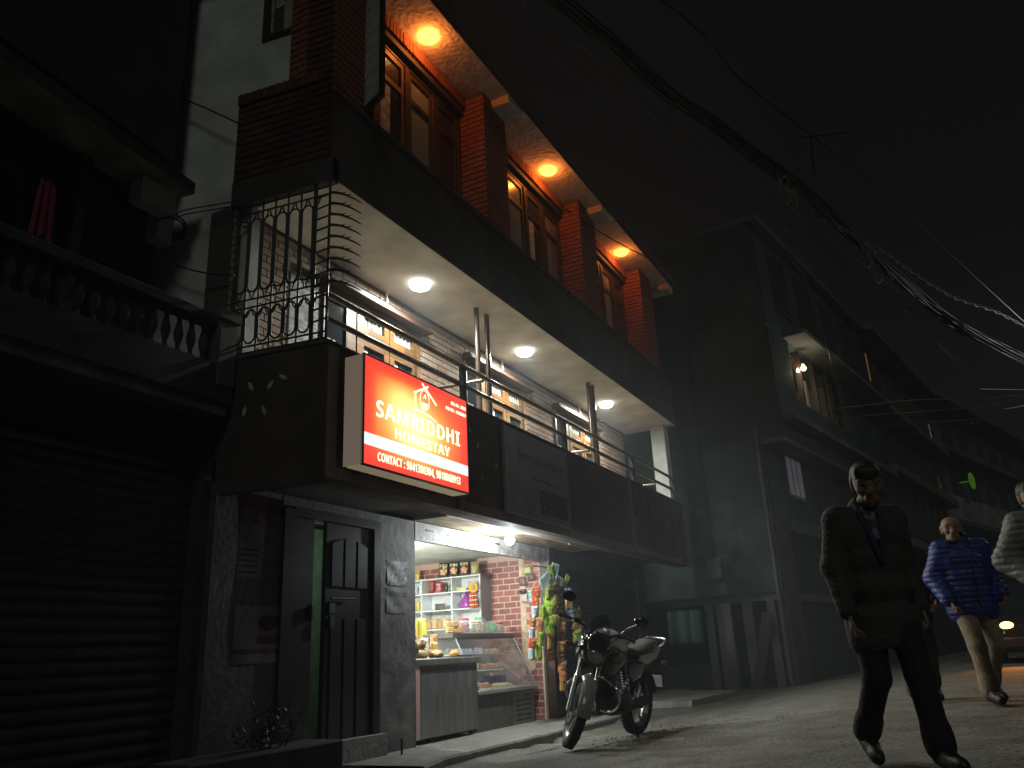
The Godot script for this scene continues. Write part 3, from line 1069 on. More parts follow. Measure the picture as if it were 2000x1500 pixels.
func side_grille() -> void:
	var g := Node3D.new()
	g.name = "side_grille"
	home.add_child(g)
	var rr := 0.009
	var bars := [5.06, 4.98, 4.08, 4.0, 3.62, 3.56]
	for y in bars:
		var m := MB.new()
		m.tube([sp(-4.33, y, 0.03), sp(-5.34, y, 0.03)], rr, 6)
		part("bar", m, mats.iron, g)
	var n := 6
	for i in n + 1:
		var z := -4.5 - 0.84 * i / n
		var m := MB.new()
		m.tube([sp(z, 3.53, 0.03), sp(z, 5.1, 0.03)], rr, 6)
		part("bar", m, mats.iron, g)
	# long ovals between the rails, joined by short bows
	for i in n:
		var zc := -4.5 - 0.84 * (i + 0.5) / n
		for q in [[4.17, 4.9], [3.66, 3.96]]:
			var p := []
			var hw := 0.058
			for s in 25:
				var a := TAU * s / 24.0
				var cy: float = (q[0] + q[1]) / 2.0
				var hh: float = (q[1] - q[0]) / 2.0 - hw
				p.append(sp(zc + hw * cos(a), cy + hw * 1.2 * sin(a) + (hh if sin(a) > 0 else -hh), 0.03))
			var m := MB.new()
			m.tube(p, rr, 6, -1.0, false)
			part("oval", m, mats.iron, g)
	for i in n + 1:
		var zc := -4.5 - 0.84 * i / n
		for q in [[4.98, -1.0], [4.08, 1.0], [4.0, -1.0]]:
			var p := []
			for s in 9:
				var a := PI * s / 8.0
				p.append(sp(clampf(zc + 0.06 * cos(a), -5.35, -4.35), q[0] + q[1] * 0.1 * sin(a), 0.03))
			var m := MB.new()
			m.tube(p, rr * 0.9, 6)
			part("bow", m, mats.iron, g)
	# the narrow ladder at the corner with its curved spikes
	for z in [-4.33, -4.47]:
		var m := MB.new()
		m.tube([sp(z, 3.53, 0.02), sp(z, 5.12, 0.02)], 0.013, 6)
		part("bar", m, mats.iron, g)
	for i in 12:
		var y := 3.72 + 0.112 * i
		var m := MB.new()
		m.tube([sp(-4.47, y, 0.02), sp(-4.33, y + 0.02, 0.02)], rr, 6)
		part("rung", m, mats.iron, g)
		if i >= 3:
			var s := MB.new()
			s.tube(curve([Vector3(4.93, y + 0.02, -4.32), Vector3(5.03, y + 0.05, -4.28), Vector3(5.14, y + 0.035, -4.22), Vector3(5.2, y + 0.0, -4.17)], 4), 0.016, 6, 0.004)
			s.tube([Vector3(5.04, y + 0.05, -4.28), Vector3(5.08, y + 0.085, -4.25)], 0.009, 5, 0.002)
			s.tube([Vector3(5.08, y + 0.048, -4.26), Vector3(5.13, y + 0.075, -4.22)], 0.009, 5, 0.002)
			part("spike", s, mats.iron, g)

func entrance() -> void:
	var z := -5.35
	# door case, left leaf ajar, right leaf with fielded panels
	var c := part("door_frame", boxes([[5.6, 0.0, z - 0.08, 5.74, 2.3, z + 0.03], [6.95, 0.0, z - 0.08, 7.06, 2.33, z + 0.025], [5.74, 2.24, z - 0.08, 6.95, 2.33, z + 0.025]]), mats.door_wood, home)
	var l := part("door", boxes([[5.76, 0.03, z - 0.06, 6.05, 2.24, z - 0.015]]), mats.door_wood, home, "", "dark left door leaf folded back")
	part("handle", boxes([[6.0, 1.3, z - 0.015, 6.03, 1.42, z + 0.03]]), mats.iron, l)
	var r := part("door", boxes([[6.23, 0.03, z - 0.06, 6.95, 2.24, z - 0.012]]), mats.door_wood, home)
	var pm := MB.new()
	for q in [[6.3, 6.46], [6.5, 6.66], [6.7, 6.86]]:
		var top := PackedVector2Array([Vector2(q[0], 1.62), Vector2(q[1], 1.62)])
		for i in 7:
			var x := lerpf(q[1], q[0], i / 6.0)
			top.append(Vector2(x, 2.03 + 0.07 * sin(PI * clampf((x - 6.28) / 0.6, 0, 1))))
		pm.prism(top, tf(Vector3(0, 0, z - 0.012)), 0.018)
		pm.bbox(Vector3(q[0], 0.2, z - 0.012), Vector3(q[1], 1.32, z + 0.004), 0.006)
	part("panel", pm, mats.door_wood, r)
	var lk := MB.new()
	lk.bbox(Vector3(6.24, 1.36, z - 0.012), Vector3(6.34, 1.46, z + 0.03), 0.008)
	lk.tube([Vector3(6.28, 1.5, z + 0.02), Vector3(6.62, 1.51, z + 0.02)], 0.012, 8)
	lk.bbox(Vector3(6.25, 1.22, z - 0.005), Vector3(6.33, 1.34, z + 0.035), 0.012)
	part("lock", lk, mats.iron, r)
	part("threshold", boxes([[5.6, 0.0, z - 0.1, 7.06, 0.22, z + 0.12]]), mats.concrete, home)

# ---- lamps ----
func balcony_lamp(x: float, label: String) -> void:
	var at := Vector3(x, 5.13, -4.88)
	var o := thing("ceiling_lamp", label, "lamp", at, "white round lamps on the balcony ceiling")
	var m := MB.new()
	m.lathe([Vector2(0.0, 0.0), Vector2(0.12, 0.0), Vector2(0.12, -0.004), Vector2(0.0, -0.004)], tf(at + Vector3(0, -0.001, 0)), 24)
	part("housing", m, mats.white_paint, o)
	var d := MB.new()
	d.lathe([Vector2(0.124, -0.006), Vector2(0.122, -0.04), Vector2(0.11, -0.062), Vector2(0.06, -0.07), Vector2(0.0, -0.072)], tf(at), 24)
	d.lathe([Vector2(0.0, -0.0055), Vector2(0.124, -0.006)], tf(at), 24)
	part("diffuser", d, mats.lamp_white, o)
	var l := AreaLight3D.new()
	l.name = "light"
	l.light_color = Color(0.97, 1.0, 0.95)
	l.light_energy = 9.0
	l.area_size = Vector2(0.2, 0.2)
	l.area_normalize_energy = true
	l.area_range = 40.0
	l.area_attenuation = 2.0
	l.shadow_enabled = true
	o.add_child(l, true)
	l.position = Vector3(0, -0.076, 0)
	l.rotation = Vector3(-PI / 2, 0, 0)

func eave_lamp(x: float, z: float, label: String) -> void:
	var at := Vector3(x, 8.1, z)
	var o := thing("eave_lamp", label, "lamp", at, "warm dome lamps under the eaves")
	var m := MB.new()
	m.lathe([Vector2(0.0, 0.0), Vector2(0.12, 0.0), Vector2(0.12, -0.004), Vector2(0.0, -0.004)], tf(at + Vector3(0, -0.001, 0)), 24)
	part("housing", m, mats.white_paint, o)
	var d := MB.new()
	d.lathe([Vector2(0.0, -0.0055), Vector2(0.13, -0.006), Vector2(0.128, -0.03), Vector2(0.1, -0.055), Vector2(0.05, -0.068), Vector2(0.008, -0.07), Vector2(0.008, -0.078), Vector2(0.0, -0.079)], tf(at), 24)
	part("diffuser", d, mats.lamp_orange, o)
	lamp_light(o, at + Vector3(0, -0.05, 0), Color(1.0, 0.52, 0.2), 0.36, 0.012)

func bulb(at: Vector3, label: String, r: float, mat: Material, color: Color, energy: float, called := "light_bulb") -> void:
	var o := thing(called, label, "bulb", at + Vector3(0, -r, 0))
	var m := MB.new()
	m.lathe([Vector2(0.0, -r), Vector2(r * 0.6, -r * 0.8), Vector2(r, -r * 0.1), Vector2(r * 0.85, r * 0.5), Vector2(r * 0.5, r * 1.0), Vector2(r * 0.42, r * 1.2), Vector2(0, r * 1.2)], tf(at), 16)
	part("glass", m, mat, o)
	var c := MB.new()
	c.lathe([Vector2(0, r * 1.2), Vector2(r * 0.45, r * 1.2), Vector2(r * 0.45, r * 1.75), Vector2(0, r * 1.75)], tf(at), 12)
	part("cap", c, mats.white_paint, o)
	lamp_light(o, at, color, energy, r * 0.4)

func build_lamps() -> void:
	balcony_lamp(7.2, "round white lamp on the balcony ceiling above the red sign")
	balcony_lamp(9.9, "round white lamp on the balcony ceiling between the two pairs of poles")
	balcony_lamp(13.1, "round white lamp on the balcony ceiling nearest the white end pillar")
	eave_lamp(6.66, -4.36, "largest orange lamp under the eaves, above the open window")
	eave_lamp(10.03, -4.36, "orange eave lamp above the second window, between two beams")
	eave_lamp(13.25, -4.36, "orange eave lamp at the far bay where a cable crosses")
	# batten with its bulb over the shop
	var b := thing("light_batten", "white batten fixture along the shop canopy edge", "light fixture", Vector3(9.4, 2.42, -4.87))
	var m := MB.new()
	m.bbox(Vector3(7.72, 2.43, -4.92), Vector3(11.05, 2.475, -4.85), 0.008)
	part("channel", m, mats.batten, b)
	part("lamp_holder", boxes([[9.15, 2.4, -4.91, 9.21, 2.43, -4.86]]), mats.white_paint, b)
	bulb(Vector3(9.18, 2.3, -4.885), "glaring white bulb hanging from the batten over the shop", 0.07, mats.bulb_white, Color(0.95, 0.99, 1.0), 3.2)
	bulb(Vector3(8.3, 1.98, -6.6), "white bulb hanging inside the shop behind the left pillar", 0.05, mats.bulb_white, Color(0.98, 1.0, 0.96), 4.6, "shop_bulb")
	bulb(Vector3(6.5, 2.2, -6.1), "bulb in the passage behind the dark door", 0.04, mats.bulb_warm, Color(1.0, 0.95, 0.85), 0.16, "passage_bulb")
	bulb(Vector3(6.3, 7.5, -5.6), "bulb in the upper room with the open window", 0.04, mats.bulb_warm, Color(1.0, 0.92, 0.7), 0.3, "room_bulb")
	bulb(Vector3(5.6, 7.6, -5.0), "bulb behind the small window in the white wall", 0.04, mats.bulb_warm, Color(1.0, 0.95, 0.7), 0.1, "room_bulb")

# added fog volume that stands in for lens glare round the lamps
func build_glare_fog() -> void:
	var e: Environment = null
	for c in get_children():
		if c is WorldEnvironment:
			e = c.environment
	e.volumetric_fog_enabled = true
	e.volumetric_fog_density = 0.0
	for q in GLARE_FOG:
		var v := FogVolume.new()
		v.name = numbered("glare_fog")
		v.shape = RenderingServer.FOG_VOLUME_SHAPE_BOX
		v.size = q[1]
		var m := FogMaterial.new()
		m.density = q[2]
		m.albedo = Color(0.93, 0.96, 1.0)
		v.material = m
		add_child(v)
		v.position = q[0]
		v.set_meta("kind", "stuff")

# ---- signs ----
func build_sign() -> void:
	var x0 := 5.05
	var x1 := 6.72
	var y0 := 2.42
	var y1 := 3.37
	var zf := -4.0
	var zb := -4.2
	var s := thing("lit_shop_sign", "glowing red box sign with white lettering and a house emblem on the parapet", "sign", Vector3(5.9, y0, -4.1))
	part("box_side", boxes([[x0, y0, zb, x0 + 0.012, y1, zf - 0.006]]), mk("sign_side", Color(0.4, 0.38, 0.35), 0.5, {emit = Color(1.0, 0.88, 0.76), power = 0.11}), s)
	part("box", boxes([[x0 + 0.012, y0 + 0.01, zb, x1, y1, zf - 0.01]]), mats.plaster_grey, s)
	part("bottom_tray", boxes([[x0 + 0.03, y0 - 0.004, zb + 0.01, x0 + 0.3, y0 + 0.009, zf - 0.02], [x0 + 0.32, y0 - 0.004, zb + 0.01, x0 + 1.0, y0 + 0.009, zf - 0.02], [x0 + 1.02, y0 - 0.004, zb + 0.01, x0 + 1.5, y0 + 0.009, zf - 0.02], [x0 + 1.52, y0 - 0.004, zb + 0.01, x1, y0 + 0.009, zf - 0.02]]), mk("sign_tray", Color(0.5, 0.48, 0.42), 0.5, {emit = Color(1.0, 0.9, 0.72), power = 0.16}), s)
	part("frame", boxes([[x0, y0 - 0.008, zf - 0.02, x0 + 0.014, y1 + 0.008, zf + 0.004], [x1 - 0.014, y0 - 0.008, zf - 0.02, x1, y1 + 0.008, zf + 0.004], [x0 + 0.014, y1 - 0.006, zf - 0.02, x1 - 0.014, y1 + 0.008, zf + 0.004], [x0 + 0.014, y0 - 0.008, zf - 0.02, x1 - 0.014, y0 + 0.006, zf + 0.004]]), mats.dark_wood, s)
	for x in [5.3, 6.48]:
		part("bracket", boxes([[x, y0, zb - 0.1, x + 0.03, y0 + 0.04, zb]]), mats.iron, s)
		part("bracket", boxes([[x, y1 - 0.08, zb - 0.1, x + 0.03, y1 - 0.04, zb]]), mats.iron, s)
	# translucent print with the tubes behind it: brighter in the middle
	var w := 160
	var h := 92
	var im := Image.create(w, h, false, Image.FORMAT_RGBF)
	for j in h:
		for i in w:
			var u := (i + 0.5) / w
			var q := (j + 0.5) / h
			var d := Vector2((u - 0.46) / 0.36, (q - 0.55) / 0.36)
			# two tubes: one slanting through the middle, one low
			var g := 1.15 * exp(-d.length_squared() * 0.95) + 0.45 * exp(-pow((u - 0.3) / 0.22, 2) - pow((q - 0.25) / 0.2, 2))
			var edge := clampf(minf(minf(u, 1 - u) * 9.0, minf(q, 1 - q) * 7.0), 0, 1)
			g *= edge
			var c := Color(0.98, 0.062 + 0.62 * g * g + 0.10 * g, 0.035 + 0.2 * g * g * g)
			c = c * (0.92 + 0.35 * g)
			if q > 0.715 and q < 0.825:
				c = Color(1.15, 1.12, 0.95) * (0.9 + 0.5 * g)
				if u < 0.1 or u > 0.9:
					c = Color(0.85, 0.98, 1.0)
			im.set_pixel(i, j, c)
	var tx := ImageTexture.create_from_image(im)
	var fm := StandardMaterial3D.new()
	fm.resource_name = "sign_print"
	fm.albedo_color = Color(0.25, 0.03, 0.02)
	fm.roughness = 0.35
	fm.emission_enabled = true
	fm.emission_texture = tx
	fm.emission_operator = BaseMaterial3D.EMISSION_OP_MULTIPLY
	fm.emission = Color.WHITE
	fm.emission_energy_multiplier = 1.12
	var p := MB.new()
	p.quad(Vector3(x0 + 0.014, y0 + 0.006, zf), Vector3(x1 - 0.014, y0 + 0.006, zf), Vector3(x1 - 0.014, y1 - 0.006, zf), Vector3(x0 + 0.014, y1 - 0.006, zf))
	part("lit_face", p, fm, s)
	var wh := mk("sign_letters", Color(0.8, 0.8, 0.8), 0.4, {emit = Color(1.0, 0.97, 0.82), power = 1.5})
	var W := x1 - x0
	var H := y1 - y0
	var X := func(u): return x0 + u * W
	var Y := func(q): return y1 - q * H
	words("lettering", "SAMRIDDHI", Vector3(X.call(0.505), Y.call(0.46), zf + 0.001), 0.15, W * 0.8, wh, s)
	words("lettering", "HOMESTAY", Vector3(X.call(0.53), Y.call(0.635), zf + 0.001), 0.095, W * 0.53, wh, s)
	words("lettering", "CONTACT : 9841380304, 9818060913", Vector3(X.call(0.51), Y.call(0.905), zf + 0.001), 0.088, W * 0.78, wh, s)
	words("lettering", "REG. NO. : 33336", Vector3(X.call(0.90), Y.call(0.10), zf + 0.001), 0.034, W * 0.165, wh, s)
	words("lettering", "PAN NO. : 116206021", Vector3(X.call(0.87), Y.call(0.175), zf + 0.001), 0.034, W * 0.22, wh, s)
	# house emblem in strokes
	var e := MB.new()
	var st := func(a: Vector2, b: Vector2, r: float):
		var va := Vector3(X.call(a.x), Y.call(a.y), zf + 0.004)
		var vb := Vector3(X.call(b.x), Y.call(b.y), zf + 0.004)
		var t := along(vb - va, (va + vb) / 2)
		e.obox(Transform3D(Basis(t.basis.y.cross(Vector3(0, 0, 1)).normalized(), t.basis.y, Vector3(0, 0, 1)), t.origin), Vector3(r, (vb - va).length(), 0.004))
	st.call(Vector2(0.435, 0.165), Vector2(0.575, 0.045), 0.02)
	st.call(Vector2(0.515, 0.035), Vector2(0.66, 0.20), 0.018)
	st.call(Vector2(0.45, 0.15), Vector2(0.45, 0.36), 0.016)
	st.call(Vector2(0.43, 0.335), Vector2(0.52, 0.325), 0.016)
	st.call(Vector2(0.515, 0.325), Vector2(0.60, 0.345), 0.014)
	st.call(Vector2(0.59, 0.342), Vector2(0.655, 0.375), 0.01)
	for i in 18:
		var a := PI * (i / 18.0) * 2.0
		var b := PI * ((i + 1) / 18.0) * 2.0
		st.call(Vector2(0.54 + 0.045 * cos(a), 0.20 + 0.10 * sin(a)), Vector2(0.54 + 0.045 * cos(b), 0.20 + 0.10 * sin(b)), 0.006)
	for i in 4:
		st.call(Vector2(0.512 + 0.004 * i, 0.235 + 0.014 * i), Vector2(0.568 - 0.004 * i, 0.235 + 0.014 * i), 0.011)
	st.call(Vector2(0.528, 0.18), Vector2(0.545, 0.14), 0.008)
	st.call(Vector2(0.552, 0.18), Vector2(0.545, 0.14), 0.008)
	part("house_emblem", e, wh, s)
	# the unlit dairy board
	var d := thing("unlit_signboard", "unlit grey signboard with dark green lettering on the parapet over the shop", "sign", Vector3(8.9, 2.36, -4.26))
	part("board", boxes([[8.0, 2.45, -4.285, 9.72, 3.46, -4.265]]), mk("board", Color(0.16, 0.165, 0.165), 0.4, {tex = texs.mott, scale = 0.6}), d)
	part("frame", boxes([[7.98, 2.43, -4.295, 8.0, 3.48, -4.255], [9.72, 2.43, -4.295, 9.74, 3.48, -4.255], [8.0, 2.43, -4.295, 9.72, 2.45, -4.255]]), mk("board_frame", Color(0.2, 0.2, 0.2), 0.4), d)
	var gl := mk("board_green", Color(0.03, 0.06, 0.045), 0.5)
	words("lettering", "Green Hillside Dairy", Vector3(8.95, 3.16, -4.264), 0.15, 1.3, gl, d)
	words("lettering", "all kinds of milk products", Vector3(9.05, 2.93, -4.264), 0.05, 0.75, gl, d, false)
	var im2 := Image.create(64, 40, false, Image.FORMAT_RGB8)
	var fn := FastNoiseLite.new()
	fn.seed = 8
	fn.frequency = 0.08
	for j in 40:
		for i in 64:
			var k := fn.get_noise_2d(i, j)
			im2.set_pixel(i, j, Color(0.16, 0.22, 0.26).lerp(Color(0.42, 0.46, 0.46), clampf(k * 1.5 + 0.4, 0, 1)) if i < 36 else Color(0.16, 0.16, 0.14).lerp(Color(0.27, 0.25, 0.2), clampf(k + 0.5, 0, 1)))
	var pm := mk("board_photo", Color(0.5, 0.5, 0.5), 0.4, {tex = ImageTexture.create_from_image(im2), uv = true})
	var q := MB.new()
	q.quad(Vector3(8.85, 2.52, -4.262), Vector3(9.66, 2.52, -4.262), Vector3(9.66, 2.82, -4.262), Vector3(8.85, 2.82, -4.262))
	part("photo", q, pm, d)

func print_image(seed_: int, kind: int) -> ImageTexture:
	var w := 96
	var h := 256 if kind == 0 else 96
	var im := Image.create(w, h, false, Image.FORMAT_RGB8)
	var f := FastNoiseLite.new()
	f.seed = seed_
	f.frequency = 0.06
	f.fractal_octaves = 4
	im.fill(Color(0.62, 0.62, 0.6))
	for j in h:
		for i in w:
			var u := float(i) / w
			var q := float(j) / h
			var k := f.get_noise_2d(i, j)
			var c := Color(0.62, 0.62, 0.6)
			if kind == 0:
				if q < 0.1:
					c = Color(0.5, 0.05, 0.07)
				elif q < 0.19:
					c = Color(0.52, 0.3, 0.27) if k > -0.1 else Color(0.6, 0.56, 0.52)
				elif q > 0.25 and q < 0.29:
					c = Color(0.58, 0.4, 0.3) if k > 0 else c
				elif q > 0.31 and q < 0.5 and u < 0.45 and int(q * 90) % 3 == 0:
					c = Color(0.3, 0.3, 0.3)
				elif q > 0.38 and q < 0.5 and u > 0.52:
					c = Color(0.34, 0.35, 0.36).lerp(Color(0.55, 0.55, 0.55), clampf(k + 0.5, 0, 1))
				elif q > 0.5 and q < 0.67:
					c = Color(0.3, 0.3, 0.28).lerp(Color(0.5, 0.48, 0.44), clampf(f.get_noise_2d(i * 2.5, j * 0.4) + 0.5, 0, 1))
				elif Vector2((u - 0.72) / 0.19, (q - 0.765) / 0.045).length() < 1.0:
					c = Color(0.55, 0.06, 0.1).lerp(Color(0.2, 0.05, 0.05), clampf(k + 0.2, 0, 1))
				elif q > 0.72 and q < 0.79 and u > 0.85:
					c = Color(0.25, 0.38, 0.15)
				elif q > 0.845 and q < 0.89 and u > 0.5:
					c = Color(0.5, 0.06, 0.09)
				elif q > 0.915 and q < 0.945:
					c = Color(0.5, 0.06, 0.09)
				elif absf(absf(u - 0.25) * 0.5 - (q - 0.7)) < 0.005 and q < 0.76:
					c = Color(0.5, 0.2, 0.2)
			elif kind == 1:
				c = Color(0.13, 0.13, 0.13).lerp(Color(0.75, 0.76, 0.76), clampf(k * 2.4 + 0.45, 0, 1))
			else:
				if q > 0.18 and q < 0.36 and u > 0.08 and u < 0.92 and (f.get_noise_2d(i * 3.0, j * 2.0) > -0.12 or q < 0.2):
					c = Color(0.2, 0.22, 0.25)
				if q > 0.58 and q < 0.75 and u > 0.28 and u < 0.7 and f.get_noise_2d(i * 3.0, j * 3.0) > -0.05:
					c = Color(0.18, 0.2, 0.25)
			im.set_pixel(i, j, c)
	return ImageTexture.create_from_image(im)

func sheet(called: String, x0: float, y0: float, x1: float, y1: float, z: float, tex: ImageTexture, label: String, cat: String, gloss := 0.5, tone := Color(0.5, 0.5, 0.5)) -> void:
	var m := MB.new()
	var nx := 6
	var ny := 8
	for j in ny:
		for i in nx:
			var q := []
			var t := []
			for w in [[0, 0], [1, 0], [1, 1], [0, 1]]:
				var u := float(i + w[0]) / nx
				var y := float(j + w[1]) / ny
				q.append(Vector3(lerpf(x0, x1, u), lerpf(y0, y1, y), z + 0.004 + 0.004 * sin(u * 5 + y * 7) * sin(u * 3.0 + 1)))
				t.append(Vector2(u, 1 - y))
			var nn: Vector3 = (q[2] - q[0]).cross(q[3] - q[1]).normalized()
			for k in [0, 2, 1, 0, 3, 2]:
				m.pt(q[k], nn, t[k])
	var o := solo(called, m, mk(called + label, tone, gloss, {tex = tex, uv = true}), label, cat)

func build_prints() -> void:
	sheet("poster", 5.08, 0.93, 5.6, 2.37, -5.352, print_image(31, 0), "tall glossy poster with red header and red bottom stripe left of the door", "poster", 0.2, Color(0.22, 0.22, 0.22))
	sheet("notice", 7.2, 1.68, 7.57, 1.94, -5.35, print_image(32, 1), "torn black and white notice, upper of two on the pillar by the shop", "notice", 0.55)
	sheet("notice", 7.19, 1.385, 7.57, 1.655, -5.35, print_image(33, 2), "white paper notice with blurred dark print below the torn one", "notice", 0.55)

# ---- the neighbour on the left ----
func build_neighbour() -> void:
	var n := thing("neighbour_house", "dark older house on the left with balustrade, pale eave band and closed shutter", "building", Vector3(0, 0, -5.6))
	shutter_door(n, "roller_shutter", -6.0, 4.72, 0.0, 2.6, -5.55, 0.1, mats.shutter)
	part("shutter_rail", boxes([[4.72, -0.2, -5.62, 4.8, 2.75, -5.42]]), mats.neighbour_dark, n)
	part("wall", boxes([[-6.0, 2.6, -5.9, 4.72, 2.95, -5.45]]), mats.neighbour_dark, n)
	# ledge that carries the balustrade
	part("ledge", boxes([[-6.0, 2.95, -6.1, 4.72, 3.24, -5.22]]), mats.neighbour_grey, n)
	part("ledge_face", boxes([[-6.0, 3.06, -5.22, 4.74, 3.38, -5.19]]), mats.neighbour_dark, n)
	var r := MB.new()
	r.bbox(Vector3(-6.0, 3.74, -5.36), Vector3(4.56, 3.84, -5.2), 0.015)
	part("handrail", r, mats.neighbour_dark, n)
	part("plinth", boxes([[-6.0, 3.24, -5.34, 4.6, 3.38, -5.222]]), mats.neighbour_dark, n)
	var e := MB.new()
	e.bbox(Vector3(4.56, 3.2, -5.38), Vector3(4.76, 3.86, -5.18), 0.01)
	e.bbox(Vector3(4.54, 3.8, -5.4), Vector3(4.78, 3.9, -5.16), 0.01)
	part("end_post", e, mats.neighbour_grey, n)
	var b := MB.new()
	b.lathe([Vector2(0.034, 0.0), Vector2(0.034, 0.03), Vector2(0.02, 0.045), Vector2(0.017, 0.08), Vector2(0.034, 0.14), Vector2(0.04, 0.19), Vector2(0.028, 0.25), Vector2(0.018, 0.3), Vector2(0.03, 0.335), Vector2(0.034, 0.36)], Transform3D(), 12)
	var bm := b.mesh()
	for i in 34:
		var o := own("baluster", bm, mats.neighbour_dark, n)
		o.transform = n.global_transform.affine_inverse() * tf(Vector3(4.47 - 0.128 * i, 3.38, -5.28))
	# upper wall, skewed like the white side wall
	var t := Transform3D(Basis(Vector3(1, 0, -0.14).normalized(), Vector3.UP, Vector3(0.14, 0, 1).normalized()), Vector3(4.62, 3.24, -6.26))
	var w := MB.new()
	w.obox(t * tf(Vector3(-5.0, 1.0, -0.15)), Vector3(10.0, 2.1, 0.3))
	var wall := part("upper_wall", w, mats.neighbour_red, n)
	var k := MB.new()
	for q in [[-1.05, 0.9], [-2.6, 0.9], [-4.2, 1.0]]:
		k.obox(t * tf(Vector3(q[0] - q[1] / 2, 0.95, 0.02)), Vector3(q[1], 1.7, 0.05))
	part("window", k, mats.dark_glass, wall)
	var c := MB.new()
	c.obox(t * tf(Vector3(-0.98, 1.0, 0.1)), Vector3(0.11, 2.0, 0.1))
	part("wooden_post", c, mats.window_wood, n)
	# eave: pale soffit band, white beam end
	var s := MB.new()
	var ea := [Vector3(-6.0, 5.25, -4.3), Vector3(4.6, 5.25, -5.72), Vector3(4.52, 5.25, -6.2), Vector3(-6.0, 5.25, -4.7)]
	var eb := []
	for q in ea:
		eb.append(q + Vector3(0, 0.12, 0))
	s.quado(ea[0], ea[1], ea[2], ea[3], Vector3.DOWN)
	part("eave_soffit", s, mats.band_white, n)
	var f := MB.new()
	f.quado(ea[0] + Vector3(0, 0.001, 0), ea[1] + Vector3(0, 0.001, 0), eb[1], eb[0], Vector3(0, 0, 1))
	f.quado(ea[1] + Vector3(0, 0.001, 0), ea[2] + Vector3(0, 0.001, 0), eb[2], eb[1], Vector3(1, 0, 0))
	f.quado(eb[0], eb[1], eb[2], eb[3], Vector3.UP)
	f.obox(t * tf(Vector3(-5.0, 2.25, -0.9)), Vector3(10.0, 0.2, 1.6))
	part("roof", f, mats.neighbour_dark, n)
	part("beam_end", boxes([[4.12, 5.0, -6.0, 4.5, 5.245, -5.84], [4.45, 4.8, -6.17, 4.62, 5.245, -6.01]]), mats.plaster_white, n)
	var u := MB.new()
	u.obox(t * tf(Vector3(-5.14, 4.5, -0.62)), Vector3(10.0, 4.2, 1.8))
	part("attic_wall", u, mats.neighbour_dark, n)
	# clothes on the balcony
	var g := MB.new()
	var gt := t * tf(Vector3(-1.42, 0.92, 0.3))
	for i in 10:
		var x0 := -0.11 + 0.022 * i
		var x1 := x0 + 0.022
		var z0 := 0.018 * sin(i * 1.7)
		var z1 := 0.018 * sin((i + 1) * 1.7)
		var l0 := 0.36 + 0.03 * sin(i * 0.9)
		var l1 := 0.36 + 0.03 * sin((i + 1) * 0.9)
		g.quad(gt * Vector3(x0, 0.36 - l0, z0), gt * Vector3(x1, 0.36 - l1, z1), gt * Vector3(x1 * 0.7, 0.5, z1 * 0.4), gt * Vector3(x0 * 0.7, 0.5, z0 * 0.4))
		g.quad(gt * Vector3(x0 * 0.7, 0.5, z0 * 0.4 - 0.01), gt * Vector3(x1 * 0.7, 0.5, z1 * 0.4 - 0.01), gt * Vector3(x1, 0.36 - l1, z1 - 0.01), gt * Vector3(x0, 0.36 - l0, z0 - 0.01))
	solo("hanging_cloth", g, mk("cloth_pink", Color(0.2, 0.02, 0.05), 0.9, {two = true}), "pinkish red garment hanging on the dark left balcony", "garment")

# ---- buildings further up the street ----
func face_window(parent: Node3D, t: Transform3D, w: float, h: float, mat: Material, bars := 2) -> void:
	var m := MB.new()
	m.obox(t * tf(Vector3(0, 0, 0.02)), Vector3(w + 0.16, h + 0.16, 0.08))
	var f := part("window", m, mats.window_wood if bars != 3 else mats.far_wall, parent)
	for i in bars:
		var p := MB.new()
		var pw := (w - 0.06 * (bars - 1)) / bars
		p.obox(t * tf(Vector3(-w / 2 + pw / 2 + i * (pw + 0.06), 0, 0.058)), Vector3(pw, h, 0.012))
		part("pane", p, mat, f)

func tboxes(t: Transform3D, list: Array) -> MB:
	var m := MB.new()
	for b in list:
		m.obox(t * tf(Vector3((b[0] + b[3]) / 2.0, (b[1] + b[4]) / 2.0, (b[2] + b[5]) / 2.0)), Vector3(b[3] - b[0], b[4] - b[1], b[5] - b[2]))
	return m

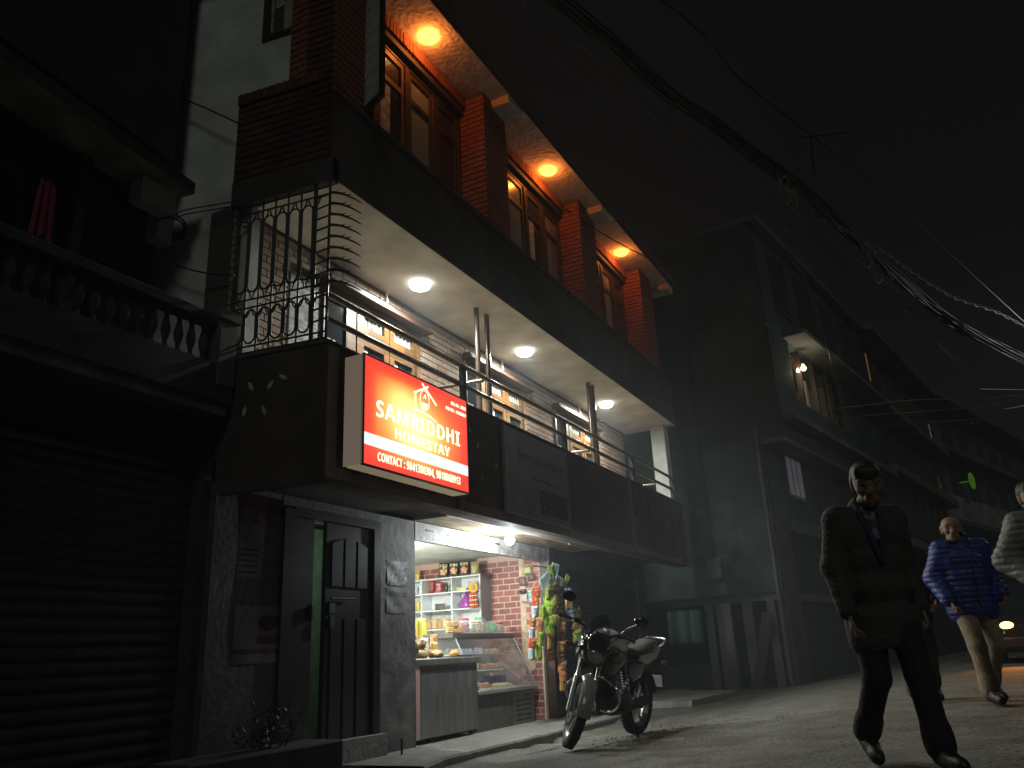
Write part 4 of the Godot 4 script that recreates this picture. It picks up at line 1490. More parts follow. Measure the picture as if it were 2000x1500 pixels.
func build_street() -> void:
	# the street bends a little: local x runs along the row, local z towards the street
	var a := thing("tall_dark_house", "tall dark house jutting out over the street beyond the homestay", "building", Vector3(19, 0, -4))
	var t := Transform3D(Basis(Vector3.UP, -0.1606), Vector3(17.0, 0, -2.95))
	part("gable_wall", boxes([[16.98, 1.85, -12.0, 17.1, 4.95, -2.97], [16.98, 4.95, -12.0, 17.1, 10.0, -2.53]]), mats.teal_wall, a)
	part("front_wall", tboxes(t, [[0.1, 3.35, -0.25, 9.0, 4.95, 0.0], [0.1, 7.45, 0.2, 9.0, 10.0, 0.45], [0.1, 4.95, 0.2, 9.0, 6.05, 0.45], [0.1, 6.05, 0.2, 1.4, 7.45, 0.45], [5.6, 6.05, 0.2, 9.0, 7.45, 0.45]]), mats.teal_wall, a)
	part("floor_slab", tboxes(t, [[0.0, 1.7, -6.0, 9.0, 1.85, -0.05], [0.0, 4.85, -8.0, 9.0, 4.95, 0.46], [0.0, 10.0, -9.0, 9.1, 10.15, 0.6]]), mats.far_wall, a)
	part("window_hood", tboxes(t, [[1.1, 7.45, 0.45, 9.0, 7.55, 0.95], [0.2, 5.3, 0.45, 9.0, 5.42, 0.75]]), mats.far_wall, a)
	part("back_room", tboxes(t, [[0.3, 5.95, -3.0, 9.0, 7.6, -2.9], [5.6, 6.05, -2.9, 5.7, 7.45, 0.2], [1.4, 5.95, -2.9, 5.6, 6.05, 0.2], [1.4, 7.45, -2.9, 5.6, 7.6, 0.2], [1.3, 6.05, -2.9, 1.4, 7.45, 0.2]]), mats.curtain, a)
	for x in [1.75, 2.5, 2.85, 3.75]:
		part("curtain", tboxes(t, [[x, 6.08, 0.24, x + 0.2, 6.9, 0.26]]), mats.curtain, a)
	for x in [1.4, 2.2, 3.3, 4.4, 5.5]:
		part("post", tboxes(t, [[x, 6.05, 0.28, x + 0.1, 7.45, 0.4]]), mats.dark_wood, a)
	bulb(t * Vector3(2.15, 6.97, 0.5), "bright bulb in the far upper room, larger of two", 0.07, mats.bulb_warm, Color(1.0, 0.96, 0.8), 0.3, "far_bulb")
	bulb(t * Vector3(1.79, 6.82, 0.47), "small bulb by the far upper window post", 0.045, mats.bulb_warm, Color(1.0, 0.96, 0.8), 0.15, "far_bulb")
	face_window(a, t * tf(Vector3(1.65, 4.36, 0.0)), 0.95, 0.85, mk("lit_curtain", Color(0.4, 0.36, 0.4), 0.8, {emit = Color(0.9, 0.8, 0.95), power = 0.03}), 3)
	for x in [3.6, 5.4, 7.2]:
		face_window(a, t * tf(Vector3(x, 4.3, 0.0)), 1.0, 0.9, mats.dark_glass, 2)
	for x in [1.4, 3.2, 5.0, 6.8, 8.2]:
		face_window(a, t * tf(Vector3(x, 8.8, 0.45)), 0.9, 1.3, mats.dark_glass, 2)
	# shuttered ground floor, its slats laid in the wall's own axes
	var sh := part("roller_shutter", tboxes(t, [[0.9, -0.2, -0.2, 8.6, 3.1, -0.15]]), mats.shutter, a)
	var sl := MB.new()
	sl.prism(PackedVector2Array([Vector2(0, 0), Vector2(0.02, 0.05), Vector2(0, 0.1)]), Transform3D(Basis(Vector3(0, 0, 1), Vector3.UP, Vector3(-1, 0, 0)), Vector3(3.85, 0, 0)), 7.7)
	var slm := sl.mesh()
	for i in 31:
		var o := own("slat", slm, mats.shutter, sh)
		o.transform = sh.global_transform.affine_inverse() * t * tf(Vector3(4.75, 0.05 + 0.1 * i, -0.148))
	part("shutter_box", tboxes(t, [[0.8, 3.1, -0.25, 8.8, 3.35, 0.1]]), mats.far_wall, a)
	part("front_pier", tboxes(t, [[0.1, -0.2, -0.3, 0.9, 3.35, 0.0]]), mats.far_wall_red, a)
	var ds := MB.new()
	ds.tube([Vector3(16.92, 0.1, -3.05), Vector3(16.92, 5.2, -3.05)], 0.035, 8)
	part("drain_pipe", ds, mats.far_wall, a)
	for p in [[-4.5, 0.16], [-4.2, 0.3], [-3.72, 0.2], [-3.25, 0.16]]:
		part("column", boxes([[17.0, -0.2, p[0] - p[1] / 2, 17.25, 1.7, p[0] + p[1] / 2]]), mats.far_wall, a)
	part("rear_wall", boxes([[18.6, -0.2, -8.0, 18.8, 1.7, -3.2]]), mats.neighbour_dark, a)
	# damp and wear on the gable: patched render, a conduit and a meter box
	part("render_patch", boxes([[16.972, 2.6, -4.6, 16.979, 3.9, -3.7]]), mk("patch", Color(0.045, 0.06, 0.058), 0.9, {tex = texs.stain, scale = 0.7}), a)
	part("meter_box", boxes([[16.86, 2.2, -4.4, 16.979, 2.6, -4.1]]), mats.far_wall, a)
	var cd := MB.new()
	cd.tube([Vector3(16.95, 2.6, -4.25), Vector3(16.95, 7.6, -4.25), Vector3(16.95, 7.8, -3.6)], 0.015, 6)
	part("conduit", cd, mats.cable, a)
	# boards and a tarpaulin leaning below
	var pl := MB.new()
	pl.obox(tf(Vector3(16.85, 0.75, -3.5), 0, 0, 0.12) * Transform3D(Basis.from_euler(Vector3(0.3, 0, 0)), Vector3.ZERO), Vector3(0.03, 1.5, 0.2))
	solo("leaning_plank", pl, mats.dark_wood, "wooden plank leaning against the columns under the dark house", "plank")
	var tp := MB.new()
	for i in 12:
		var z0 := -5.3 + 0.06 * i
		tp.quad(Vector3(16.7 + 0.03 * sin(i * 1.3), 0.95 + 0.02 * (i % 3), z0), Vector3(16.7 + 0.03 * sin((i + 1) * 1.3), 0.95 + 0.02 * ((i + 1) % 3), z0 + 0.06), Vector3(16.75, 1.6, z0 + 0.06), Vector3(16.75, 1.6, z0))
		tp.quad(Vector3(16.74, 1.6, z0), Vector3(16.74, 1.6, z0 + 0.06), Vector3(16.69 + 0.03 * sin((i + 1) * 1.3), 0.95 + 0.02 * ((i + 1) % 3), z0 + 0.06), Vector3(16.69 + 0.03 * sin(i * 1.3), 0.95 + 0.02 * (i % 3), z0))
	solo("tarpaulin", tp, mk("tarp", Color(0.01, 0.04, 0.036), 0.5), "teal tarpaulin hanging in the gap between the two houses", "tarpaulin")
	# row beyond
	var b := thing("far_row_house", "row house with a line of narrow windows further up the street", "building", t * Vector3(14, 0, -2))
	part("wall", tboxes(t, [[9.1, -0.5, -6.0, 19.0, 10.0, 0.3]]), mats.far_wall_red, b)
	part("floor_band", tboxes(t, [[9.1, 3.3, 0.3, 19.0, 3.55, 0.8], [9.1, 5.5, 0.3, 19.0, 5.75, 0.75], [9.1, 7.5, 0.3, 19.0, 7.7, 0.8], [9.05, 10.0, -6.0, 19.2, 10.2, 0.8]]), mats.far_wall, b)
	for i in 8:
		face_window(b, t * tf(Vector3(9.9 + 1.2 * i, 6.65, 0.3)), 0.7, 1.3, mats.dark_glass, 1)
		face_window(b, t * tf(Vector3(9.9 + 1.2 * i, 4.55, 0.3)), 0.7, 1.2, mats.dark_glass, 1)
		if i % 2 == 0:
			face_window(b, t * tf(Vector3(10.2 + 1.2 * i, 8.8, 0.3)), 0.9, 1.2, mats.dark_glass, 2)
	part("lit_window_slit", tboxes(t, [[9.2, 8.4, 0.45, 9.26, 9.3, 0.47]]), mk("slit", Color(0.4, 0.3, 0.15), 0.6, {emit = Color(1.0, 0.7, 0.3), power = 0.1}), b)
	for x in [9.7, 12.1, 14.5, 16.9]:
		part("shop_door", tboxes(t, [[x, 0.0, 0.3, x + 1.9, 3.0, 0.34]]), mats.shutter, b)
	var c := thing("far_pale_building", "pale building where the street bends, with shuttered ground floor", "building", Vector3(44, 0, 2))
	t = Transform3D(Basis(Vector3.UP, -0.288), Vector3(36.3, 0, -0.1))
	part("wall", tboxes(t, [[0.0, -0.5, -5.0, 24.0, 10.6, 0.0]]), mats.far_wall_green, c)
	part("parapet", tboxes(t, [[0.0, 5.3, 0.4, 24.0, 6.3, 0.5]]), mk("far_pale", Color(0.3, 0.29, 0.29), 0.85, {tex = texs.stain, scale = 0.3}), c)
	part("floor_band", tboxes(t, [[0.0, 5.1, 0.0, 24.0, 5.3, 0.55], [0.0, 8.2, 0.0, 24.0, 8.45, 0.6], [0.0, 10.6, -5.0, 24.2, 10.8, 0.7]]), mats.far_wall, c)
	for i in 9:
		for y in [7.3, 9.6]:
			face_window(c, t * tf(Vector3(1.5 + 2.4 * i, y, 0.0)), 1.2, 1.3, mats.dark_glass, 3 if i % 3 == 0 else 2)
	for i in 6:
		part("shop_door", tboxes(t, [[0.8 + 3.4 * i, 0.0, 0.0, 3.6 + 3.4 * i, 3.2, 0.05]]), mats.shutter, c)
	for p in [[0.85, 8.95], [1.35, 9.05]]:
		part("lit_gap_window", tboxes(t, [[p[0], p[1] - 0.35, 0.1, p[0] + 0.07, p[1] + 0.35, 0.12]]), mk("lit_gap", Color(0.6, 0.55, 0.4), 0.6, {emit = Color(1.0, 0.85, 0.55), power = 0.25}), c)
	var gs := MB.new()
	gs.lathe([Vector2(0.2, 0), Vector2(0.34, 0), Vector2(0.36, 0.03), Vector2(0.34, 0.06), Vector2(0.2, 0.06)], t * Transform3D(Basis.from_euler(Vector3(PI / 2, 0, 0)), Vector3(2.7, 6.95, 0.9)), 20)
	for i in 4:
		gs.obox(t * tf(Vector3(2.66 + 0.05 * i, 6.75 + 0.13 * i, 0.95), 0, 0, 0.6 * i), Vector3(0.3, 0.05, 0.03))
	gs.obox(t * tf(Vector3(2.7, 6.95, 0.7)), Vector3(0.05, 0.05, 0.5))
	solo("round_street_sign", gs, mk("green_neon", Color(0.2, 0.3, 0.08), 0.5, {emit = Color(0.45, 0.75, 0.12), power = 0.12}), "small round green glowing sign on the far pale building", "sign")
	# street lamp just past the right edge
	var l := thing("street_lamp", "street lamp on a pole at the bend, where the wires gather", "street lamp", Vector3(17.4, 0.3, 4.5))
	var pm := MB.new()
	pm.tube([Vector3(17.4, 0.1, 4.5), Vector3(17.4, 7.4, 4.5)], 0.09, 12, 0.07)
	part("pole", pm, mats.neighbour_grey, l)
	var am := MB.new()
	am.tube(curve([Vector3(17.4, 6.7, 4.5), Vector3(17.3, 6.9, 4.0), Vector3(17.2, 6.8, 3.6)], 5), 0.025, 8)
	part("arm", am, mats.iron, l)
	var hm := MB.new()
	hm.ball(tf(Vector3(17.2, 6.58, 3.6)), Vector3(0.1, 0.13, 0.1), 8, 14)
	part("lamp_globe", hm, mats.bulb_white, l)
	var cm := MB.new()
	cm.lathe([Vector2(0.0, 0.3), Vector2(0.06, 0.28), Vector2(0.13, 0.12), Vector2(0.13, 0.1)], tf(Vector3(17.2, 6.55, 3.6)), 16)
	part("hood", cm, mats.iron, l)
	lamp_light(l, Vector3(17.2, 6.58, 3.6), Color(0.95, 0.98, 0.95), 2.5, 0.05)

# ---- wires ----
func wire(p: Array, r: float, mat: Material, called: String, label: String) -> void:
	var m := MB.new()
	m.tube(curve(p, 7), r, 6)
	solo(called, m, mat, label, "cable", "cables overhead")

func build_wires() -> void:
	wire([Vector3(2.5, 8.9, -4.4), Vector3(6.48, 7.84, -3.05), Vector3(7.09, 7.55, -2.78), Vector3(8.61, 7.21, -2.15), Vector3(9.91, 6.97, -1.65), Vector3(10.76, 6.76, -1.30), Vector3(12.83, 6.37, -0.58), Vector3(17.45, 5.3, 2.5)], 0.009, mats.cable_grey, "overhead_cable", "thin pale cable, upper of the close pair that slants from the eaves")
	wire([Vector3(2.5, 8.8, -4.4), Vector3(6.36, 7.69, -2.93), Vector3(7.68, 7.44, -2.39), Vector3(9.44, 7.17, -1.72), Vector3(11.61, 6.77, -0.80), Vector3(14.28, 6.12, 0.43), Vector3(17.45, 5.2, 2.5)], 0.009, mats.cable_grey, "overhead_cable", "thin pale cable, lower of the close pair that slants from the eaves")
	wire([Vector3(3.0, 8.6, -4.6), Vector3(6.62, 7.78, -3.29), Vector3(7.65, 7.54, -2.84), Vector3(8.65, 7.35, -2.42), Vector3(10.02, 7.08, -1.81), Vector3(11.35, 6.59, -1.45), Vector3(12.80, 6.32, -1.13), Vector3(20.0, 6.2, -1.5)], 0.006, mats.cable_grey, "overhead_cable", "single slack cable nearest the orange lit eaves")
	wire([Vector3(2.0, 7.5, -3.6), Vector3(6.43, 7.01, -1.45), Vector3(7.87, 6.92, -1.04), Vector3(9.39, 6.82, -0.46), Vector3(11.25, 6.67, 0.27), Vector3(13.24, 6.46, 0.97), Vector3(17.5, 5.8, 2.6)], 0.012, mats.cable, "overhead_cable", "dark cable that runs alone above the thick bundle")
	# the thick bundle: several dark strands wound about one line
	var base := [Vector3(1.5, 7.9, -4.2), Vector3(6.10, 7.21, -2.41), Vector3(7.66, 6.98, -1.86), Vector3(8.61, 6.87, -1.47), Vector3(9.67, 6.82, -1.08), Vector3(11.20, 6.66, -0.54), Vector3(13.22, 6.33, 0.14), Vector3(15.24, 5.94, 1.01), Vector3(17.5, 5.4, 2.5)]
	var bt := thing("cable_bundle", "thick sagging bundle of dark cables slanting across the sky", "cable bundle", Vector3(9.67, 6.8, -1.08))
	for k in 9:
		var q := []
		for i in base.size():
			var a := k * 0.7 + i * 1.3
			var rr := 0.05 + 0.02 * (k % 3)
			q.append(base[i] + Vector3(0, rr * cos(a), rr * sin(a)))
		var m := MB.new()
		m.tube(curve(q, 8), 0.014, 6)
		part("strand", m, mats.cable, bt)
	for k in 2:
		var q := []
		var tb := [Vector3(10.90, 6.56, -0.72), Vector3(12.13, 6.44, -0.05), Vector3(13.10, 6.31, 0.37), Vector3(14.26, 6.18, 0.91), Vector3(15.47, 6.15, 1.61), Vector3(16.6, 6.0, 2.2), Vector3(17.5, 5.9, 2.55)]
		var c := curve(tb, 16)
		for i in c.size():
			var a := i * 0.9 + k * PI
			q.append(c[i] + Vector3(0, 0.022 * cos(a), 0.022 * sin(a)))
		var m := MB.new()
		m.tube(q, 0.012, 6)
		part("twisted_strand", m, mats.cable_grey, bt)
	# slack coils tied to the bundle
	for q in [[Vector3(9.9, 6.55, -0.95), 0.2, 11], [Vector3(10.1, 6.5, -0.9), 0.14, 12], [Vector3(12.0, 6.3, -0.2), 0.2, 13], [Vector3(12.4, 6.25, -0.1), 0.26, 14]]:
		var p := []
		for i in 22:
			var a := i * 0.55
			p.append(q[0] + Vector3(q[1] * (0.8 + 0.1 * sin(i)) * cos(a), q[1] * sin(a) - 0.06 * sin(i * 0.3), 0.05 * sin(i * 0.7)))
		var m := MB.new()
		m.tube(curve(p, 3), 0.006, 5)
		part("coil", m, mats.cable_grey, bt)
	var xa := MB.new()
	xa.tube([Vector3(9.35, 6.86, -0.62), Vector3(9.6, 6.9, -0.1)], 0.02, 6)
	xa.tube([Vector3(9.39, 6.84, -0.5), Vector3(9.5, 6.35, -0.55)], 0.012, 6)
	part("spreader", xa, mats.iron, bt)
	wire([Vector3(13.47, 6.11, 0.01), Vector3(15.03, 5.80, 0.50), Vector3(16.67, 5.39, 1.07)], 0.006, mats.cable_grey, "overhead_cable", "short thin drop wire between the bundle and the lamp fan")
	var fans := [[Vector3(17.45, 5.1, 2.5), Vector3(17.44, 5.19, 1.04), Vector3(18.39, 5.62, -0.02), Vector3(21, 6.4, -2.0)], [Vector3(17.5, 5.2, 2.5), Vector3(18.10, 5.19, 1.40), Vector3(18.71, 5.39, 0.42), Vector3(20.14, 5.88, -1.05), Vector3(22, 6.4, -2.0)],
		[Vector3(17.5, 5.3, 2.5), Vector3(18.24, 5.03, 1.55), Vector3(19.11, 5.17, 1.05), Vector3(20.32, 5.54, 0.19), Vector3(24, 6.5, -1.9)], [Vector3(17.5, 5.2, 2.55), Vector3(18.25, 4.98, 1.54), Vector3(19.70, 5.21, 1.06), Vector3(21.22, 5.57, 0.83), Vector3(29, 7, -1.9)],
		[Vector3(15.11, 4.9, 1.0), Vector3(15.75, 4.76, 1.13), Vector3(16.23, 4.71, 1.33), Vector3(16.69, 4.73, 1.55), Vector3(17.5, 5.0, 2.5)], [Vector3(15.11, 4.77, 1.04), Vector3(17.5, 5.1, 2.5)]]
	var fl := ["fan wire nearest the dark house, topmost at the lamp", "second fan wire below the topmost one at the lamp", "third fan wire sagging towards the far row", "longest fan wire reaching the row house", "drooping loop of wire left of the street lamp", "short taut wire above the drooping loop"]
	for i in fans.size():
		wire(fans[i], 0.009, mats.cable_grey, "fan_wire", fl[i])
	wire([Vector3(10.9, 8.0, -4.58), Vector3(11.5, 7.5, -4.0), Vector3(12.2, 6.95, -3.2), Vector3(15.4, 6.9, -2.3), Vector3(17.0, 7.6, -2.5)], 0.01, mats.cable, "eave_cable", "dark cable crossing in front of the farthest eave lamp")
	wire([Vector3(4.4, 6.85, -6.35), Vector3(4.61, 6.59, -6.15), Vector3(4.67, 6.26, -5.7), Vector3(4.73, 5.97, -5.31)], 0.009, mats.cable, "wall_cable", "dark cable from the neighbour to the brick corner, upper one")
	wire([Vector3(4.62, 5.05, -6.1), Vector3(4.64, 5.15, -5.95), Vector3(4.69, 5.13, -5.6), Vector3(4.75, 5.11, -5.29)], 0.006, mats.cable, "wall_cable", "upper of two thin wires from the coil to the grille")
	wire([Vector3(4.62, 5.0, -6.1), Vector3(4.64, 5.1, -5.95), Vector3(4.69, 5.08, -5.6), Vector3(4.75, 5.06, -5.29)], 0.006, mats.cable, "wall_cable", "lower of two thin wires from the coil to the grille")
	wire([Vector3(4.55, 5.04, -6.2), Vector3(4.6, 4.84, -6.14), Vector3(4.64, 4.59, -5.96), Vector3(4.69, 4.41, -5.59), Vector3(4.75, 4.32, -5.27)], 0.008, mats.cable, "wall_cable", "slack cable sagging low across the white side wall")
	var cm := MB.new()
	for k in 6:
		var p := []
		for i in 25:
			var a := TAU * i / 24.0
			var rr := 0.15 + 0.012 * (k % 3)
			p.append(sp(-6.02 + rr * cos(a) + 0.01 * k, 5.02 - 0.02 * k + rr * 0.42 * sin(a), -0.1 - 0.008 * k - 0.10 * sin(a)))
		cm.tube(p, 0.008, 6, -1.0, false)
	solo("cable_coil", cm, mats.cable, "coil of spare black cable hung on the white side wall", "cable coil")

func col(key: String, c: Color, rough := 0.4) -> StandardMaterial3D:
	return mk("c_" + key, c, rough)

# printed foil: base colour, a band, a blot and broken rows of small print
func pk(key: String, base: Color, accent: Color, third: Color) -> StandardMaterial3D:
	if mats.has("pk_" + key):
		return mats["pk_" + key]
	var im := Image.create(48, 64, false, Image.FORMAT_RGB8)
	var r := RandomNumberGenerator.new()
	r.seed = hash(key)
	var b := base.linear_to_srgb()
	var a := accent.linear_to_srgb()
	var t := third.linear_to_srgb()
	var cy := r.randf_range(0.5, 0.68)
	var f := FastNoiseLite.new()
	f.seed = r.randi() % 1000
	f.frequency = 0.12
	for j in 64:
		for i in 48:
			var u := i / 47.0
			var q := j / 63.0
			var k := f.get_noise_2d(i, j)
			var c := b.lerp(b.darkened(0.35), clampf(k * 1.2 + 0.2, 0, 1))
			if Vector2((u - 0.5) / 0.34, (q - cy) / 0.2).length() < 1.0 + 0.35 * k:
				c = t.lerp(a, clampf(k * 2.0 + 0.4, 0, 1))
			if q > 0.14 and q < 0.32 and absf(u - 0.5) < 0.4 and f.get_noise_2d(i * 2.6, 7.0) > -0.15:
				c = a
			if q > 0.84 and q < 0.94 and int(q * 64) % 2 == 0 and f.get_noise_2d(i * 4.0, j * 9.0) > 0.0:
				c = a
			if q < 0.05 or q > 0.96:
				c = b.lightened(0.25)
			im.set_pixel(i, j, c)
	return mk("pk_" + key, Color.WHITE, 0.32, {tex = ImageTexture.create_from_image(im), uv = true})

func jar(at: Vector3, r: float, h: float, lid: Material, filling: Material, body: Material, label: String, group := "", called := "jar") -> void:
	var o := thing(called, label, "jar", at, group)
	var b := MB.new()
	b.lathe([Vector2(0, 0), Vector2(r * 0.95, 0), Vector2(r, 0.01), Vector2(r, h * 0.78), Vector2(r * 0.8, h * 0.86), Vector2(r * 0.8, h * 0.88)], tf(at), 16)
	part("body", b, body, o)
	if filling:
		var f := MB.new()
		for i in 22:
			var a := i * 2.4
			var rr := r * 0.62 * sqrt(fmod(i * 0.618, 1.0))
			f.ball(tf(at + Vector3(rr * cos(a), 0.03 + (h * 0.68 - 0.03) * float(i) / 22.0, rr * sin(a)), i, i * 2.0, 0), Vector3(0.03, 0.022, 0.028) * (r / 0.08), 5, 7)
		part("contents", f, filling, o)
	var l := MB.new()
	l.lathe([Vector2(0, h * 0.87), Vector2(r * 0.86, h * 0.87), Vector2(r * 0.88, h * 0.98), Vector2(r * 0.8, h), Vector2(0, h)], tf(at), 16)
	part("lid", l, lid, o)

func bag(at: Vector3, w: float, h: float, fat: float, mat: Material, turn: float, label: String, group := "", cat := "snack packet") -> void:
	var m := MB.new()
	m.pouch(tf(Vector3(0, h / 2, 0), 0.0, turn, rng.randf_range(-0.05, 0.05)), w, h, fat, int(absf(at.x * 100 + at.y * 31 + at.z * 77)))
	var o := MeshInstance3D.new()
	o.name = numbered("snack_packet" if cat != "bread" else "bread_roll")
	o.mesh = m.mesh()
	o.material_override = mat
	add_child(o, true)
	o.position = at
	tag(o, label, cat, group)

func build_shop() -> void:
	var clear := mk("clear_plastic", Color(0.85, 0.9, 0.9), 0.1, {alpha = 0.22})
	# brick-patterned lining on the right wall
	var wp := thing("brick_lining", "red brick lining with pale joints on the shop side wall, frayed at the front", "wall lining", Vector3(11.1, 0, -6.5))
	part("joint_sheet", boxes([[11.112, 0.0, -8.78, 11.128, 2.36, -5.43]]), mats.paper_joint, wp)
	var t := Transform3D(Basis(Vector3(0, 0, 1), Vector3.UP, Vector3(-1, 0, 0)), Vector3(11.112, 0.0, -7.9))
	var pick := [mats.paper_brick0, mats.paper_brick1, mats.paper_brick2, mats.paper_brick3]
	var rs := brick_rects(2.46, 2.36, 0.19, 0.072, 0.016, [[2.12, 2.22, 0.7, 2.36]])
	# those hidden behind the counter and fridge can be left out of the single ones
	var one := []
	var two := MB.new()
	for q in rs:
		if (q[3] > 1.0 or q[0] > 2.0) and one.size() < 290 and not (q[2] < 2.0 and q[1] < 1.35):
			one.append(q)
		elif q[3] > 1.0:
			lay_joined(two, t, [q], 0.003)
	lay(wp, t, one, 0.003, pick)
	part("hidden_bricks", two, pick[0], wp, "stuff")
	var fr := MB.new()
	var poly := PackedVector2Array([Vector2(2.13, 2.35), Vector2(2.13, 0.95), Vector2(2.2, 0.62), Vector2(2.33, 0.72), Vector2(2.29, 0.98), Vector2(2.22, 1.1), Vector2(2.2, 1.7), Vector2(2.22, 2.35)])
	fr.prism(poly, t * tf(Vector3(0, 0, 0.002)), 0.006)
	part("torn_strip", fr, mk("torn", Color(0.66, 0.5, 0.34), 0.7, {tex = texs.mott, scale = 2.0}), wp)
	part("corner_trim", boxes([[11.06, -0.02, -5.44, 11.13, 1.2, -5.415]]), mk("trim", Color(0.55, 0.48, 0.36), 0.6), wp)
	# white shelf unit
	var s := thing("white_shelf_unit", "white open shelf unit full of goods against the brick lining", "shelf", Vector3(10.95, 0.75, -7.0))
	var zs := [-7.95, -7.36, -6.8, -6.3]
	for z in zs:
		part("upright", boxes([[10.8, 0.75, z - 0.009, 11.1, 2.1, z + 0.009]]), mats.shelf_white, s)
	part("side_panel", boxes([[10.8, 0.75, -6.29, 11.1, 2.11, -6.275]]), mk("panel_grey", Color(0.2, 0.18, 0.18), 0.5), s)
	for i in 3:
		for y in [2.08, 1.86, 1.6, 1.32, 1.05]:
			if i == 2 and y == 1.05:
				continue
			part("shelf", boxes([[10.805, y - 0.009, zs[i] + 0.01, 11.1, y + 0.009, zs[i + 1] - 0.01]]), mats.shelf_white, s)
	part("back", boxes([[11.095, 0.75, -7.94, 11.103, 2.1, -6.31]]), mats.shelf_white, s)
	for i in 3:
		var z: float = [-6.98, -6.79, -6.6][i]
		bag(Vector3(10.88, 2.09, z), 0.18, 0.24, 0.09, pk("crisps", Color(0.02, 0.02, 0.025), Color(0.6, 0.5, 0.2), Color(0.62, 0.12, 0.04)), -PI / 2 + 0.25, ["black and orange crisp packet, first of three on the shelf top", "black and orange crisp packet, middle of three on the shelf top", "black and orange crisp packet, last of three on the shelf top"][i], "crisp packets on the shelf top")
	bag(Vector3(10.88, 2.09, -6.42), 0.15, 0.2, 0.08, pk("tan", Color(0.45, 0.33, 0.15), Color(0.2, 0.25, 0.08), Color(0.55, 0.45, 0.25)), -PI / 2, "tan packet at the near end of the shelf top")
	bag(Vector3(10.88, 2.09, -7.5), 0.13, 0.15, 0.07, pk("yel", Color(0.6, 0.48, 0.06), Color(0.5, 0.1, 0.02), Color(0.7, 0.6, 0.3)), -PI / 2, "yellow packet at the far end of the shelf top")
	bag(Vector3(10.9, 1.87, -7.22), 0.12, 0.2, 0.1, pk("redbag", Color(0.4, 0.03, 0.05), Color(0.3, 0.2, 0.1), Color(0.2, 0.02, 0.02)), -PI / 2, "dark red bag in the upper shelf beside the bottles")
	bag(Vector3(10.9, 1.87, -7.08), 0.13, 0.17, 0.1, pk("redbag2", Color(0.5, 0.06, 0.09), Color(0.6, 0.5, 0.4), Color(0.3, 0.02, 0.03)), -PI / 2, "bright red bag in the upper shelf beside the darker one")
	for i in 2:
		var at := Vector3(10.9, 1.87, [-6.95, -6.87][i])
		var b := thing("bottle", ["small dark bottle on the upper shelf", "small green bottle on the upper shelf beside the dark one"][i], "bottle", at)
		var m := MB.new()
		m.lathe([Vector2(0, 0), Vector2(0.028, 0), Vector2(0.028, 0.1), Vector2(0.012, 0.13), Vector2(0.012, 0.15)], tf(at), 12)
		part("body", m, col("bot%d" % i, [Color(0.06, 0.04, 0.03), Color(0.05, 0.13, 0.05)][i], 0.15), b)
		var c := MB.new()
		c.lathe([Vector2(0, 0.15), Vector2(0.014, 0.15), Vector2(0.014, 0.175), Vector2(0, 0.175)], tf(at), 12)
		part("cap", c, col("cap%d" % i, [Color(0.5, 0.4, 0.1), Color(0.1, 0.3, 0.1)][i]), b)
	var bl := thing("bowl_stack", "stack of white bowls on the upper shelf at the near end", "bowls", Vector3(10.92, 1.87, -6.45))
	for i in 4:
		var m := MB.new()
		m.lathe([Vector2(0, 0), Vector2(0.05, 0), Vector2(0.1, 0.05), Vector2(0.11, 0.052), Vector2(0.09, 0.05), Vector2(0.045, 0.01), Vector2(0, 0.01)], tf(Vector3(10.92, 1.87 + 0.028 * i, -6.45)), 18)
		part("bowl", m, mats.white_paint, bl)
	bag(Vector3(10.9, 1.87, -6.68), 0.2, 0.06, 0.05, col("pale", Color(0.6, 0.55, 0.25)), -PI / 2, "flat pale yellow packet on the upper shelf")
	# purple sack, tied at the top
	var pu := MB.new()
	pu.lathe([Vector2(0, 0), Vector2(0.12, 0.0), Vector2(0.135, 0.05), Vector2(0.11, 0.12), Vector2(0.05, 0.19), Vector2(0.025, 0.21), Vector2(0.05, 0.235), Vector2(0, 0.235)], tf(Vector3(10.92, 1.61, -6.58)), 14)
	for i in pu.v.size():
		var a := atan2(pu.v[i].z + 6.58, pu.v[i].x - 10.92)
		pu.v[i] += Vector3(cos(a), 0, sin(a)) * 0.008 * sin(a * 7 + pu.v[i].y * 20)
	solo("purple_sack", pu, col("purple", Color(0.30, 0.06, 0.30), 0.25), "shiny purple plastic sack in the middle shelf", "sack")
	bag(Vector3(10.9, 1.61, -7.08), 0.2, 0.1, 0.1, col("olive", Color(0.13, 0.12, 0.09)), -PI / 2, "dark grey bundle in the middle shelf")
	for i in 4:
		var z := -7.62 + 0.075 * i
		bag(Vector3(10.88, 1.61, z), 0.07, 0.17 - 0.02 * (i % 2), 0.05, col("yb%d" % (i % 2), [Color(0.6, 0.48, 0.12), Color(0.65, 0.55, 0.3)][i % 2]), -PI / 2, "small yellow packet in a row on the far middle shelf", "yellow packets on the far middle shelf")
	for i in 3:
		bag(Vector3(10.88, 1.87, -7.62 + 0.1 * i), 0.08, 0.14, 0.05, col("wb%d" % (i % 2), [Color(0.65, 0.68, 0.68), Color(0.5, 0.55, 0.6)][i % 2]), -PI / 2, "pale packet standing in a row on the far upper shelf", "pale packets on the far upper shelf")
	bag(Vector3(10.87, 1.33, -7.52), 0.16, 0.2, 0.08, pk("blue", Color(0.03, 0.28, 0.50), Color(0.5, 0.6, 0.7), Color(0.05, 0.12, 0.4)), -PI / 2, "blue packet on the lower shelf at the far left")
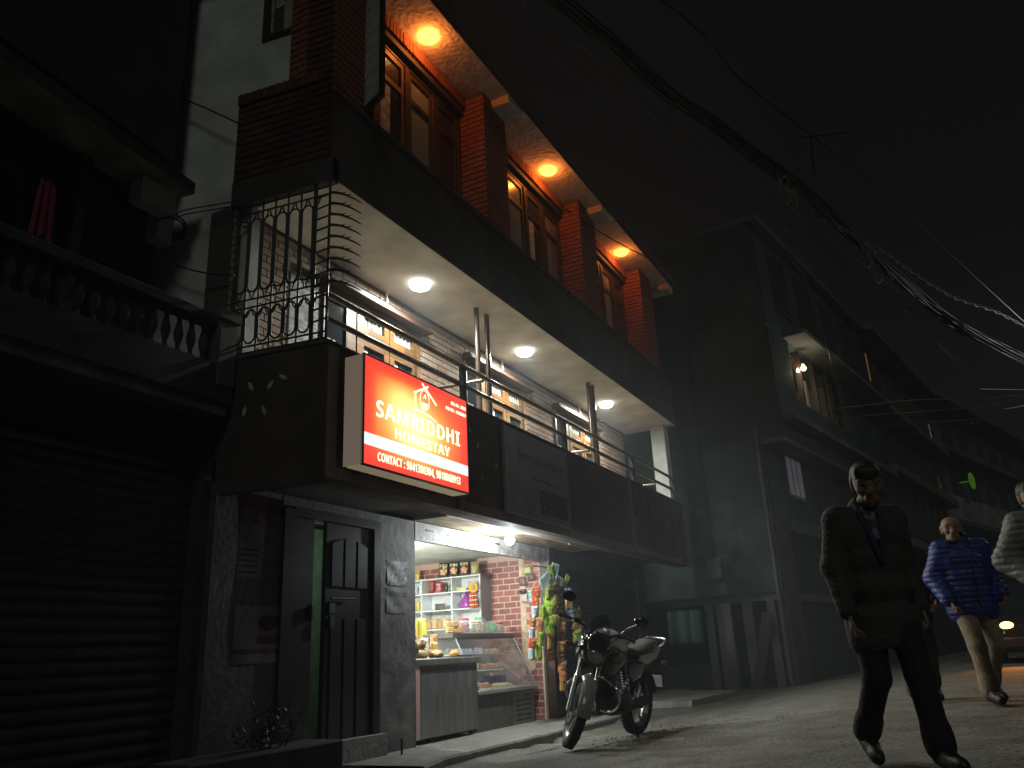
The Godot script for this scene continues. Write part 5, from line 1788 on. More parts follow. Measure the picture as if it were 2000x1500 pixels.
	for i in 5:
		bag(Vector3(10.87, 1.33, -7.27 + 0.1 * i), 0.1, 0.14 + 0.03 * (i % 2), 0.06, col("bread%d" % (i % 2), [Color(0.5, 0.3, 0.13), Color(0.6, 0.42, 0.25)][i % 2]), -PI / 2, "brown bread packet in a row on the lower shelf", "bread packets on the lower shelf")
	# flower garlands hanging in front of the shelf
	var gt := thing("flower_garland", "orange and red flower garland hanging at the shelf end", "garland", Vector3(10.72, 1.56, -6.36))
	var gm := MB.new()
	for i in 14:
		var a := TAU * i / 14.0
		gm.ball(tf(Vector3(10.72, 1.89 + 0.055 * sin(a), -6.36 + 0.055 * cos(a))), Vector3(0.026, 0.026, 0.026), 6, 8)
	part("orange_ring", gm, col("marigold", Color(0.75, 0.33, 0.01), 0.7), gt)
	for k in 7:
		var rm := MB.new()
		for i in 9:
			var a := TAU * i / 9.0
			rm.ball(tf(Vector3(10.72 + 0.05 * cos(a), 1.8 - 0.032 * k, -6.36 + 0.055 * sin(a))), Vector3(0.02, 0.015, 0.02), 5, 6)
		part("flower_row", rm, col("gar%d" % (k % 2), [Color(0.62, 0.10, 0.02), Color(0.7, 0.5, 0.35)][k % 2], 0.7), gt)
	# steel counter on castors
	var c := thing("steel_counter", "grey steel counter on castors at the left of the shop opening", "counter", Vector3(8.6, 0.0, -5.8))
	part("body", boxes([[8.0, 0.06, -6.2, 9.3, 0.83, -5.5]]), mats.counter_steel, c)
	var ct := MB.new()
	ct.bbox(Vector3(7.9, 0.83, -6.22), Vector3(9.36, 0.91, -5.46), 0.012)
	part("worktop", ct, mats.counter_steel, c)
	part("edge_strip", boxes([[7.92, 0.06, -5.52, 8.0, 0.83, -5.48]]), mats.pink, c)
	part("panel_rim", boxes([[8.02, 0.76, -5.498, 9.28, 0.79, -5.492], [8.0, 0.06, -5.497, 8.03, 0.83, -5.49]]), mats.fridge_grey, c)
	for p in [[8.06, -5.56], [8.3, -5.58], [9.2, -5.56], [8.06, -6.1], [9.2, -6.1]]:
		var m := MB.new()
		m.lathe([Vector2(0, -0.012), Vector2(0.03, -0.012), Vector2(0.03, 0.012), Vector2(0, 0.012)], Transform3D(Basis.from_euler(Vector3(PI / 2, 0, 0)), Vector3(p[0], 0.031, p[1])), 12)
		m.box(Vector3(p[0] - 0.012, 0.03, p[1] - 0.016), Vector3(p[0] + 0.012, 0.062, p[1] + 0.016))
		part("castor", m, mats.black, c)
	# display fridge with sloping glass
	var f := thing("display_fridge", "display fridge with sloping glass front and slotted grille beside the counter", "fridge", Vector3(10.15, 0, -5.9))
	var y0 := -0.02
	part("base", boxes([[9.36, y0, -6.3, 10.98, 0.44, -5.56]]), mats.fridge_grey, f)
	var lp := MB.new()
	lp.bbox(Vector3(9.34, 0.44, -6.3), Vector3(11.0, 0.49, -5.5), 0.008)
	part("ledge", lp, mk("ledge_steel", Color(0.45, 0.43, 0.4), 0.35, {metal = 0.5}), f)
	for i in 6:
		part("grille_slot", boxes([[10.4 if i > 0 else 10.62, 0.36 - 0.062 * i, -5.562, 10.88, 0.374 - 0.062 * i, -5.557]]), mats.black, f)
	part("grille_panel", boxes([[10.34, 0.0, -5.5615, 10.94, 0.42, -5.559]]), mats.counter_steel, f)
	part("back", boxes([[9.36, 0.49, -6.3, 10.98, 1.15, -6.27]]), mats.shelf_white, f)
	var tp := MB.new()
	tp.bbox(Vector3(9.3, 1.14, -6.32), Vector3(11.0, 1.21, -5.84), 0.01)
	part("top", tp, mk("fridge_top", Color(0.12, 0.11, 0.1), 0.4, {metal = 0.4, tex = texs.mott, scale = 1.0}), f)
	var sd := PackedVector2Array([Vector2(5.52, 0.49), Vector2(6.27, 0.49), Vector2(6.27, 1.14), Vector2(5.86, 1.14)])
	for x in [9.37, 10.965]:
		var m := MB.new()
		m.prism(sd, Transform3D(Basis(Vector3(0, 0, -1), Vector3.UP, Vector3(1, 0, 0)), Vector3(x, 0, 0)), 0.008)
		part("side_glass", m, mats.glass, f)
	var gm2 := MB.new()
	var d := Vector3(0, 1.14 - 0.49, -5.86 + 5.52)
	gm2.obox(Transform3D(Basis(Vector3(1, 0, 0), d.normalized(), Vector3(1, 0, 0).cross(d.normalized())), Vector3(10.17, 0.815, -5.69)), Vector3(1.6, d.length() - 0.01, 0.006))
	part("front_glass", gm2, mats.glass, f)
	var fm := MB.new()
	for x in [9.36, 10.98]:
		fm.tube([Vector3(x, 0.49, -5.51), Vector3(x, 1.14, -5.85)], 0.012, 6)
	part("glass_frame", fm, mats.counter_steel, f)
	for q in [[0.93, -5.86], [0.71, -5.74]]:
		part("shelf", boxes([[9.4, q[0] - 0.006, -6.26, 10.95, q[0] + 0.006, q[1]]]), clear, f)
		part("shelf_rim", boxes([[9.4, q[0] - 0.01, q[1], 10.95, q[0] + 0.01, q[1] + 0.012]]), mats.counter_steel, f)
	# goods in the fridge
	var tray := func(x: float, y: float, z: float, w: float, label: String, base: Color, top: Color, tall: float, n: int):
		var o := thing("pastry_tray", label, "pastries", Vector3(x, y, z))
		part("tray", boxes([[x - w / 2, y, z - 0.13, x + w / 2, y + 0.012, z + 0.13]]), mats.batten, o)
		for i in n:
			for k in 2:
				var cx := x - w / 2 + w * (i + 0.5) / n
				var m := MB.new()
				m.bev(tf(Vector3(cx, y + 0.012 + tall / 2, z - 0.06 + 0.12 * k), 0, rng.randf_range(-0.2, 0.2), 0), Vector3(w / n * 0.8, tall, 0.1), 0.012)
				part("cake", m, mk("cake%s" % base.to_html(), base, 0.6), o)
				m = MB.new()
				m.ball(tf(Vector3(cx, y + 0.012 + tall, z - 0.06 + 0.12 * k)), Vector3(w / n * 0.36, 0.018, 0.045), 6, 8)
				part("icing", m, mk("icing%s" % top.to_html(), top, 0.5), o)
	tray.call(9.75, 0.936, -6.05, 0.4, "tray of white iced cakes on the top fridge shelf", Color(0.45, 0.47, 0.5), Color(0.7, 0.72, 0.74), 0.06, 4)
	tray.call(10.12, 0.936, -6.05, 0.24, "tray of lilac cream cakes on the top fridge shelf", Color(0.5, 0.42, 0.45), Color(0.7, 0.62, 0.68), 0.08, 2)
	tray.call(10.5, 0.936, -6.05, 0.36, "tray of yellow pastries on the top fridge shelf", Color(0.45, 0.33, 0.1), Color(0.55, 0.42, 0.15), 0.04, 4)
	tray.call(9.72, 0.716, -5.95, 0.46, "tray of tall golden buns on the middle fridge shelf", Color(0.5, 0.36, 0.14), Color(0.66, 0.55, 0.28), 0.11, 4)
	tray.call(10.35, 0.716, -5.95, 0.5, "tray of brown buns on the middle fridge shelf", Color(0.36, 0.2, 0.1), Color(0.45, 0.28, 0.16), 0.06, 5)
	tray.call(9.7, 0.492, -5.78, 0.5, "tray of red brown sweets in the fridge bottom", Color(0.38, 0.17, 0.08), Color(0.5, 0.26, 0.14), 0.05, 5)
	tray.call(10.3, 0.492, -5.72, 0.34, "pale yellow cheese slab in the fridge bottom", Color(0.6, 0.5, 0.22), Color(0.62, 0.52, 0.26), 0.03, 1)
	for i in 9:
		var at := Vector3(10.14 + 0.085 * i, 0.492, -5.95)
		bag(at, 0.07, 0.15, 0.05, col("vio%d" % (i % 2), [Color(0.10, 0.09, 0.30), Color(0.16, 0.10, 0.34)][i % 2]), rng.randf_range(-0.2, 0.2), "violet wrapped bar in the row along the fridge bottom", "violet bars in the fridge")
	# jars and packets on the fridge top
	jar(Vector3(9.86, 1.21, -6.02), 0.085, 0.2, col("lidpink", Color(0.6, 0.04, 0.14)), col("sweetred", Color(0.35, 0.1, 0.1)), clear, "clear jar with bright pink lid on the fridge top")
	jar(Vector3(10.3, 1.21, -6.02), 0.085, 0.22, col("lidgreen", Color(0.05, 0.35, 0.15)), col("toffee", Color(0.45, 0.28, 0.13)), clear, "clear jar with green lid on the fridge top")
	jar(Vector3(10.12, 1.21, -5.98), 0.075, 0.16, col("lidtan", Color(0.5, 0.35, 0.2)), col("toffee2", Color(0.5, 0.36, 0.16)), clear, "squat clear jar of brown sweets on the fridge top")
	jar(Vector3(10.56, 1.21, -5.98), 0.085, 0.17, clear, col("sweetgreen", Color(0.08, 0.42, 0.04)), clear, "clear jar packed with green sweets on the fridge top")
	jar(Vector3(10.78, 1.21, -5.98), 0.07, 0.15, col("lidmaroon", Color(0.22, 0.04, 0.05)), col("toffee", Color(0.45, 0.28, 0.13)), clear, "small jar with maroon lid at the right end of the fridge top")
	for i in 6:
		var at := Vector3(9.44 + 0.1 * (i % 3), 1.21 + 0.075 * (i / 3), -5.98 - 0.03 * (i % 2))
		bag(at, 0.17, 0.085, 0.08, col("bun%d" % (i % 2), [Color(0.52, 0.33, 0.14), Color(0.58, 0.4, 0.2)][i % 2]), rng.randf_range(-0.3, 0.3), "brown bread roll in clear wrap heaped on the left of the fridge top", "bread rolls on the fridge top", "bread")
	# crate shelf behind the counter with the big jars
	var cs := thing("white_side_table", "low white table behind the counter that carries the yellow jars", "table", Vector3(9.3, 0.0, -6.6))
	part("top", boxes([[8.9, 1.14, -6.8, 9.75, 1.17, -6.42]]), mats.shelf_white, cs)
	part("apron", boxes([[8.92, 1.0, -6.44, 9.73, 1.14, -6.425]]), mats.shelf_white, cs)
	for p in [[8.93, -6.77], [9.72, -6.77], [8.93, -6.46], [9.72, -6.46]]:
		part("leg", boxes([[p[0] - 0.02, 0.0, p[1] - 0.02, p[0] + 0.02, 1.14, p[1] + 0.02]]), mats.shelf_white, cs)
	var yel := col("jaryellow", Color(0.68, 0.58, 0.12), 0.3)
	jar(Vector3(9.38, 1.17, -6.55), 0.085, 0.26, yel, null, yel, "yellow plastic jar, left of two on the white table")
	jar(Vector3(9.57, 1.17, -6.52), 0.085, 0.26, col("jarlid", Color(0.7, 0.62, 0.2), 0.3), null, yel, "yellow plastic jar, right of two on the white table")
	jar(Vector3(9.1, 1.17, -6.56), 0.095, 0.25, mats.white_paint, null, col("jarteal", Color(0.55, 0.68, 0.66), 0.3), "white jar with pale teal side on the white table")
	# food heaped on the counter
	var pot := thing("herb_pot", "small olive pot with leafy greens at the left end of the counter", "pot", Vector3(8.02, 0.91, -5.62))
	var pm := MB.new()
	pm.lathe([Vector2(0, 0), Vector2(0.08, 0), Vector2(0.1, 0.1), Vector2(0.105, 0.11), Vector2(0.09, 0.11), Vector2(0.08, 0.09), Vector2(0, 0.09)], tf(Vector3(8.02, 0.91, -5.62)), 16)
	part("pot", pm, col("olivepot", Color(0.14, 0.16, 0.06), 0.35), pot)
	var lv := MB.new()
	for i in 60:
		var p := Vector3(8.06 + rng.randfn(0, 0.07), 1.03 + absf(rng.randfn(0, 0.05)), -5.64 + rng.randfn(0, 0.05))
		lv.obox(tf(p, rng.randf() * 3, rng.randf() * 6, rng.randf() * 3), Vector3(0.035, 0.003, 0.02))
	part("leaves", lv, col("herb", Color(0.22, 0.30, 0.04), 0.6), pot)
	var lab := ["long brown loaf on the counter, nearest the pot", "dark round loaf on top of the counter heap", "long crusty loaf at the front of the counter", "golden loaf at the right of the counter heap", "small orange bun at the right end of the counter"]
	var spec := [[8.28, 0.95, -5.66, 0.15, 0.05, 0.07, Color(0.42, 0.27, 0.12)], [8.46, 1.06, -5.78, 0.07, 0.05, 0.06, Color(0.22, 0.10, 0.06)], [8.62, 0.95, -5.62, 0.17, 0.045, 0.06, Color(0.36, 0.24, 0.13)], [8.8, 0.96, -5.82, 0.13, 0.05, 0.08, Color(0.55, 0.35, 0.13)], [9.02, 0.95, -5.66, 0.07, 0.045, 0.06, Color(0.6, 0.3, 0.08)]]
	for i in 5:
		var q: Array = spec[i]
		var m := MB.new()
		m.ball(tf(Vector3(q[0], q[1], q[2]), 0, 0.3 * i, 0), Vector3(q[3], q[4], q[5]), 8, 14)
		for k in m.v.size():
			m.v[k].y += 0.006 * sin(m.v[k].x * 70 + i)
		solo("loaf", m, mk("loaf%d" % i, q[6], 0.7, {tex = texs.fine, scale = 4.0}), lab[i], "bread")
	var cl := [Color(0.62, 0.5, 0.3), Color(0.66, 0.6, 0.5), Color(0.55, 0.3, 0.25), Color(0.6, 0.42, 0.16), Color(0.65, 0.62, 0.55), Color(0.42, 0.25, 0.12)]
	var cn := ["cream", "white", "dull red", "golden", "pale grey", "brown"]
	var place := ["behind the long loaf", "at the back left of the counter heap", "beside the dark round loaf", "in the middle of the counter heap", "leaning at the back of the counter", "at the back right of the counter heap"]
	for i in 12:
		var k := i % 6
		bag(Vector3(8.2 + 0.075 * i, 0.912 + (0.06 if i % 2 else 0.0), -5.86 - 0.05 * (i % 3)), 0.13, 0.13 + 0.05 * (i % 3), 0.08, mk("goods%d" % k, cl[k], 0.35), rng.randf_range(-0.5, 0.5), "%s wrapped food packet %s" % [cn[k], place[k]], "wrapped food on the counter", "food packet")
	var pl := MB.new()
	pl.lathe([Vector2(0, 0), Vector2(0.08, 0), Vector2(0.13, 0.02), Vector2(0.135, 0.023), Vector2(0.08, 0.008), Vector2(0, 0.008)], tf(Vector3(9.2, 0.911, -5.62)), 20)
	solo("plate", pl, mats.batten, "shallow steel plate at the right end of the counter", "plate")
	hanging_packets()

func hanging_packets() -> void:
	var white_c := Color(0.62, 0.64, 0.66)
	var green := pk("green", Color(0.26, 0.52, 0.03), Color(0.6, 0.65, 0.2), Color(0.5, 0.45, 0.06))
	var lime := pk("lime", Color(0.40, 0.50, 0.06), Color(0.08, 0.25, 0.03), Color(0.6, 0.55, 0.25))
	var white := pk("white", Color(0.58, 0.62, 0.68), Color(0.1, 0.3, 0.1), Color(0.35, 0.4, 0.5))
	var red := pk("red", Color(0.58, 0.06, 0.03), Color(0.65, 0.5, 0.15), Color(0.6, 0.3, 0.1))
	var blue := pk("blue2", Color(0.05, 0.14, 0.38), Color(0.55, 0.55, 0.6), Color(0.45, 0.25, 0.06))
	var gold := pk("gold", Color(0.48, 0.32, 0.08), Color(0.25, 0.06, 0.03), Color(0.6, 0.5, 0.3))
	var orange := pk("orange", Color(0.58, 0.2, 0.06), Color(0.65, 0.55, 0.4), Color(0.3, 0.06, 0.03))
	var dark := pk("dark", Color(0.08, 0.03, 0.02), Color(0.45, 0.25, 0.06), Color(0.3, 0.1, 0.04))
	var black := pk("black", Color(0.02, 0.02, 0.03), Color(0.5, 0.4, 0.15), Color(0.35, 0.2, 0.05))
	# the strips hang from a cord and hook below the canopy
	# each strip: name phrase, list of [x, y, w, h, material, roll], z
	var strips := [
		["bright green packets, the broadest strip in the middle", -5.0, [[10.5, 1.69, 0.19, 0.15, lime, 0.03], [10.49, 1.58, 0.18, 0.15, green, 0.0], [10.48, 1.45, 0.18, 0.15, green, 0.04], [10.48, 1.33, 0.17, 0.14, green, -0.03], [10.48, 1.2, 0.17, 0.14, lime, 0.0]]],
		["red and silver packets, leftmost strip", -5.06, [[10.22, 1.7, 0.14, 0.15, red, 0.2], [10.18, 1.57, 0.12, 0.13, red, 0.1], [10.13, 1.44, 0.11, 0.14, white, 0.15], [10.06, 1.3, 0.11, 0.13, orange, 0.1], [10.04, 1.17, 0.11, 0.14, white, 0.1], [10.01, 1.03, 0.11, 0.13, red, 0.0], [9.99, 0.9, 0.1, 0.14, white, 0.0]]],
		["olive and lime packets between the red and green strips", -5.03, [[10.29, 1.42, 0.1, 0.2, lime, 0.15], [10.22, 1.25, 0.1, 0.18, orange, 0.1], [10.18, 1.08, 0.1, 0.18, lime, 0.05], [10.15, 0.92, 0.1, 0.18, lime, 0.0]]],
		["black and gold packets right of the green strip", -5.02, [[10.74, 1.78, 0.11, 0.16, black, -0.1], [10.78, 1.63, 0.11, 0.16, gold, -0.1], [10.83, 1.48, 0.11, 0.16, black, -0.1], [10.84, 1.36, 0.12, 0.13, gold, 0.0]]],
		["orange and brown packets that hang lowest", -5.0, [[10.86, 1.25, 0.13, 0.17, orange, 0.0], [10.83, 1.1, 0.13, 0.13, dark, 0.1], [10.78, 0.97, 0.12, 0.15, gold, 0.0], [10.78, 0.83, 0.14, 0.13, dark, 0.1], [10.79, 0.72, 0.13, 0.15, orange, 0.0], [10.78, 0.58, 0.13, 0.14, orange, -0.05], [10.77, 0.46, 0.13, 0.12, gold, 0.0]]],
		["blue packets at right of the bunch", -4.96, [[11.06, 1.72, 0.15, 0.17, blue, -0.1], [11.06, 1.56, 0.13, 0.15, gold, -0.05], [11.08, 1.42, 0.15, 0.16, blue, 0.1]]],
		["maroon and gold packets tucked behind the orange ones", -5.09, [[10.66, 1.3, 0.13, 0.16, dark, 0.1], [10.68, 1.16, 0.12, 0.15, red, 0.0], [10.64, 1.02, 0.12, 0.15, gold, -0.1], [10.62, 0.88, 0.12, 0.14, dark, 0.0]]],
		["black packets tucked behind the blue ones", -5.06, [[10.94, 1.8, 0.13, 0.16, black, 0.1], [10.96, 1.64, 0.13, 0.16, dark, 0.0], [10.98, 1.48, 0.12, 0.16, black, -0.1], [10.97, 1.32, 0.12, 0.15, blue, 0.0]]],
		["yellow green bags at the far right of the bunch", -4.95, [[11.28, 1.42, 0.17, 0.17, lime, 0.4], [11.34, 1.27, 0.16, 0.15, gold, -0.3], [11.28, 1.12, 0.16, 0.15, lime, 0.2]]],
	]
	var where := ["top", "second", "third", "fourth", "fifth", "sixth", "seventh"]
	for s in strips:
		var cord := MB.new()
		var top: Array = s[2][0]
		cord.tube([Vector3(10.55, 2.07, s[1] - 0.012), Vector3(top[0], top[1] + top[3] / 2, s[1] - 0.012)], 0.003, 5)
		for i in s[2].size() - 1:
			var a: Array = s[2][i]
			var b: Array = s[2][i + 1]
			cord.tube([Vector3(a[0], a[1], s[1] - 0.03), Vector3(b[0], b[1], s[1] - 0.03)], 0.003, 5)
		solo("cord", cord, mats.cable_grey, "thin cord behind the " + s[0], "cord")
		for i in s[2].size():
			var q: Array = s[2][i]
			var at := Vector3(q[0], q[1], s[1] + rng.randf_range(-0.01, 0.01))
			var m := MB.new()
			m.pouch(tf(Vector3.ZERO, rng.randf_range(-0.05, 0.25), rng.randf_range(-0.6, 0.15), q[5] + rng.randf_range(-0.08, 0.08)), q[2] * 1.25, q[3] * 1.12, 0.075, int(q[0] * 991 + q[1] * 377))
			var o := MeshInstance3D.new()
			o.name = numbered("hanging_packet")
			o.mesh = m.mesh()
			o.material_override = q[4]
			add_child(o, true)
			o.position = at
			tag(o, "%s packet down among the %s" % [where[i], s[0]], "snack packet", "snack packets hung by the shop")
	# flat sachet cards above the bunch
	var k := 0
	for q in [[10.52, 2.0, 0.1, 0.16, green, 0.35], [10.66, 2.02, 0.17, 0.2, white, -0.15], [10.36, 1.9, 0.16, 0.13, white, 0.6], [10.5, 1.88, 0.12, 0.16, green, 0.3], [10.74, 1.88, 0.17, 0.12, white, -0.35], [10.98, 1.88, 0.1, 0.2, green, -0.5], [10.2, 1.83, 0.14, 0.14, white, 0.5]]:
		var m := MB.new()
		m.bev(tf(Vector3(q[0], q[1], -4.97 + 0.006 * k), 0.15, -0.2, q[5]), Vector3(q[2], q[3], 0.008), 0.002)
		solo("sachet_card", m, q[4], ["slim green sachet card at the top of the bunch", "largest white sachet card at the top of the bunch", "tilted white sachet card left of the green one", "green sachet card in the middle of the bunch top", "white sachet card right of the middle", "dark edged green card at right of the bunch", "white sachet card lowest at the left"][k], "sachet card")
		k += 1
	# small packs pinned on the frayed wall
	k = 0
	for q in [[-5.62, 2.1, 0.16, 0.1, col("pinolive", Color(0.35, 0.38, 0.14))], [-5.7, 1.95, 0.12, 0.13, col("pinbrown", Color(0.14, 0.08, 0.07))], [-5.55, 2.0, 0.12, 0.09, col("pinbrown", Color(0.14, 0.08, 0.07))], [-5.7, 1.8, 0.13, 0.06, col("pinblack", Color(0.03, 0.02, 0.03))], [-5.68, 1.7, 0.11, 0.12, col("pinpale", Color(0.5, 0.42, 0.38))], [-5.58, 1.72, 0.08, 0.18, white]]:
		var m := MB.new()
		m.pouch(tf(Vector3(11.06, q[1], q[0]), 0, -PI / 2, 0.05), q[2], q[3], 0.04, k)
		solo("pinned_packet", m, q[4], ["olive sachet sheet pinned highest on the frayed wall strip", "brown packet pinned on the frayed strip, left", "brown packet pinned under the olive sheet", "black packet pinned across the frayed strip", "pale pink packet pinned below the black one", "silver packet pinned beside the pale pink one"][k], "snack packet")
		k += 1
	# hook and rail
	var h := MB.new()
	h.tube([Vector3(10.55, 2.43, -4.99), Vector3(10.55, 2.06, -5.0)], 0.004, 6)
	h.tube([Vector3(10.1, 2.05, -5.03), Vector3(11.3, 2.07, -4.97)], 0.008, 6)
	solo("hanging_rail", h, mats.iron, "thin iron rail under the canopy that holds the packet strips", "rail")

func build_planter() -> void:
	var m := MB.new()
	m.bbox(Vector3(4.3, -0.1, -5.3), Vector3(5.96, 0.28, -4.88), 0.015)
	solo("planter_box", m, mats.neighbour_dark, "low dark masonry planter below the tall poster", "planter")
	var p := thing("potted_shrub", "small dark leafy shrub in the low planter by the door", "shrub", Vector3(5.2, 0.28, -5.08))
	var st := MB.new()
	var lf := MB.new()
	for b in 26:
		var a := rng.randf() * TAU
		var len := rng.randf_range(0.16, 0.42)
		var d := Vector3(cos(a) * rng.randf_range(0.2, 0.9), 1.0, sin(a) * 0.35).normalized()
		var base := Vector3(5.2 + rng.randfn(0, 0.13), 0.27, -5.08)
		var pts := []
		for i in 5:
			pts.append(base + d * len * i / 4.0 + Vector3(0, -0.02 * i * i * 0.25, 0))
		st.tube(pts, 0.004, 5, 0.0015)
		for i in 11:
			var q: Vector3 = base + d * len * (0.25 + 0.75 * i / 10.0) + Vector3(rng.randfn(0, 0.025), rng.randfn(0, 0.02), rng.randfn(0, 0.025))
			var t := tf(q, rng.randf_range(-1.2, 0.3), rng.randf() * TAU, rng.randf_range(-0.5, 0.5))
			var L := rng.randf_range(0.035, 0.06)
			lf.quad(t * Vector3(0, 0, 0), t * Vector3(L * 0.28, 0.004, L * 0.5), t * Vector3(0, 0, L), t * Vector3(-L * 0.28, 0.004, L * 0.5))
	part("stems", st, mats.dark_wood, p)
	part("foliage", lf, mats.leaf, p, "stuff")
	var r := MB.new()
	r.tube([Vector3(7.12, -0.02, -5.1), Vector3(7.12, 0.14, -5.1), Vector3(7.11, 0.16, -5.1)], 0.011, 8)
	solo("iron_stake", r, mats.iron, "short iron stake standing on the step by the grey pillar", "stake")

# ---- motorcycle: own axes x forward, y up, z to its right; origin at the rear tyre's foot ----
func moved(m: MB, t: Transform3D) -> MB:
	for i in m.v.size():
		m.v[i] = t * m.v[i]
		m.n[i] = (t.basis * m.n[i]).normalized()
	return m

func wheel_parts(root: Node3D, c: Vector3, st: Transform3D, R: float, wid: float, front: bool) -> void:
	var t := Transform3D(Basis.from_euler(Vector3(PI / 2, 0, 0)), c)
	var w := Node3D.new()
	w.name = "wheel"
	root.add_child(w, true)
	var ty := MB.new()
	var pr := []
	for i in 13:
		var a := lerpf(-2.25, 2.25, i / 12.0)
		pr.append(Vector2(R - 0.052 + 0.052 * cos(a), wid / 2 * sin(a)))
	ty.lathe(pr, t, 40)
	# tread blocks
	for i in 44:
		var a := TAU * i / 44.0
		for s in [-1.0, 1.0]:
			ty.obox(t * Transform3D(Basis(Vector3.UP, a), Vector3.ZERO) * tf(Vector3(R - 0.006, s * wid * 0.23, 0), 0, 0.5 * s, 0.0), Vector3(0.008, wid * 0.3, 0.02))
	own("tyre", moved(ty, st), mats.rubber, w)
	var rm := MB.new()
	var q := R - 0.088
	rm.lathe([Vector2(q, -wid * 0.36), Vector2(q + 0.014, -wid * 0.4), Vector2(q + 0.016, -wid * 0.34), Vector2(q - 0.012, -wid * 0.1), Vector2(q - 0.012, wid * 0.1), Vector2(q + 0.016, wid * 0.34), Vector2(q + 0.014, wid * 0.4), Vector2(q, wid * 0.36), Vector2(q - 0.022, wid * 0.12), Vector2(q - 0.022, -wid * 0.12), Vector2(q, -wid * 0.36)], t, 36)
	for i in 6:
		var a := TAU * i / 6.0
		rm.obox(t * Transform3D(Basis(Vector3.UP, a), Vector3.ZERO) * tf(Vector3(q * 0.52, 0, 0)), Vector3(q * 0.94, 0.022, 0.026))
	rm.lathe([Vector2(0, -0.06), Vector2(0.035, -0.06), Vector2(0.045, 0.0), Vector2(0.035, 0.06), Vector2(0, 0.06)], t, 16)
	own("rim", moved(rm, st), mats.alloy, w)
	var d := MB.new()
	d.lathe([Vector2(0.07, 0.062), Vector2(0.122, 0.062), Vector2(0.122, 0.067), Vector2(0.07, 0.067), Vector2(0.07, 0.062)], t, 28)
	own("brake_disc", moved(d, st), mats.chrome, w)

func arc_guard(c: Vector3, R: float, wid: float, a0: float, a1: float) -> MB:
	var m := MB.new()
	var n := 16
	for layer in 2:
		var g := []
		for i in n + 1:
			var a := lerpf(a0, a1, float(i) / n)
			var row := []
			for k in 9:
				var b := lerpf(-1.35, 1.35, k / 8.0)
				var r := R + 0.035 * cos(b) - 0.004 * layer
				row.append(c + Vector3(r * cos(a), r * sin(a), wid / 2 * sin(b) / sin(1.35)))
			g.append(row)
		for i in n:
			for k in 8:
				var nn: Vector3 = ((g[i][k] + g[i + 1][k + 1]) / 2.0 - c)
				nn = nn if layer == 0 else -nn
				m.quado(g[i][k], g[i + 1][k], g[i + 1][k + 1], g[i][k + 1], nn)
	return m

func ring(c: Vector3, ry: float, rz: float, e := 2.4, n := 18, drop := 0.0) -> PackedVector3Array:
	var out := PackedVector3Array()
	for i in n:
		var a := TAU * i / n
		var y := signf(sin(a)) * pow(absf(sin(a)), 2.0 / e) * ry
		var z := signf(cos(a)) * pow(absf(cos(a)), 2.0 / e) * rz
		if y < 0:
			z *= 1.0 - drop
		out.append(c + Vector3(0, y, z))
	return out

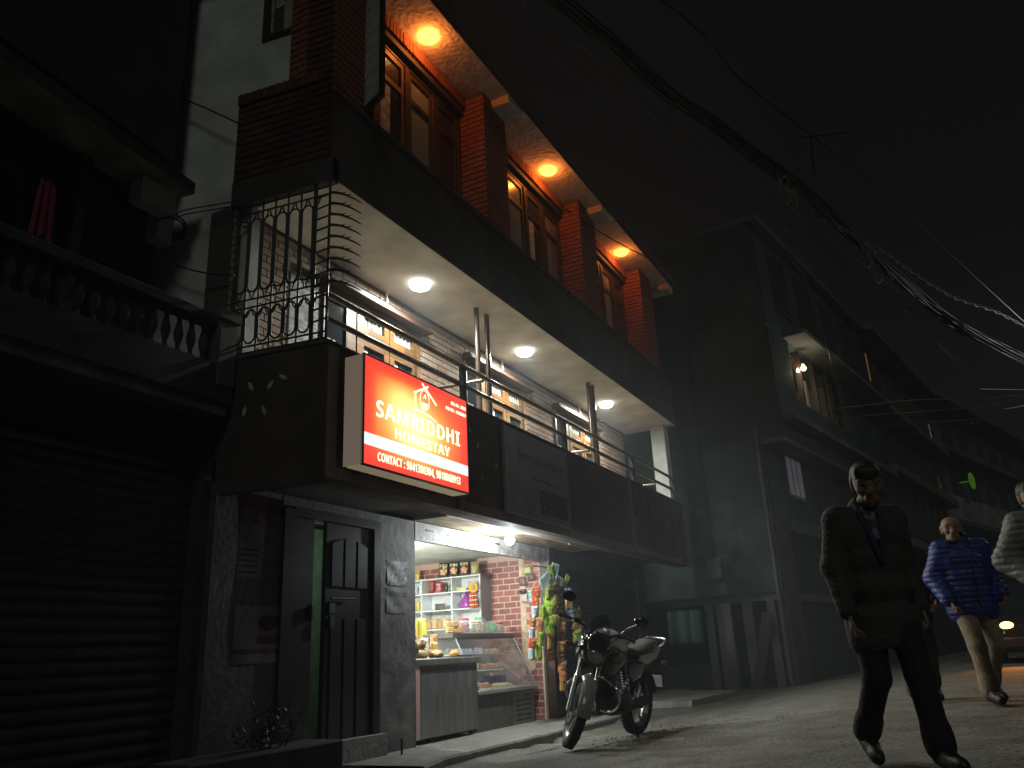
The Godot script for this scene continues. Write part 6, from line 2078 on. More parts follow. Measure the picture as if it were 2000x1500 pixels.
func build_motorcycle() -> void:
	mk("alloy", Color(0.30, 0.30, 0.30), 0.35, {metal = 0.8})
	mk("bike_black", Color(0.012, 0.012, 0.014), 0.12, {coat = 0.6})
	mk("bike_grey", Color(0.22, 0.22, 0.215), 0.25, {coat = 0.5})
	mk("bike_white", Color(0.42, 0.44, 0.45), 0.25, {coat = 0.5})
	mk("bike_dark", Color(0.012, 0.016, 0.02), 0.3, {coat = 0.3})
	mk("engine", Color(0.05, 0.05, 0.052), 0.45, {metal = 0.5})
	mk("seat_vinyl", Color(0.015, 0.015, 0.016), 0.55)
	mk("smoke", Color(0.02, 0.025, 0.03), 0.05, {alpha = 0.72})
	mk("lens", Color(0.35, 0.36, 0.36), 0.05, {metal = 0.6})
	mk("amber", Color(0.16, 0.07, 0.02), 0.15)
	mk("fork_red", Color(0.22, 0.03, 0.035), 0.3)
	var fwd := Vector3(-0.985, 0, -0.10).normalized()
	var right := fwd.cross(Vector3.UP)
	var lean := deg_to_rad(8.0)
	var up := Vector3.UP * cos(lean) - right * sin(lean)
	var rt := fwd.cross(up)
	var p := Vector3(8.46, 0, -3.14)
	p.y = gh(p.x, p.z) + 0.0
	var o := thing("motorcycle", "parked dark motorcycle with pale tank and grey mudguard in front of the shop", "motorcycle", p)
	o.transform = Transform3D(Basis(fwd, up, rt), p)
	var I := Transform3D()
	# steering turned to its left stop
	var head := Vector3(0.99, 0.86, 0)
	var axis := Vector3(-0.42, 0.9, 0).normalized()
	var st := Transform3D(Basis(), head) * Transform3D(Basis(axis, deg_to_rad(40.0)), Vector3.ZERO) * Transform3D(Basis(), -head)
	var fa := Vector3(1.29, 0.3, 0)
	wheel_parts(o, fa, st, 0.3, 0.1, true)
	wheel_parts(o, Vector3(0, 0.3, 0), I, 0.3, 0.12, false)
	own("front_mudguard", moved(arc_guard(fa, 0.315, 0.125, 0.15, 2.75), st), mats.bike_grey, o)
	for s in [-1.0, 1.0]:
		var m := MB.new()
		m.tube([fa + Vector3(0, 0, 0.085 * s), fa + Vector3(-0.135, 0.3, 0.09 * s)], 0.026, 12)
		own("fork_slider", moved(m, st), mats.alloy, o)
		m = MB.new()
		m.tube([fa + Vector3(-0.135, 0.3, 0.09 * s), fa + Vector3(-0.3, 0.66, 0.09 * s)], 0.018, 12)
		own("fork_tube", moved(m, st), mats.chrome, o)
		m = MB.new()
		m.lathe([Vector2(0.03, 0), Vector2(0.034, 0.02), Vector2(0.03, 0.05)], Transform3D(along(Vector3(-0.42, 0.9, 0), fa + Vector3(-0.235, 0.52, 0.09 * s)).basis, fa + Vector3(-0.235, 0.52, 0.09 * s)), 12)
		own("fork_collar", moved(m, st), mats.fork_red, o)
	var m := MB.new()
	m.bev(Transform3D(Basis.from_euler(Vector3(0, 0, 0.43)), Vector3(0.985, 0.95, 0)), Vector3(0.08, 0.03, 0.24), 0.01)
	m.bev(Transform3D(Basis.from_euler(Vector3(0, 0, 0.43)), Vector3(1.06, 0.8, 0)), Vector3(0.08, 0.035, 0.24), 0.01)
	own("fork_yoke", moved(m, st), mats.engine, o)
	# headlamp cowl, lens, smoked screen
	m = MB.new()
	m.loft([ring(Vector3(1.0, 0.88, 0), 0.10, 0.10), ring(Vector3(1.06, 0.875, 0), 0.145, 0.135), ring(Vector3(1.13, 0.85, 0), 0.135, 0.13), ring(Vector3(1.19, 0.82, 0), 0.10, 0.105), ring(Vector3(1.215, 0.805, 0), 0.085, 0.09)])
	own("headlamp_cowl", moved(m, st), mats.bike_black, o)
	m = MB.new()
	m.ball(tf(Vector3(1.2, 0.80, 0), 0, 0, -0.25), Vector3(0.03, 0.075, 0.085), 8, 16)
	own("headlamp", moved(m, st), mats.lens, o)
	m = MB.new()
	var rows := []
	for i in 7:
		var row := []
		var a := i / 6.0
		for k in 9:
			var b := (k / 8.0 - 0.5) * 2.0
			row.append(Vector3(1.16 - 0.17 * a - 0.05 * b * b, 0.9 + 0.29 * a - 0.06 * a * b * b, 0.13 * (1.0 - 0.4 * a * a) * b))
		rows.append(row)
	for i in 6:
		for k in 8:
			m.quado(rows[i][k], rows[i][k + 1], rows[i + 1][k + 1], rows[i + 1][k], Vector3(1, 0.5, 0))
	own("windscreen", moved(m, st), mats.smoke, o)
	for s in [-1.0, 1.0]:
		m = MB.new()
		m.loft([ring(Vector3(0.98, 0.8, 0.13 * s), 0.05, 0.012), ring(Vector3(1.05, 0.84, 0.145 * s), 0.10, 0.016), ring(Vector3(1.12, 0.86, 0.13 * s), 0.06, 0.014), ring(Vector3(1.16, 0.87, 0.12 * s), 0.02, 0.01)])
		own("cowl_wing", moved(m, st), mats.bike_black, o)
		# indicators on short stalks
		m = MB.new()
		m.tube([Vector3(1.05, 0.83, 0.12 * s), Vector3(1.05, 0.83, 0.2 * s)], 0.009, 6)
		own("indicator_stalk", moved(m, st), mats.black, o)
		m = MB.new()
		m.ball(tf(Vector3(1.06, 0.83, 0.235 * s)), Vector3(0.03, 0.028, 0.05), 8, 12)
		own("indicator", moved(m, st), mats.amber, o)
		# bars, grips, levers, mirrors
		m = MB.new()
		m.tube(curve([Vector3(0.98, 0.97, 0.0), Vector3(0.97, 1.0, 0.1 * s), Vector3(0.93, 1.04, 0.2 * s), Vector3(0.84, 1.03, 0.36 * s)], 5), 0.011, 8)
		own("handlebar", moved(m, st), mats.black, o)
		m = MB.new()
		m.tube([Vector3(0.885, 1.035, 0.28 * s), Vector3(0.83, 1.028, 0.385 * s)], 0.019, 10)
		own("grip", moved(m, st), mats.rubber, o)
		m = MB.new()
		m.tube(curve([Vector3(0.93, 1.035, 0.23 * s), Vector3(0.95, 1.03, 0.26 * s), Vector3(0.9, 1.02, 0.38 * s)], 4), 0.007, 6)
		own("lever", moved(m, st), mats.chrome, o)
		m = MB.new()
		m.bev(tf(Vector3(0.93, 1.045, 0.225 * s), 0, 0.5 * s, 0), Vector3(0.06, 0.045, 0.07), 0.01)
		own("switch_box", moved(m, st), mats.black, o)
		m = MB.new()
		m.tube(curve([Vector3(0.94, 1.06, 0.22 * s), Vector3(0.96, 1.12, 0.24 * s), Vector3(0.95, 1.2, 0.33 * s)], 4), 0.006, 6)
		own("mirror_stem", moved(m, st), mats.chrome, o)
		m = MB.new()
		m.ball(tf(Vector3(0.945, 1.235, 0.37 * s), 0.0, 0.1 * s, 0.1), Vector3(0.022, 0.05, 0.075), 8, 16)
		own("mirror", moved(m, st), mats.bike_black, o)
		m = MB.new()
		m.ball(tf(Vector3(0.93, 1.235, 0.37 * s), 0.0, 0.1 * s, 0.1), Vector3(0.012, 0.042, 0.066), 6, 16)
		own("mirror_glass", moved(m, st), mats.chrome, o)
	m = MB.new()
	m.bev(tf(Vector3(1.02, 0.985, 0), 0, 0, -0.6), Vector3(0.1, 0.03, 0.2), 0.012)
	own("dash", moved(m, st), mats.black, o)
	# frame, tank, seat, tail
	m = MB.new()
	m.tube(curve([Vector3(0.97, 0.85, 0), Vector3(0.9, 0.5, 0), Vector3(0.8, 0.3, 0), Vector3(0.45, 0.27, 0), Vector3(0.32, 0.4, 0)], 4), 0.02, 8)
	m.tube([Vector3(0.97, 0.88, 0), Vector3(0.5, 0.72, 0), Vector3(-0.2, 0.74, 0)], 0.02, 8)
	for s in [-1.0, 1.0]:
		m.tube([Vector3(0.34, 0.42, 0.07 * s), Vector3(0.3, 0.7, 0.1 * s), Vector3(-0.25, 0.76, 0.1 * s)], 0.014, 8)
	own("frame", m, mats.black, o)
	m = MB.new()
	m.loft([ring(Vector3(0.42, 0.83, 0), 0.035, 0.09), ring(Vector3(0.48, 0.86, 0), 0.085, 0.115, 2.6, 18, 0.15), ring(Vector3(0.6, 0.89, 0), 0.115, 0.14, 2.6, 18, 0.15), ring(Vector3(0.74, 0.915, 0), 0.125, 0.155, 2.6, 18, 0.2), ring(Vector3(0.86, 0.905, 0), 0.115, 0.145, 2.6, 18, 0.3), ring(Vector3(0.94, 0.885, 0), 0.08, 0.1), ring(Vector3(0.98, 0.875, 0), 0.03, 0.04)])
	own("tank", m, mats.bike_white, o)
	m = MB.new()
	m.lathe([Vector2(0, 0), Vector2(0.045, 0), Vector2(0.045, 0.008), Vector2(0.03, 0.012), Vector2(0, 0.012)], tf(Vector3(0.72, 1.035, 0)), 16)
	own("filler_cap", m, mats.chrome, o)
	for s in [-1.0, 1.0]:
		m = MB.new()
		m.loft([ring(Vector3(0.5, 0.77, 0.115 * s), 0.03, 0.012), ring(Vector3(0.68, 0.77, 0.155 * s), 0.07, 0.016), ring(Vector3(0.86, 0.74, 0.165 * s), 0.11, 0.02), ring(Vector3(0.98, 0.70, 0.15 * s), 0.09, 0.018), ring(Vector3(1.03, 0.68, 0.13 * s), 0.03, 0.01)])
		own("tank_shroud", m, mats.bike_dark, o)
		m = MB.new()
		m.loft([ring(Vector3(0.08, 0.7, 0.11 * s), 0.02, 0.01), ring(Vector3(0.2, 0.65, 0.125 * s), 0.08, 0.014), ring(Vector3(0.38, 0.64, 0.125 * s), 0.11, 0.014), ring(Vector3(0.46, 0.66, 0.115 * s), 0.06, 0.01)])
		own("side_panel", m, mats.bike_black, o)
		m = MB.new()
		m.loft([ring(Vector3(-0.38, 0.83, 0.07 * s), 0.012, 0.01), ring(Vector3(-0.2, 0.78, 0.105 * s), 0.045, 0.016), ring(Vector3(0.05, 0.74, 0.12 * s), 0.05, 0.016), ring(Vector3(0.2, 0.75, 0.115 * s), 0.03, 0.012)])
		own("tail_panel", m, mats.bike_white, o)
		m = MB.new()
		m.tube([Vector3(0.02, 0.3, 0.1 * s), Vector3(0.14, 0.66, 0.115 * s)], 0.016, 8)
		for i in 9:
			m.lathe([Vector2(0.016, -0.006), Vector2(0.032, 0), Vector2(0.016, 0.006)], along(Vector3(0.12, 0.36, 0), Vector3(0.055, 0.4, 0.103 * s).lerp(Vector3(0.13, 0.62, 0.113 * s), i / 8.0)), 10)
		own("shock_absorber", m, mats.engine, o)
		m = MB.new()
		m.tube([Vector3(0.42, 0.36, 0.07 * s), Vector3(0.0, 0.3, 0.085 * s)], 0.02, 8)
		own("swingarm", m, mats.engine, o)
		m = MB.new()
		m.tube([Vector3(0.4, 0.33, 0.12 * s), Vector3(0.4, 0.32, 0.25 * s)], 0.013, 8)
		own("footpeg", m, mats.rubber, o)
		m = MB.new()
		m.tube(curve([Vector3(0.94, 0.62, 0.03 * s), Vector3(0.97, 0.58, 0.16 * s), Vector3(0.98, 0.5, 0.27 * s), Vector3(0.95, 0.38, 0.27 * s), Vector3(0.88, 0.3, 0.15 * s), Vector3(0.84, 0.3, 0.03 * s)], 5), 0.012, 8)
		own("crash_guard", m, mats.chrome, o)
		m = MB.new()
		m.tube([Vector3(-0.3, 0.7, 0.06 * s), Vector3(-0.32, 0.7, 0.13 * s)], 0.008, 6)
		m.ball(tf(Vector3(-0.32, 0.7, 0.16 * s)), Vector3(0.025, 0.024, 0.04), 6, 10)
		own("rear_indicator", m, mats.amber, o)
	m = MB.new()
	m.loft([ring(Vector3(0.52, 0.87, 0), 0.02, 0.06), ring(Vector3(0.4, 0.82, 0), 0.05, 0.11), ring(Vector3(0.2, 0.80, 0), 0.045, 0.13), ring(Vector3(0.02, 0.83, 0), 0.055, 0.13), ring(Vector3(-0.18, 0.88, 0), 0.05, 0.115), ring(Vector3(-0.3, 0.9, 0), 0.025, 0.08)])
	own("seat", m, mats.seat_vinyl, o)
	m = MB.new()
	m.tube(curve([Vector3(-0.05, 0.8, 0.14), Vector3(-0.22, 0.87, 0.15), Vector3(-0.4, 0.93, 0.12), Vector3(-0.44, 0.94, 0.0), Vector3(-0.4, 0.93, -0.12), Vector3(-0.22, 0.87, -0.15), Vector3(-0.05, 0.8, -0.14)], 5), 0.012, 8)
	own("grab_rail", m, mats.chrome, o)
	own("rear_mudguard", arc_guard(Vector3(0, 0.3, 0), 0.33, 0.15, 1.3, 2.9), mats.black, o)
	m = MB.new()
	m.bev(tf(Vector3(-0.4, 0.5, 0), 0, 0, -0.25), Vector3(0.006, 0.12, 0.2), 0.002)
	own("number_plate", m, mats.batten, o)
	m = MB.new()
	m.ball(tf(Vector3(-0.36, 0.83, 0)), Vector3(0.04, 0.03, 0.07), 6, 10)
	own("tail_lamp", m, mats.fork_red, o)
	# engine
	m = MB.new()
	m.bev(tf(Vector3(0.56, 0.34, 0)), Vector3(0.36, 0.2, 0.24), 0.04)
	m.lathe([Vector2(0, -0.15), Vector2(0.1, -0.15), Vector2(0.11, -0.12), Vector2(0.11, 0.12), Vector2(0.1, 0.15), Vector2(0, 0.15)], Transform3D(Basis.from_euler(Vector3(PI / 2, 0, 0)), Vector3(0.52, 0.36, 0)), 20)
	own("engine_case", m, mats.engine, o)
	m = MB.new()
	for i in 9:
		m.bev(Transform3D(Basis.from_euler(Vector3(0, 0, -0.25)), Vector3(0.68 + 0.006 * i, 0.44 + 0.027 * i, 0)), Vector3(0.17 - 0.004 * absf(i - 4), 0.007, 0.19), 0.002)
	m.obox(Transform3D(Basis.from_euler(Vector3(0, 0, -0.25)), Vector3(0.7, 0.55, 0)), Vector3(0.11, 0.25, 0.13))
	own("cylinder_fins", m, mats.engine, o)
	m = MB.new()
	m.tube(curve([Vector3(0.78, 0.5, 0.05), Vector3(0.86, 0.42, 0.08), Vector3(0.8, 0.25, 0.1), Vector3(0.5, 0.22, 0.13), Vector3(0.25, 0.26, 0.15)], 5), 0.02, 10)
	own("exhaust_pipe", m, mats.alloy, o)
	m = MB.new()
	m.tube([Vector3(0.25, 0.26, 0.15), Vector3(-0.25, 0.38, 0.16)], 0.045, 14, 0.05)
	own("silencer", m, mats.bike_black, o)
	m = MB.new()
	m.bev(tf(Vector3(0.2, 0.33, -0.11), 0, 0, -0.08), Vector3(0.5, 0.1, 0.03), 0.012)
	own("chain_case", m, mats.black, o)
	m = MB.new()
	m.tube([Vector3(0.45, 0.26, -0.1), Vector3(0.4, -0.035, -0.27)], 0.012, 8)
	m.obox(tf(Vector3(0.4, -0.03, -0.28)), Vector3(0.06, 0.01, 0.04))
	own("side_stand", m, mats.iron, o)
	m = MB.new()
	m.tube(curve([Vector3(0.93, 1.03, -0.22), Vector3(1.06, 0.95, -0.12), Vector3(1.02, 0.7, -0.05), Vector3(0.8, 0.66, -0.06)], 5), 0.005, 5)
	m.tube(curve([Vector3(0.93, 1.03, 0.22), Vector3(1.1, 0.96, 0.1), Vector3(1.1, 0.7, 0.08), Vector3(1.2, 0.45, 0.09)], 5), 0.005, 5)
	own("cables", moved(m, st), mats.black, o)

# ---- figures: a field of tapered capsules joined by a smooth minimum, skinned with surface nets ----
func skin(mb: MB, caps: Array, cell: float, k: float, paint: Callable, quilt := 0.0, pitch := 0.06) -> void:
	var lo := Vector3.INF
	var hi := -Vector3.INF
	for c in caps:
		var r: float = maxf(c[2], c[3]) + cell * 3.0
		lo = lo.min(c[0].min(c[1]) - Vector3.ONE * r)
		hi = hi.max(c[0].max(c[1]) + Vector3.ONE * r)
	var nx := int((hi.x - lo.x) / cell) + 2
	var ny := int((hi.y - lo.y) / cell) + 2
	var nz := int((hi.z - lo.z) / cell) + 2
	var F := PackedFloat32Array()
	F.resize(nx * ny * nz)
	F.fill(1.0)
	for c in caps:
		var a: Vector3 = c[0]
		var b: Vector3 = c[1]
		var ra: float = c[2]
		var rb: float = c[3]
		var cut: bool = c.size() > 4
		var r := maxf(ra, rb) + k + cell * 2.0
		var l := (a.min(b) - Vector3.ONE * r - lo) / cell
		var h := (a.max(b) + Vector3.ONE * r - lo) / cell
		var ba := b - a
		var bb := maxf(ba.length_squared(), 1e-8)
		for i in range(maxi(0, int(l.x)), mini(nx, int(h.x) + 2)):
			for j in range(maxi(0, int(l.y)), mini(ny, int(h.y) + 2)):
				var at := (i * ny + j) * nz
				for m in range(maxi(0, int(l.z)), mini(nz, int(h.z) + 2)):
					var pa := lo + Vector3(i, j, m) * cell - a
					var t := clampf(pa.dot(ba) / bb, 0.0, 1.0)
					var d := (pa - ba * t).length() - (ra + (rb - ra) * t)
					var f := F[at + m]
					if cut:
						F[at + m] = maxf(f, -d)
					else:
						var e := maxf(k - absf(f - d), 0.0)
						F[at + m] = minf(f, d) - e * e * 0.25 / k
	if quilt > 0.0:
		for i in nx:
			for j in ny:
				var dy := quilt * (absf(sin(PI * (lo.y + j * cell) / pitch)) - 0.5)
				for m in nz:
					F[(i * ny + j) * nz + m] -= dy
	var ix := PackedInt32Array()
	ix.resize(nx * ny * nz)
	ix.fill(-1)
	var vs := PackedVector3Array()
	var ns := PackedVector3Array()
	var sx := ny * nz
	var off := [0, sx, nz, sx + nz, 1, sx + 1, nz + 1, sx + nz + 1]
	var lim := cell * 2.0
	var f := PackedFloat32Array()
	f.resize(8)
	for i in nx - 1:
		for j in ny - 1:
			var at := i * sx + j * nz
			for m in nz - 1:
				var g := F[at + m]
				if g > lim or g < -lim:
					continue
				var neg := 0
				for q in 8:
					f[q] = F[at + m + off[q]]
					if f[q] < 0.0:
						neg += 1
				if neg == 0 or neg == 8:
					continue
				var s := Vector3.ZERO
				var cnt := 0
				for e in [[0, 1], [2, 3], [4, 5], [6, 7], [0, 2], [1, 3], [4, 6], [5, 7], [0, 4], [1, 5], [2, 6], [3, 7]]:
					var fa := f[e[0]]
					var fb := f[e[1]]
					if (fa < 0.0) != (fb < 0.0):
						var t := fa / (fa - fb)
						var pa := Vector3(e[0] & 1, (e[0] >> 1) & 1, e[0] >> 2)
						var pb := Vector3(e[1] & 1, (e[1] >> 1) & 1, e[1] >> 2)
						s += pa.lerp(pb, t)
						cnt += 1
				ix[at + m] = vs.size()
				vs.append(lo + (Vector3(i, j, m) + s / cnt) * cell)
				ns.append(Vector3(f[1] + f[3] + f[5] + f[7] - f[0] - f[2] - f[4] - f[6], f[2] + f[3] + f[6] + f[7] - f[0] - f[1] - f[4] - f[5], f[4] + f[5] + f[6] + f[7] - f[0] - f[1] - f[2] - f[3]).normalized())
	var step := [sx, nz, 1]
	for i in range(1, nx - 1):
		for j in range(1, ny - 1):
			for m in range(1, nz - 1):
				var at := i * sx + j * nz + m
				if ix[at] < 0:
					var g := F[at]
					if g > lim or g < -lim:
						continue
				for ax in 3:
					var n0 := F[at] < 0.0
					if n0 == (F[at + step[ax]] < 0.0):
						continue
					var u: int = step[(ax + 1) % 3]
					var w: int = step[(ax + 2) % 3]
					var q := [ix[at - u - w], ix[at - w], ix[at], ix[at - u]]
					if q[0] < 0 or q[1] < 0 or q[2] < 0 or q[3] < 0:
						continue
					if not n0:
						q = [q[3], q[2], q[1], q[0]]
					for tri in [[0, 2, 1], [0, 3, 2]]:
						for w2 in tri:
							var id: int = q[w2]
							if mb.coloured:
								mb.col = paint.call(vs[id])
							mb.pt(vs[id], ns[id], Vector2.ZERO)

func hand_caps(wrist: Vector3, dir: Vector3, palm: Vector3, thumb_side: float) -> Array:
	# dir: along the hand, palm: which way the palm faces
	var d := dir.normalized()
	var n := (palm - d * palm.dot(d)).normalized()
	var s := d.cross(n) * thumb_side
	var out := []
	for i in 4:
		out.append([wrist + s * (0.027 - 0.018 * i) * 0.55, wrist + d * 0.085 + s * (0.03 - 0.02 * i), 0.013, 0.011])
	var lens := [0.072, 0.08, 0.074, 0.058]
	for i in 4:
		var b := wrist + d * 0.088 + s * (0.031 - 0.0205 * i)
		var m: Vector3 = b + (d * 0.85 + n * 0.3).normalized() * lens[i] * 0.5
		var e: Vector3 = m + (d * 0.55 + n * 0.75).normalized() * lens[i] * 0.5
		out.append([b, m, 0.0095, 0.0085])
		out.append([m, e, 0.0085, 0.007])
	var tb := wrist + d * 0.025 + s * 0.026
	var tm := tb + (d * 0.6 + s * 0.7 + n * 0.25).normalized() * 0.042
	out.append([tb, tm, 0.013, 0.0105])
	out.append([tm, tm + (d * 0.85 + s * 0.25 + n * 0.4).normalized() * 0.034, 0.0105, 0.0085])
	return out

# head centred on c, looking along f (its own mesh detail, added to the body)
func head_caps(c: Vector3, f: Vector3, up: Vector3) -> Array:
	var r := f.cross(up).normalized()
	var P := func(x: float, y: float, z: float): return c + r * x + up * y + f * z
	return [
		[P.call(0, 0.035, -0.02), P.call(0, 0.03, 0.02), 0.083, 0.078], [P.call(0, -0.02, 0.01), P.call(0, -0.075, 0.045), 0.068, 0.042],
		[P.call(-0.03, -0.085, 0.03), P.call(0.03, -0.085, 0.03), 0.026, 0.026], [P.call(0, -0.098, 0.066), P.call(0, -0.098, 0.066), 0.02, 0.02],
		[P.call(0, 0.012, 0.088), P.call(0, -0.03, 0.104), 0.011, 0.015], [P.call(-0.013, -0.034, 0.092), P.call(0.013, -0.034, 0.092), 0.01, 0.01],
		[P.call(-0.045, 0.028, 0.074), P.call(0.045, 0.028, 0.074), 0.014, 0.014], [P.call(-0.045, -0.02, 0.058), P.call(-0.05, -0.01, 0.03), 0.024, 0.02], [P.call(0.045, -0.02, 0.058), P.call(0.05, -0.01, 0.03), 0.024, 0.02],
		[P.call(-0.018, -0.062, 0.082), P.call(0.018, -0.062, 0.082), 0.009, 0.009], [P.call(-0.016, -0.074, 0.08), P.call(0.016, -0.074, 0.08), 0.009, 0.009],
		[P.call(-0.083, 0.02, -0.012), P.call(-0.08, -0.03, -0.004), 0.014, 0.01], [P.call(0.083, 0.02, -0.012), P.call(0.08, -0.03, -0.004), 0.014, 0.01],
		[P.call(0, -0.06, -0.02), P.call(0, -0.16, -0.03), 0.056, 0.058],
	]

# J: joint name -> place in the figure's own axes (x to its left, y up, z ahead)
func person(label: String, at: Vector3, facing: float, J: Dictionary, S: Dictionary) -> Node3D:
	var o := thing("person", label, "person", at, "", facing)
	var skinc: Color = S.skin
	var look: Vector3 = S.get("look", Vector3(0, 0, 1)).normalized()
	var hc: Vector3 = J.head
	var up := (Vector3.UP - look * look.y).normalized()
	var eye_r := look.cross(up).normalized()
	var body := MB.new()
	body.coloured = true
	var paint := func(p: Vector3) -> Color:
		var q := p - hc
		var z := q.dot(look)
		var y := q.dot(up)
		var x := q.dot(eye_r)
		if z > 0.06 and absf(y - 0.008) < 0.009 and absf(absf(x) - 0.033) < 0.015:
			return Color(0.02, 0.015, 0.012) if absf(absf(x) - 0.033) < 0.008 else Color(0.3, 0.26, 0.23)
		if z > 0.06 and absf(y - 0.034) < 0.006 and absf(absf(x) - 0.035) < 0.022:
			return S.hair
		if z > 0.07 and absf(y + 0.068) < 0.009 and absf(x) < 0.024:
			return skinc * Color(0.75, 0.55, 0.5)
		return skinc
	# slim body under the clothes, one piece with the neck
	var bc := [[J.hipL, J.hipR, 0.085, 0.085], [(J.hipL + J.hipR) / 2, J.chest, 0.1, 0.12], [J.chest + Vector3(-0.07, 0.03, 0), J.chest + Vector3(0.07, 0.03, 0), 0.1, 0.1], [J.chest, J.neck, 0.09, 0.055], [J.neck, J.head - up * 0.06, 0.055, 0.05]]
	for s in ["L", "R"]:
		bc.append_array([[J.neck + Vector3(0, -0.03, 0), J["sh" + s], 0.05, 0.055], [J["sh" + s], J["el" + s], 0.048, 0.038], [J["el" + s], J["wr" + s], 0.037, 0.026],
			[J["hip" + s], J["kn" + s], 0.078, 0.052], [J["kn" + s], J["an" + s], 0.05, 0.034], [J["an" + s], J["toe" + s], 0.034, 0.028]])
	skin(body, bc, 0.02, 0.03, paint)
	skin(body, head_caps(hc, look, up), 0.0075, 0.02, paint)
	for s in ["L", "R"]:
		var d: Vector3 = J["wr" + s] - J["el" + s]
		var side := 1.0 if s == "L" else -1.0
		skin(body, hand_caps(J["wr" + s] + d.normalized() * 0.01, d.normalized(), Vector3(-side, 0, 0.25), side if s == "L" else side), 0.0055, 0.008, paint)
	o.scale = Vector3.ONE * S.get("size", 1.0)
	own("body", body, mk("skin", Color.WHITE, 0.6, {vc = true}), o)
	# hair
	var hm := MB.new()
	var hcaps := []
	var P := func(x: float, y: float, z: float): return hc + eye_r * x + up * y + look * z
	if S.bald:
		hcaps = [[P.call(-0.07, 0.02, -0.05), P.call(0.07, 0.02, -0.05), 0.028, 0.028], [P.call(-0.06, -0.02, -0.07), P.call(0.06, -0.02, -0.07), 0.03, 0.03], [P.call(0, 0.06, -0.07), P.call(0, 0.02, -0.09), 0.04, 0.035]]
	else:
		hcaps = [[P.call(0, 0.06, -0.025), P.call(0, 0.055, 0.025), 0.088, 0.076], [P.call(0, 0.02, -0.06), P.call(0, -0.03, -0.06), 0.07, 0.06], [P.call(-0.065, 0.03, -0.02), P.call(-0.07, 0.0, -0.02), 0.03, 0.024], [P.call(0.065, 0.03, -0.02), P.call(0.07, 0.0, -0.02), 0.03, 0.024], [P.call(-0.04, 0.085, 0.065), P.call(0.045, 0.09, 0.06), 0.025, 0.03]]
	skin(hm, hcaps, 0.009, 0.02, paint)
	own("hair", hm, mk("hair" + S.hair.to_html(), S.hair, 0.6, {tex = texs.grain, scale = 6.0, world = false}), o)
	# trousers
	var tr := MB.new()
	var tc := [[J.hipL + Vector3(0, 0.05, 0), J.hipR + Vector3(0, 0.05, 0), 0.11, 0.11]]
	for s in ["L", "R"]:
		var kn: Vector3 = J["kn" + s]
		var an: Vector3 = J["an" + s]
		tc.append_array([[J["hip" + s], kn, 0.1, 0.075], [kn, an + (kn - an) * 0.1, 0.073, 0.066], [an + (kn - an) * 0.22, an + (kn - an) * 0.24, 0.074, 0.074], [an + (kn - an) * 0.06, an + (kn - an) * 0.09, 0.072, 0.072]])
	skin(tr, tc, 0.015, 0.03, paint)
	own("trousers", tr, mk("trousers" + S.trousers.to_html(), S.trousers, 0.85, {tex = texs.mott, scale = 2.5, world = false, bump = texs.bump, depth = 0.4}), o)
	# shoes
	for s in ["L", "R"]:
		var sm := MB.new()
		var an: Vector3 = J["an" + s]
		var toe: Vector3 = J["toe" + s]
		var heel := an + (an - toe).normalized() * 0.035 + Vector3(0, -0.03, 0)
		skin(sm, [[heel, toe + Vector3(0, 0.0, 0), 0.042, 0.04], [an + Vector3(0, 0.02, 0), an.lerp(toe, 0.5), 0.046, 0.044], [heel.lerp(toe, 0.15), toe + (toe - heel).normalized() * 0.03, 0.044, 0.036]], 0.011, 0.02, paint)
		own("shoe", sm, mk("shoe" + S.shoe.to_html(), S.shoe, 0.5), o)
	# jacket
	var jm := MB.new()
	var fat: float = S.fat
	var mid: Vector3 = (J.hipL + J.hipR) / 2
	var hem: float = S.hem
	var jc := [[J.chest + Vector3(-0.09, 0.04, 0), J.chest + Vector3(0.09, 0.04, 0), 0.125 + fat, 0.125 + fat], [J.chest + Vector3(-0.06, -0.1, 0.01), J.chest + Vector3(0.06, -0.1, 0.01), 0.12 + fat, 0.12 + fat],
		[mid + Vector3(-0.06, 0.08, 0.01), mid + Vector3(0.06, 0.08, 0.01), 0.12 + fat, 0.12 + fat], [mid + Vector3(-0.07, hem, 0.0), mid + Vector3(0.07, hem, 0.0), 0.125 + fat, 0.125 + fat], [J.chest + Vector3(0, 0.06, -0.02), J.neck + Vector3(0, 0.01, -0.015), 0.1 + fat, 0.07 + fat * 0.5]]
	if hem < -0.1:
		jc.append([mid + Vector3(-0.07, hem * 0.5, 0), mid + Vector3(0.07, hem * 0.5, 0), 0.128 + fat, 0.128 + fat])
	for s in ["L", "R"]:
		jc.append_array([[J.neck + Vector3(0, -0.05, 0), J["sh" + s], 0.06 + fat, 0.07 + fat], [J["sh" + s], J["el" + s], 0.068 + fat, 0.058 + fat], [J["el" + s], J["wr" + s], 0.056 + fat, 0.042 + fat]])
	if S.get("collar", false):
		jc.append([J.neck + Vector3(0, 0.02, 0.0), J.neck + Vector3(0, 0.06, 0.012), 0.075, 0.075])
	# neck opening
	jc.append([J.head - up * 0.02 + look * 0.02, J.head + up * 0.15, 0.10, 0.12, true])
	jc.append([mid + Vector3(0, hem - 0.3, 0), mid + Vector3(0, hem - 0.22, 0), 0.2, 0.2, true])
	skin(jm, jc, 0.013, 0.035, paint, S.quilt, 0.05)
	own("jacket", jm, mk("jacket" + S.jacket.to_html(), S.jacket, S.get("gloss", 0.8), {tex = texs.mott, scale = 2.0, world = false, bump = texs.bump, depth = 0.5}), o)
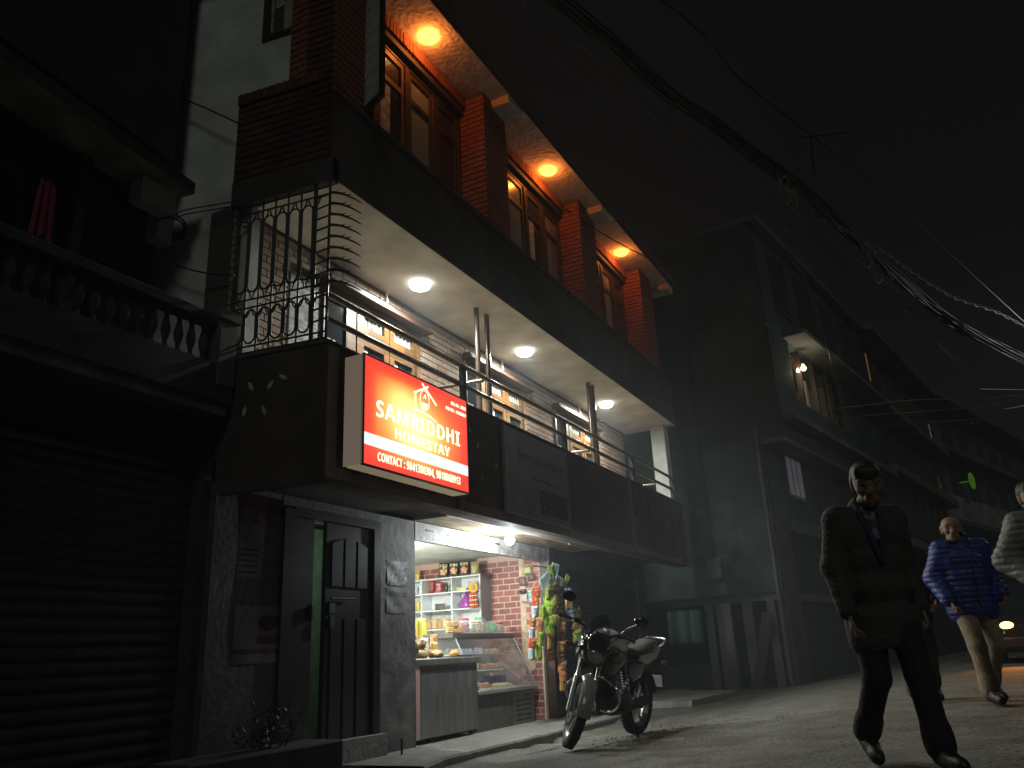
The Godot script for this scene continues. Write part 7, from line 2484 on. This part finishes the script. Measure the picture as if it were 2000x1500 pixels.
	if S.has("scarf"):
		var sc := MB.new()
		var fr := 0.125 + fat
		for q in [[-1.0, 0.075], [1.0, 0.075]]:
			sc.tube(curve([J.neck + Vector3(q[0] * 0.05, 0.02, 0.04), J.neck + Vector3(q[0] * 0.055, -0.06, 0.10), J.chest + Vector3(q[0] * 0.03, 0.02, fr + 0.005), J.chest + Vector3(0.0, -0.12, fr + 0.015)], 5), 0.022, 8, 0.016)
		own("lapel", sc, mk("lapel", Color(0.02, 0.025, 0.05), 0.8), o)
		var sh := MB.new()
		skin(sh, [[J.neck + Vector3(-0.03, -0.01, 0.045), J.chest + Vector3(0, 0.02, fr - 0.005), 0.03, 0.02], [J.neck + Vector3(0.03, -0.01, 0.045), J.chest + Vector3(0, 0.02, fr - 0.005), 0.03, 0.02]], 0.01, 0.02, paint)
		own("shirt_front", sh, mk("shirt", S.scarf, 0.8), o)
	else:
		var zp := MB.new()
		zp.tube(curve([J.neck + Vector3(0, 0.05, 0.085), J.neck + Vector3(0, -0.04, 0.11), J.chest + Vector3(0, 0.03, 0.13 + fat), J.chest + Vector3(0, -0.12, 0.135 + fat), mid + Vector3(0, hem + 0.02, 0.135 + fat)], 5), 0.006, 6)
		own("zip", zp, mk("zip", Color(0.03, 0.03, 0.04), 0.4), o)
	if S.has("badge"):
		var bg := MB.new()
		bg.bev(Transform3D(Basis.from_euler(Vector3(0, 0.35, 0.0)), J.chest + Vector3(0.1, 0.07, 0.12 + fat)), Vector3(0.055, 0.018, 0.008), 0.002)
		own("chest_emblem", bg, mats.curtain_white, o)
	return o

func build_people() -> void:
	# near man in the long dark coat, mid stride
	var g := func(x: float, z: float): return Vector3(x, gh(x, z), z)
	var J := {
		head = Vector3(0.03, 1.535, 0.07), neck = Vector3(0, 1.4, 0.0), chest = Vector3(0, 1.2, 0.0), shL = Vector3(0.165, 1.34, -0.02), shR = Vector3(-0.165, 1.34, 0.02),
		elL = Vector3(0.22, 1.08, -0.1), elR = Vector3(-0.235, 1.07, 0.03), wrL = Vector3(0.23, 0.84, -0.04), wrR = Vector3(-0.23, 0.82, 0.13),
		hipL = Vector3(0.09, 0.87, 0), hipR = Vector3(-0.09, 0.87, 0), knL = Vector3(0.09, 0.47, 0.14), knR = Vector3(-0.1, 0.46, 0.03), anL = Vector3(0.09, 0.09, 0.24), anR = Vector3(-0.11, 0.14, -0.28), toeL = Vector3(0.1, 0.05, 0.39), toeR = Vector3(-0.12, 0.045, -0.14)}
	person("nearest man striding past in a long dark grey coat over navy", g.call(4.98, -0.37), atan2(-0.88, 0.40), J, {size = 0.95, skin = Color(0.22, 0.13, 0.085), hair = Color(0.03, 0.022, 0.015), bald = false, jacket = Color(0.05, 0.044, 0.038), trousers = Color(0.014, 0.014, 0.017), shoe = Color(0.012, 0.012, 0.012), fat = 0.012, hem = -0.2, quilt = 0.0, scarf = Color(0.12, 0.15, 0.24), look = Vector3(-0.25, -0.28, 1)})
	# man in the blue padded jacket
	var K := {
		head = Vector3(-0.06, 1.53, 0.05), neck = Vector3(0, 1.4, 0), chest = Vector3(0, 1.2, 0), shL = Vector3(0.17, 1.34, 0), shR = Vector3(-0.17, 1.34, 0),
		elL = Vector3(0.26, 1.1, -0.07), elR = Vector3(-0.27, 1.1, -0.05), wrL = Vector3(0.23, 0.93, 0.1), wrR = Vector3(-0.25, 0.9, 0.1),
		hipL = Vector3(0.09, 0.87, 0), hipR = Vector3(-0.09, 0.87, 0), knL = Vector3(0.11, 0.47, 0.03), knR = Vector3(-0.1, 0.48, 0.14), anL = Vector3(0.13, 0.14, -0.24), anR = Vector3(-0.1, 0.09, 0.2), toeL = Vector3(0.14, 0.05, -0.11), toeR = Vector3(-0.11, 0.05, 0.35)}
	person("man in a bright blue padded jacket and khaki trousers walking up the road", g.call(8.36, 0.12), atan2(-0.9, 0.42), K, {size = 0.955, skin = Color(0.24, 0.14, 0.09), hair = Color(0.02, 0.015, 0.012), bald = true, jacket = Color(0.012, 0.028, 0.2), trousers = Color(0.32, 0.25, 0.16), shoe = Color(0.015, 0.012, 0.012), fat = 0.03, hem = -0.06, quilt = 0.007, gloss = 0.45, collar = true, badge = true, look = Vector3(-0.35, 0.0, 1)})
	# man in grey at the right edge
	var G := K.duplicate()
	G.elR = Vector3(-0.31, 1.09, -0.02)
	G.wrR = Vector3(-0.2, 0.93, 0.16)
	person("man in a grey padded jacket cut by the right edge of the view", g.call(7.31, 0.70), atan2(-0.9, 0.30), G, {skin = Color(0.33, 0.2, 0.12), hair = Color(0.02, 0.015, 0.012), bald = false, jacket = Color(0.16, 0.16, 0.155), trousers = Color(0.03, 0.03, 0.035), shoe = Color(0.015, 0.012, 0.012), fat = 0.035, hem = -0.06, quilt = 0.007, gloss = 0.5, collar = true, look = Vector3(0, 0, 1)})
	# someone mostly hidden behind the near man
	person("person mostly hidden behind the man in the long coat, one trouser leg showing", g.call(8.9, -0.42), atan2(-0.9, 0.2), K, {skin = Color(0.33, 0.2, 0.12), hair = Color(0.02, 0.015, 0.012), bald = false, jacket = Color(0.02, 0.02, 0.022), trousers = Color(0.06, 0.055, 0.035), shoe = Color(0.02, 0.018, 0.015), fat = 0.02, hem = -0.1, quilt = 0.0, look = Vector3(0, 0, 1)})

func build_car() -> void:
	var c := thing("small_car", "small dark car with one lit orange headlight at the right edge", "car", Vector3(19.5, gh(19.5, 1.3), 1.3), "", PI)
	mk("car_paint", Color(0.02, 0.02, 0.024), 0.2, {coat = 0.8})
	# own axes: x ahead, y up, z to its left after the turn
	var prof := func(x: float, y0: float, y1: float, w: float) -> PackedVector3Array:
		var out := PackedVector3Array()
		for q in [[-1.0, 0.0], [-1.0, 0.45], [-0.96, 0.8], [-0.86, 1.0], [0.0, 1.03], [0.86, 1.0], [0.96, 0.8], [1.0, 0.45], [1.0, 0.0], [0.0, -0.02]]:
			out.append(Vector3(x, lerpf(y0, y1, q[1]), q[0] * w))
		return out
	var m := MB.new()
	m.loft([prof.call(1.72, 0.25, 0.58, 0.66), prof.call(1.66, 0.2, 0.72, 0.76), prof.call(1.2, 0.2, 0.9, 0.79), prof.call(0.85, 0.2, 0.96, 0.8), prof.call(-1.5, 0.2, 0.98, 0.8), prof.call(-1.7, 0.25, 0.9, 0.74)])
	own("body", m, mats.car_paint, c)
	m = MB.new()
	m.loft([prof.call(0.9, 0.9, 0.97, 0.72), prof.call(0.35, 0.9, 1.45, 0.6), prof.call(-0.9, 0.9, 1.5, 0.6), prof.call(-1.6, 0.9, 1.0, 0.68)])
	own("cabin", m, mats.dark_glass, c)
	m = MB.new()
	m.loft([prof.call(0.3, 1.4, 1.47, 0.59), prof.call(-0.9, 1.42, 1.52, 0.59)])
	own("roof", m, mats.car_paint, c)
	m = MB.new()
	m.bev(tf(Vector3(1.72, 0.36, 0)), Vector3(0.12, 0.2, 1.5), 0.04)
	own("bumper", m, mk("bumper", Color(0.06, 0.02, 0.02), 0.5), c)
	m = MB.new()
	for i in 4:
		m.bev(tf(Vector3(1.71, 0.52 + 0.04 * i, 0)), Vector3(0.03, 0.018, 0.7), 0.005)
	own("grille", m, mats.chrome, c)
	m = MB.new()
	m.bev(tf(Vector3(1.79, 0.36, 0)), Vector3(0.01, 0.11, 0.42), 0.003)
	own("number_plate", m, mats.batten, c)
	for s in [-1.0, 1.0]:
		for x in [1.1, -1.1]:
			m = MB.new()
			m.lathe([Vector2(0.0, -0.08), Vector2(0.26, -0.09), Vector2(0.28, -0.06), Vector2(0.28, 0.06), Vector2(0.26, 0.09), Vector2(0, 0.08)], Transform3D(Basis.from_euler(Vector3(PI / 2, 0, 0)), Vector3(x, 0.28, 0.73 * s)), 20)
			own("wheel", m, mats.rubber, c)
		m = MB.new()
		m.ball(tf(Vector3(1.66, 0.66, 0.56 * s)), Vector3(0.07, 0.075, 0.12), 8, 14)
		var lit: bool = s > 0
		own("headlight", m, mk("headlight_lit", Color(0.8, 0.7, 0.5), 0.3, {emit = Color(1.0, 0.74, 0.38), power = 6.0}) if lit else mats.lens, c)
		m = MB.new()
		m.bev(tf(Vector3(0.8, 1.0, 0.9 * s)), Vector3(0.08, 0.12, 0.18), 0.03)
		own("mirror", m, mats.car_paint, c)
	var l := SpotLight3D.new()
	l.name = "headlight_beam"
	l.light_color = Color(1.0, 0.62, 0.26)
	l.light_energy = 4.0
	l.light_size = 0.05
	l.spot_range = 40.0
	l.spot_attenuation = 2.0
	l.spot_angle = 22.0
	l.spot_angle_attenuation = 0.8
	l.shadow_enabled = true
	c.add_child(l, true)
	l.position = Vector3(1.76, 0.66, 0.56)
	l.rotation = Vector3(-0.12, -PI / 2, 0)
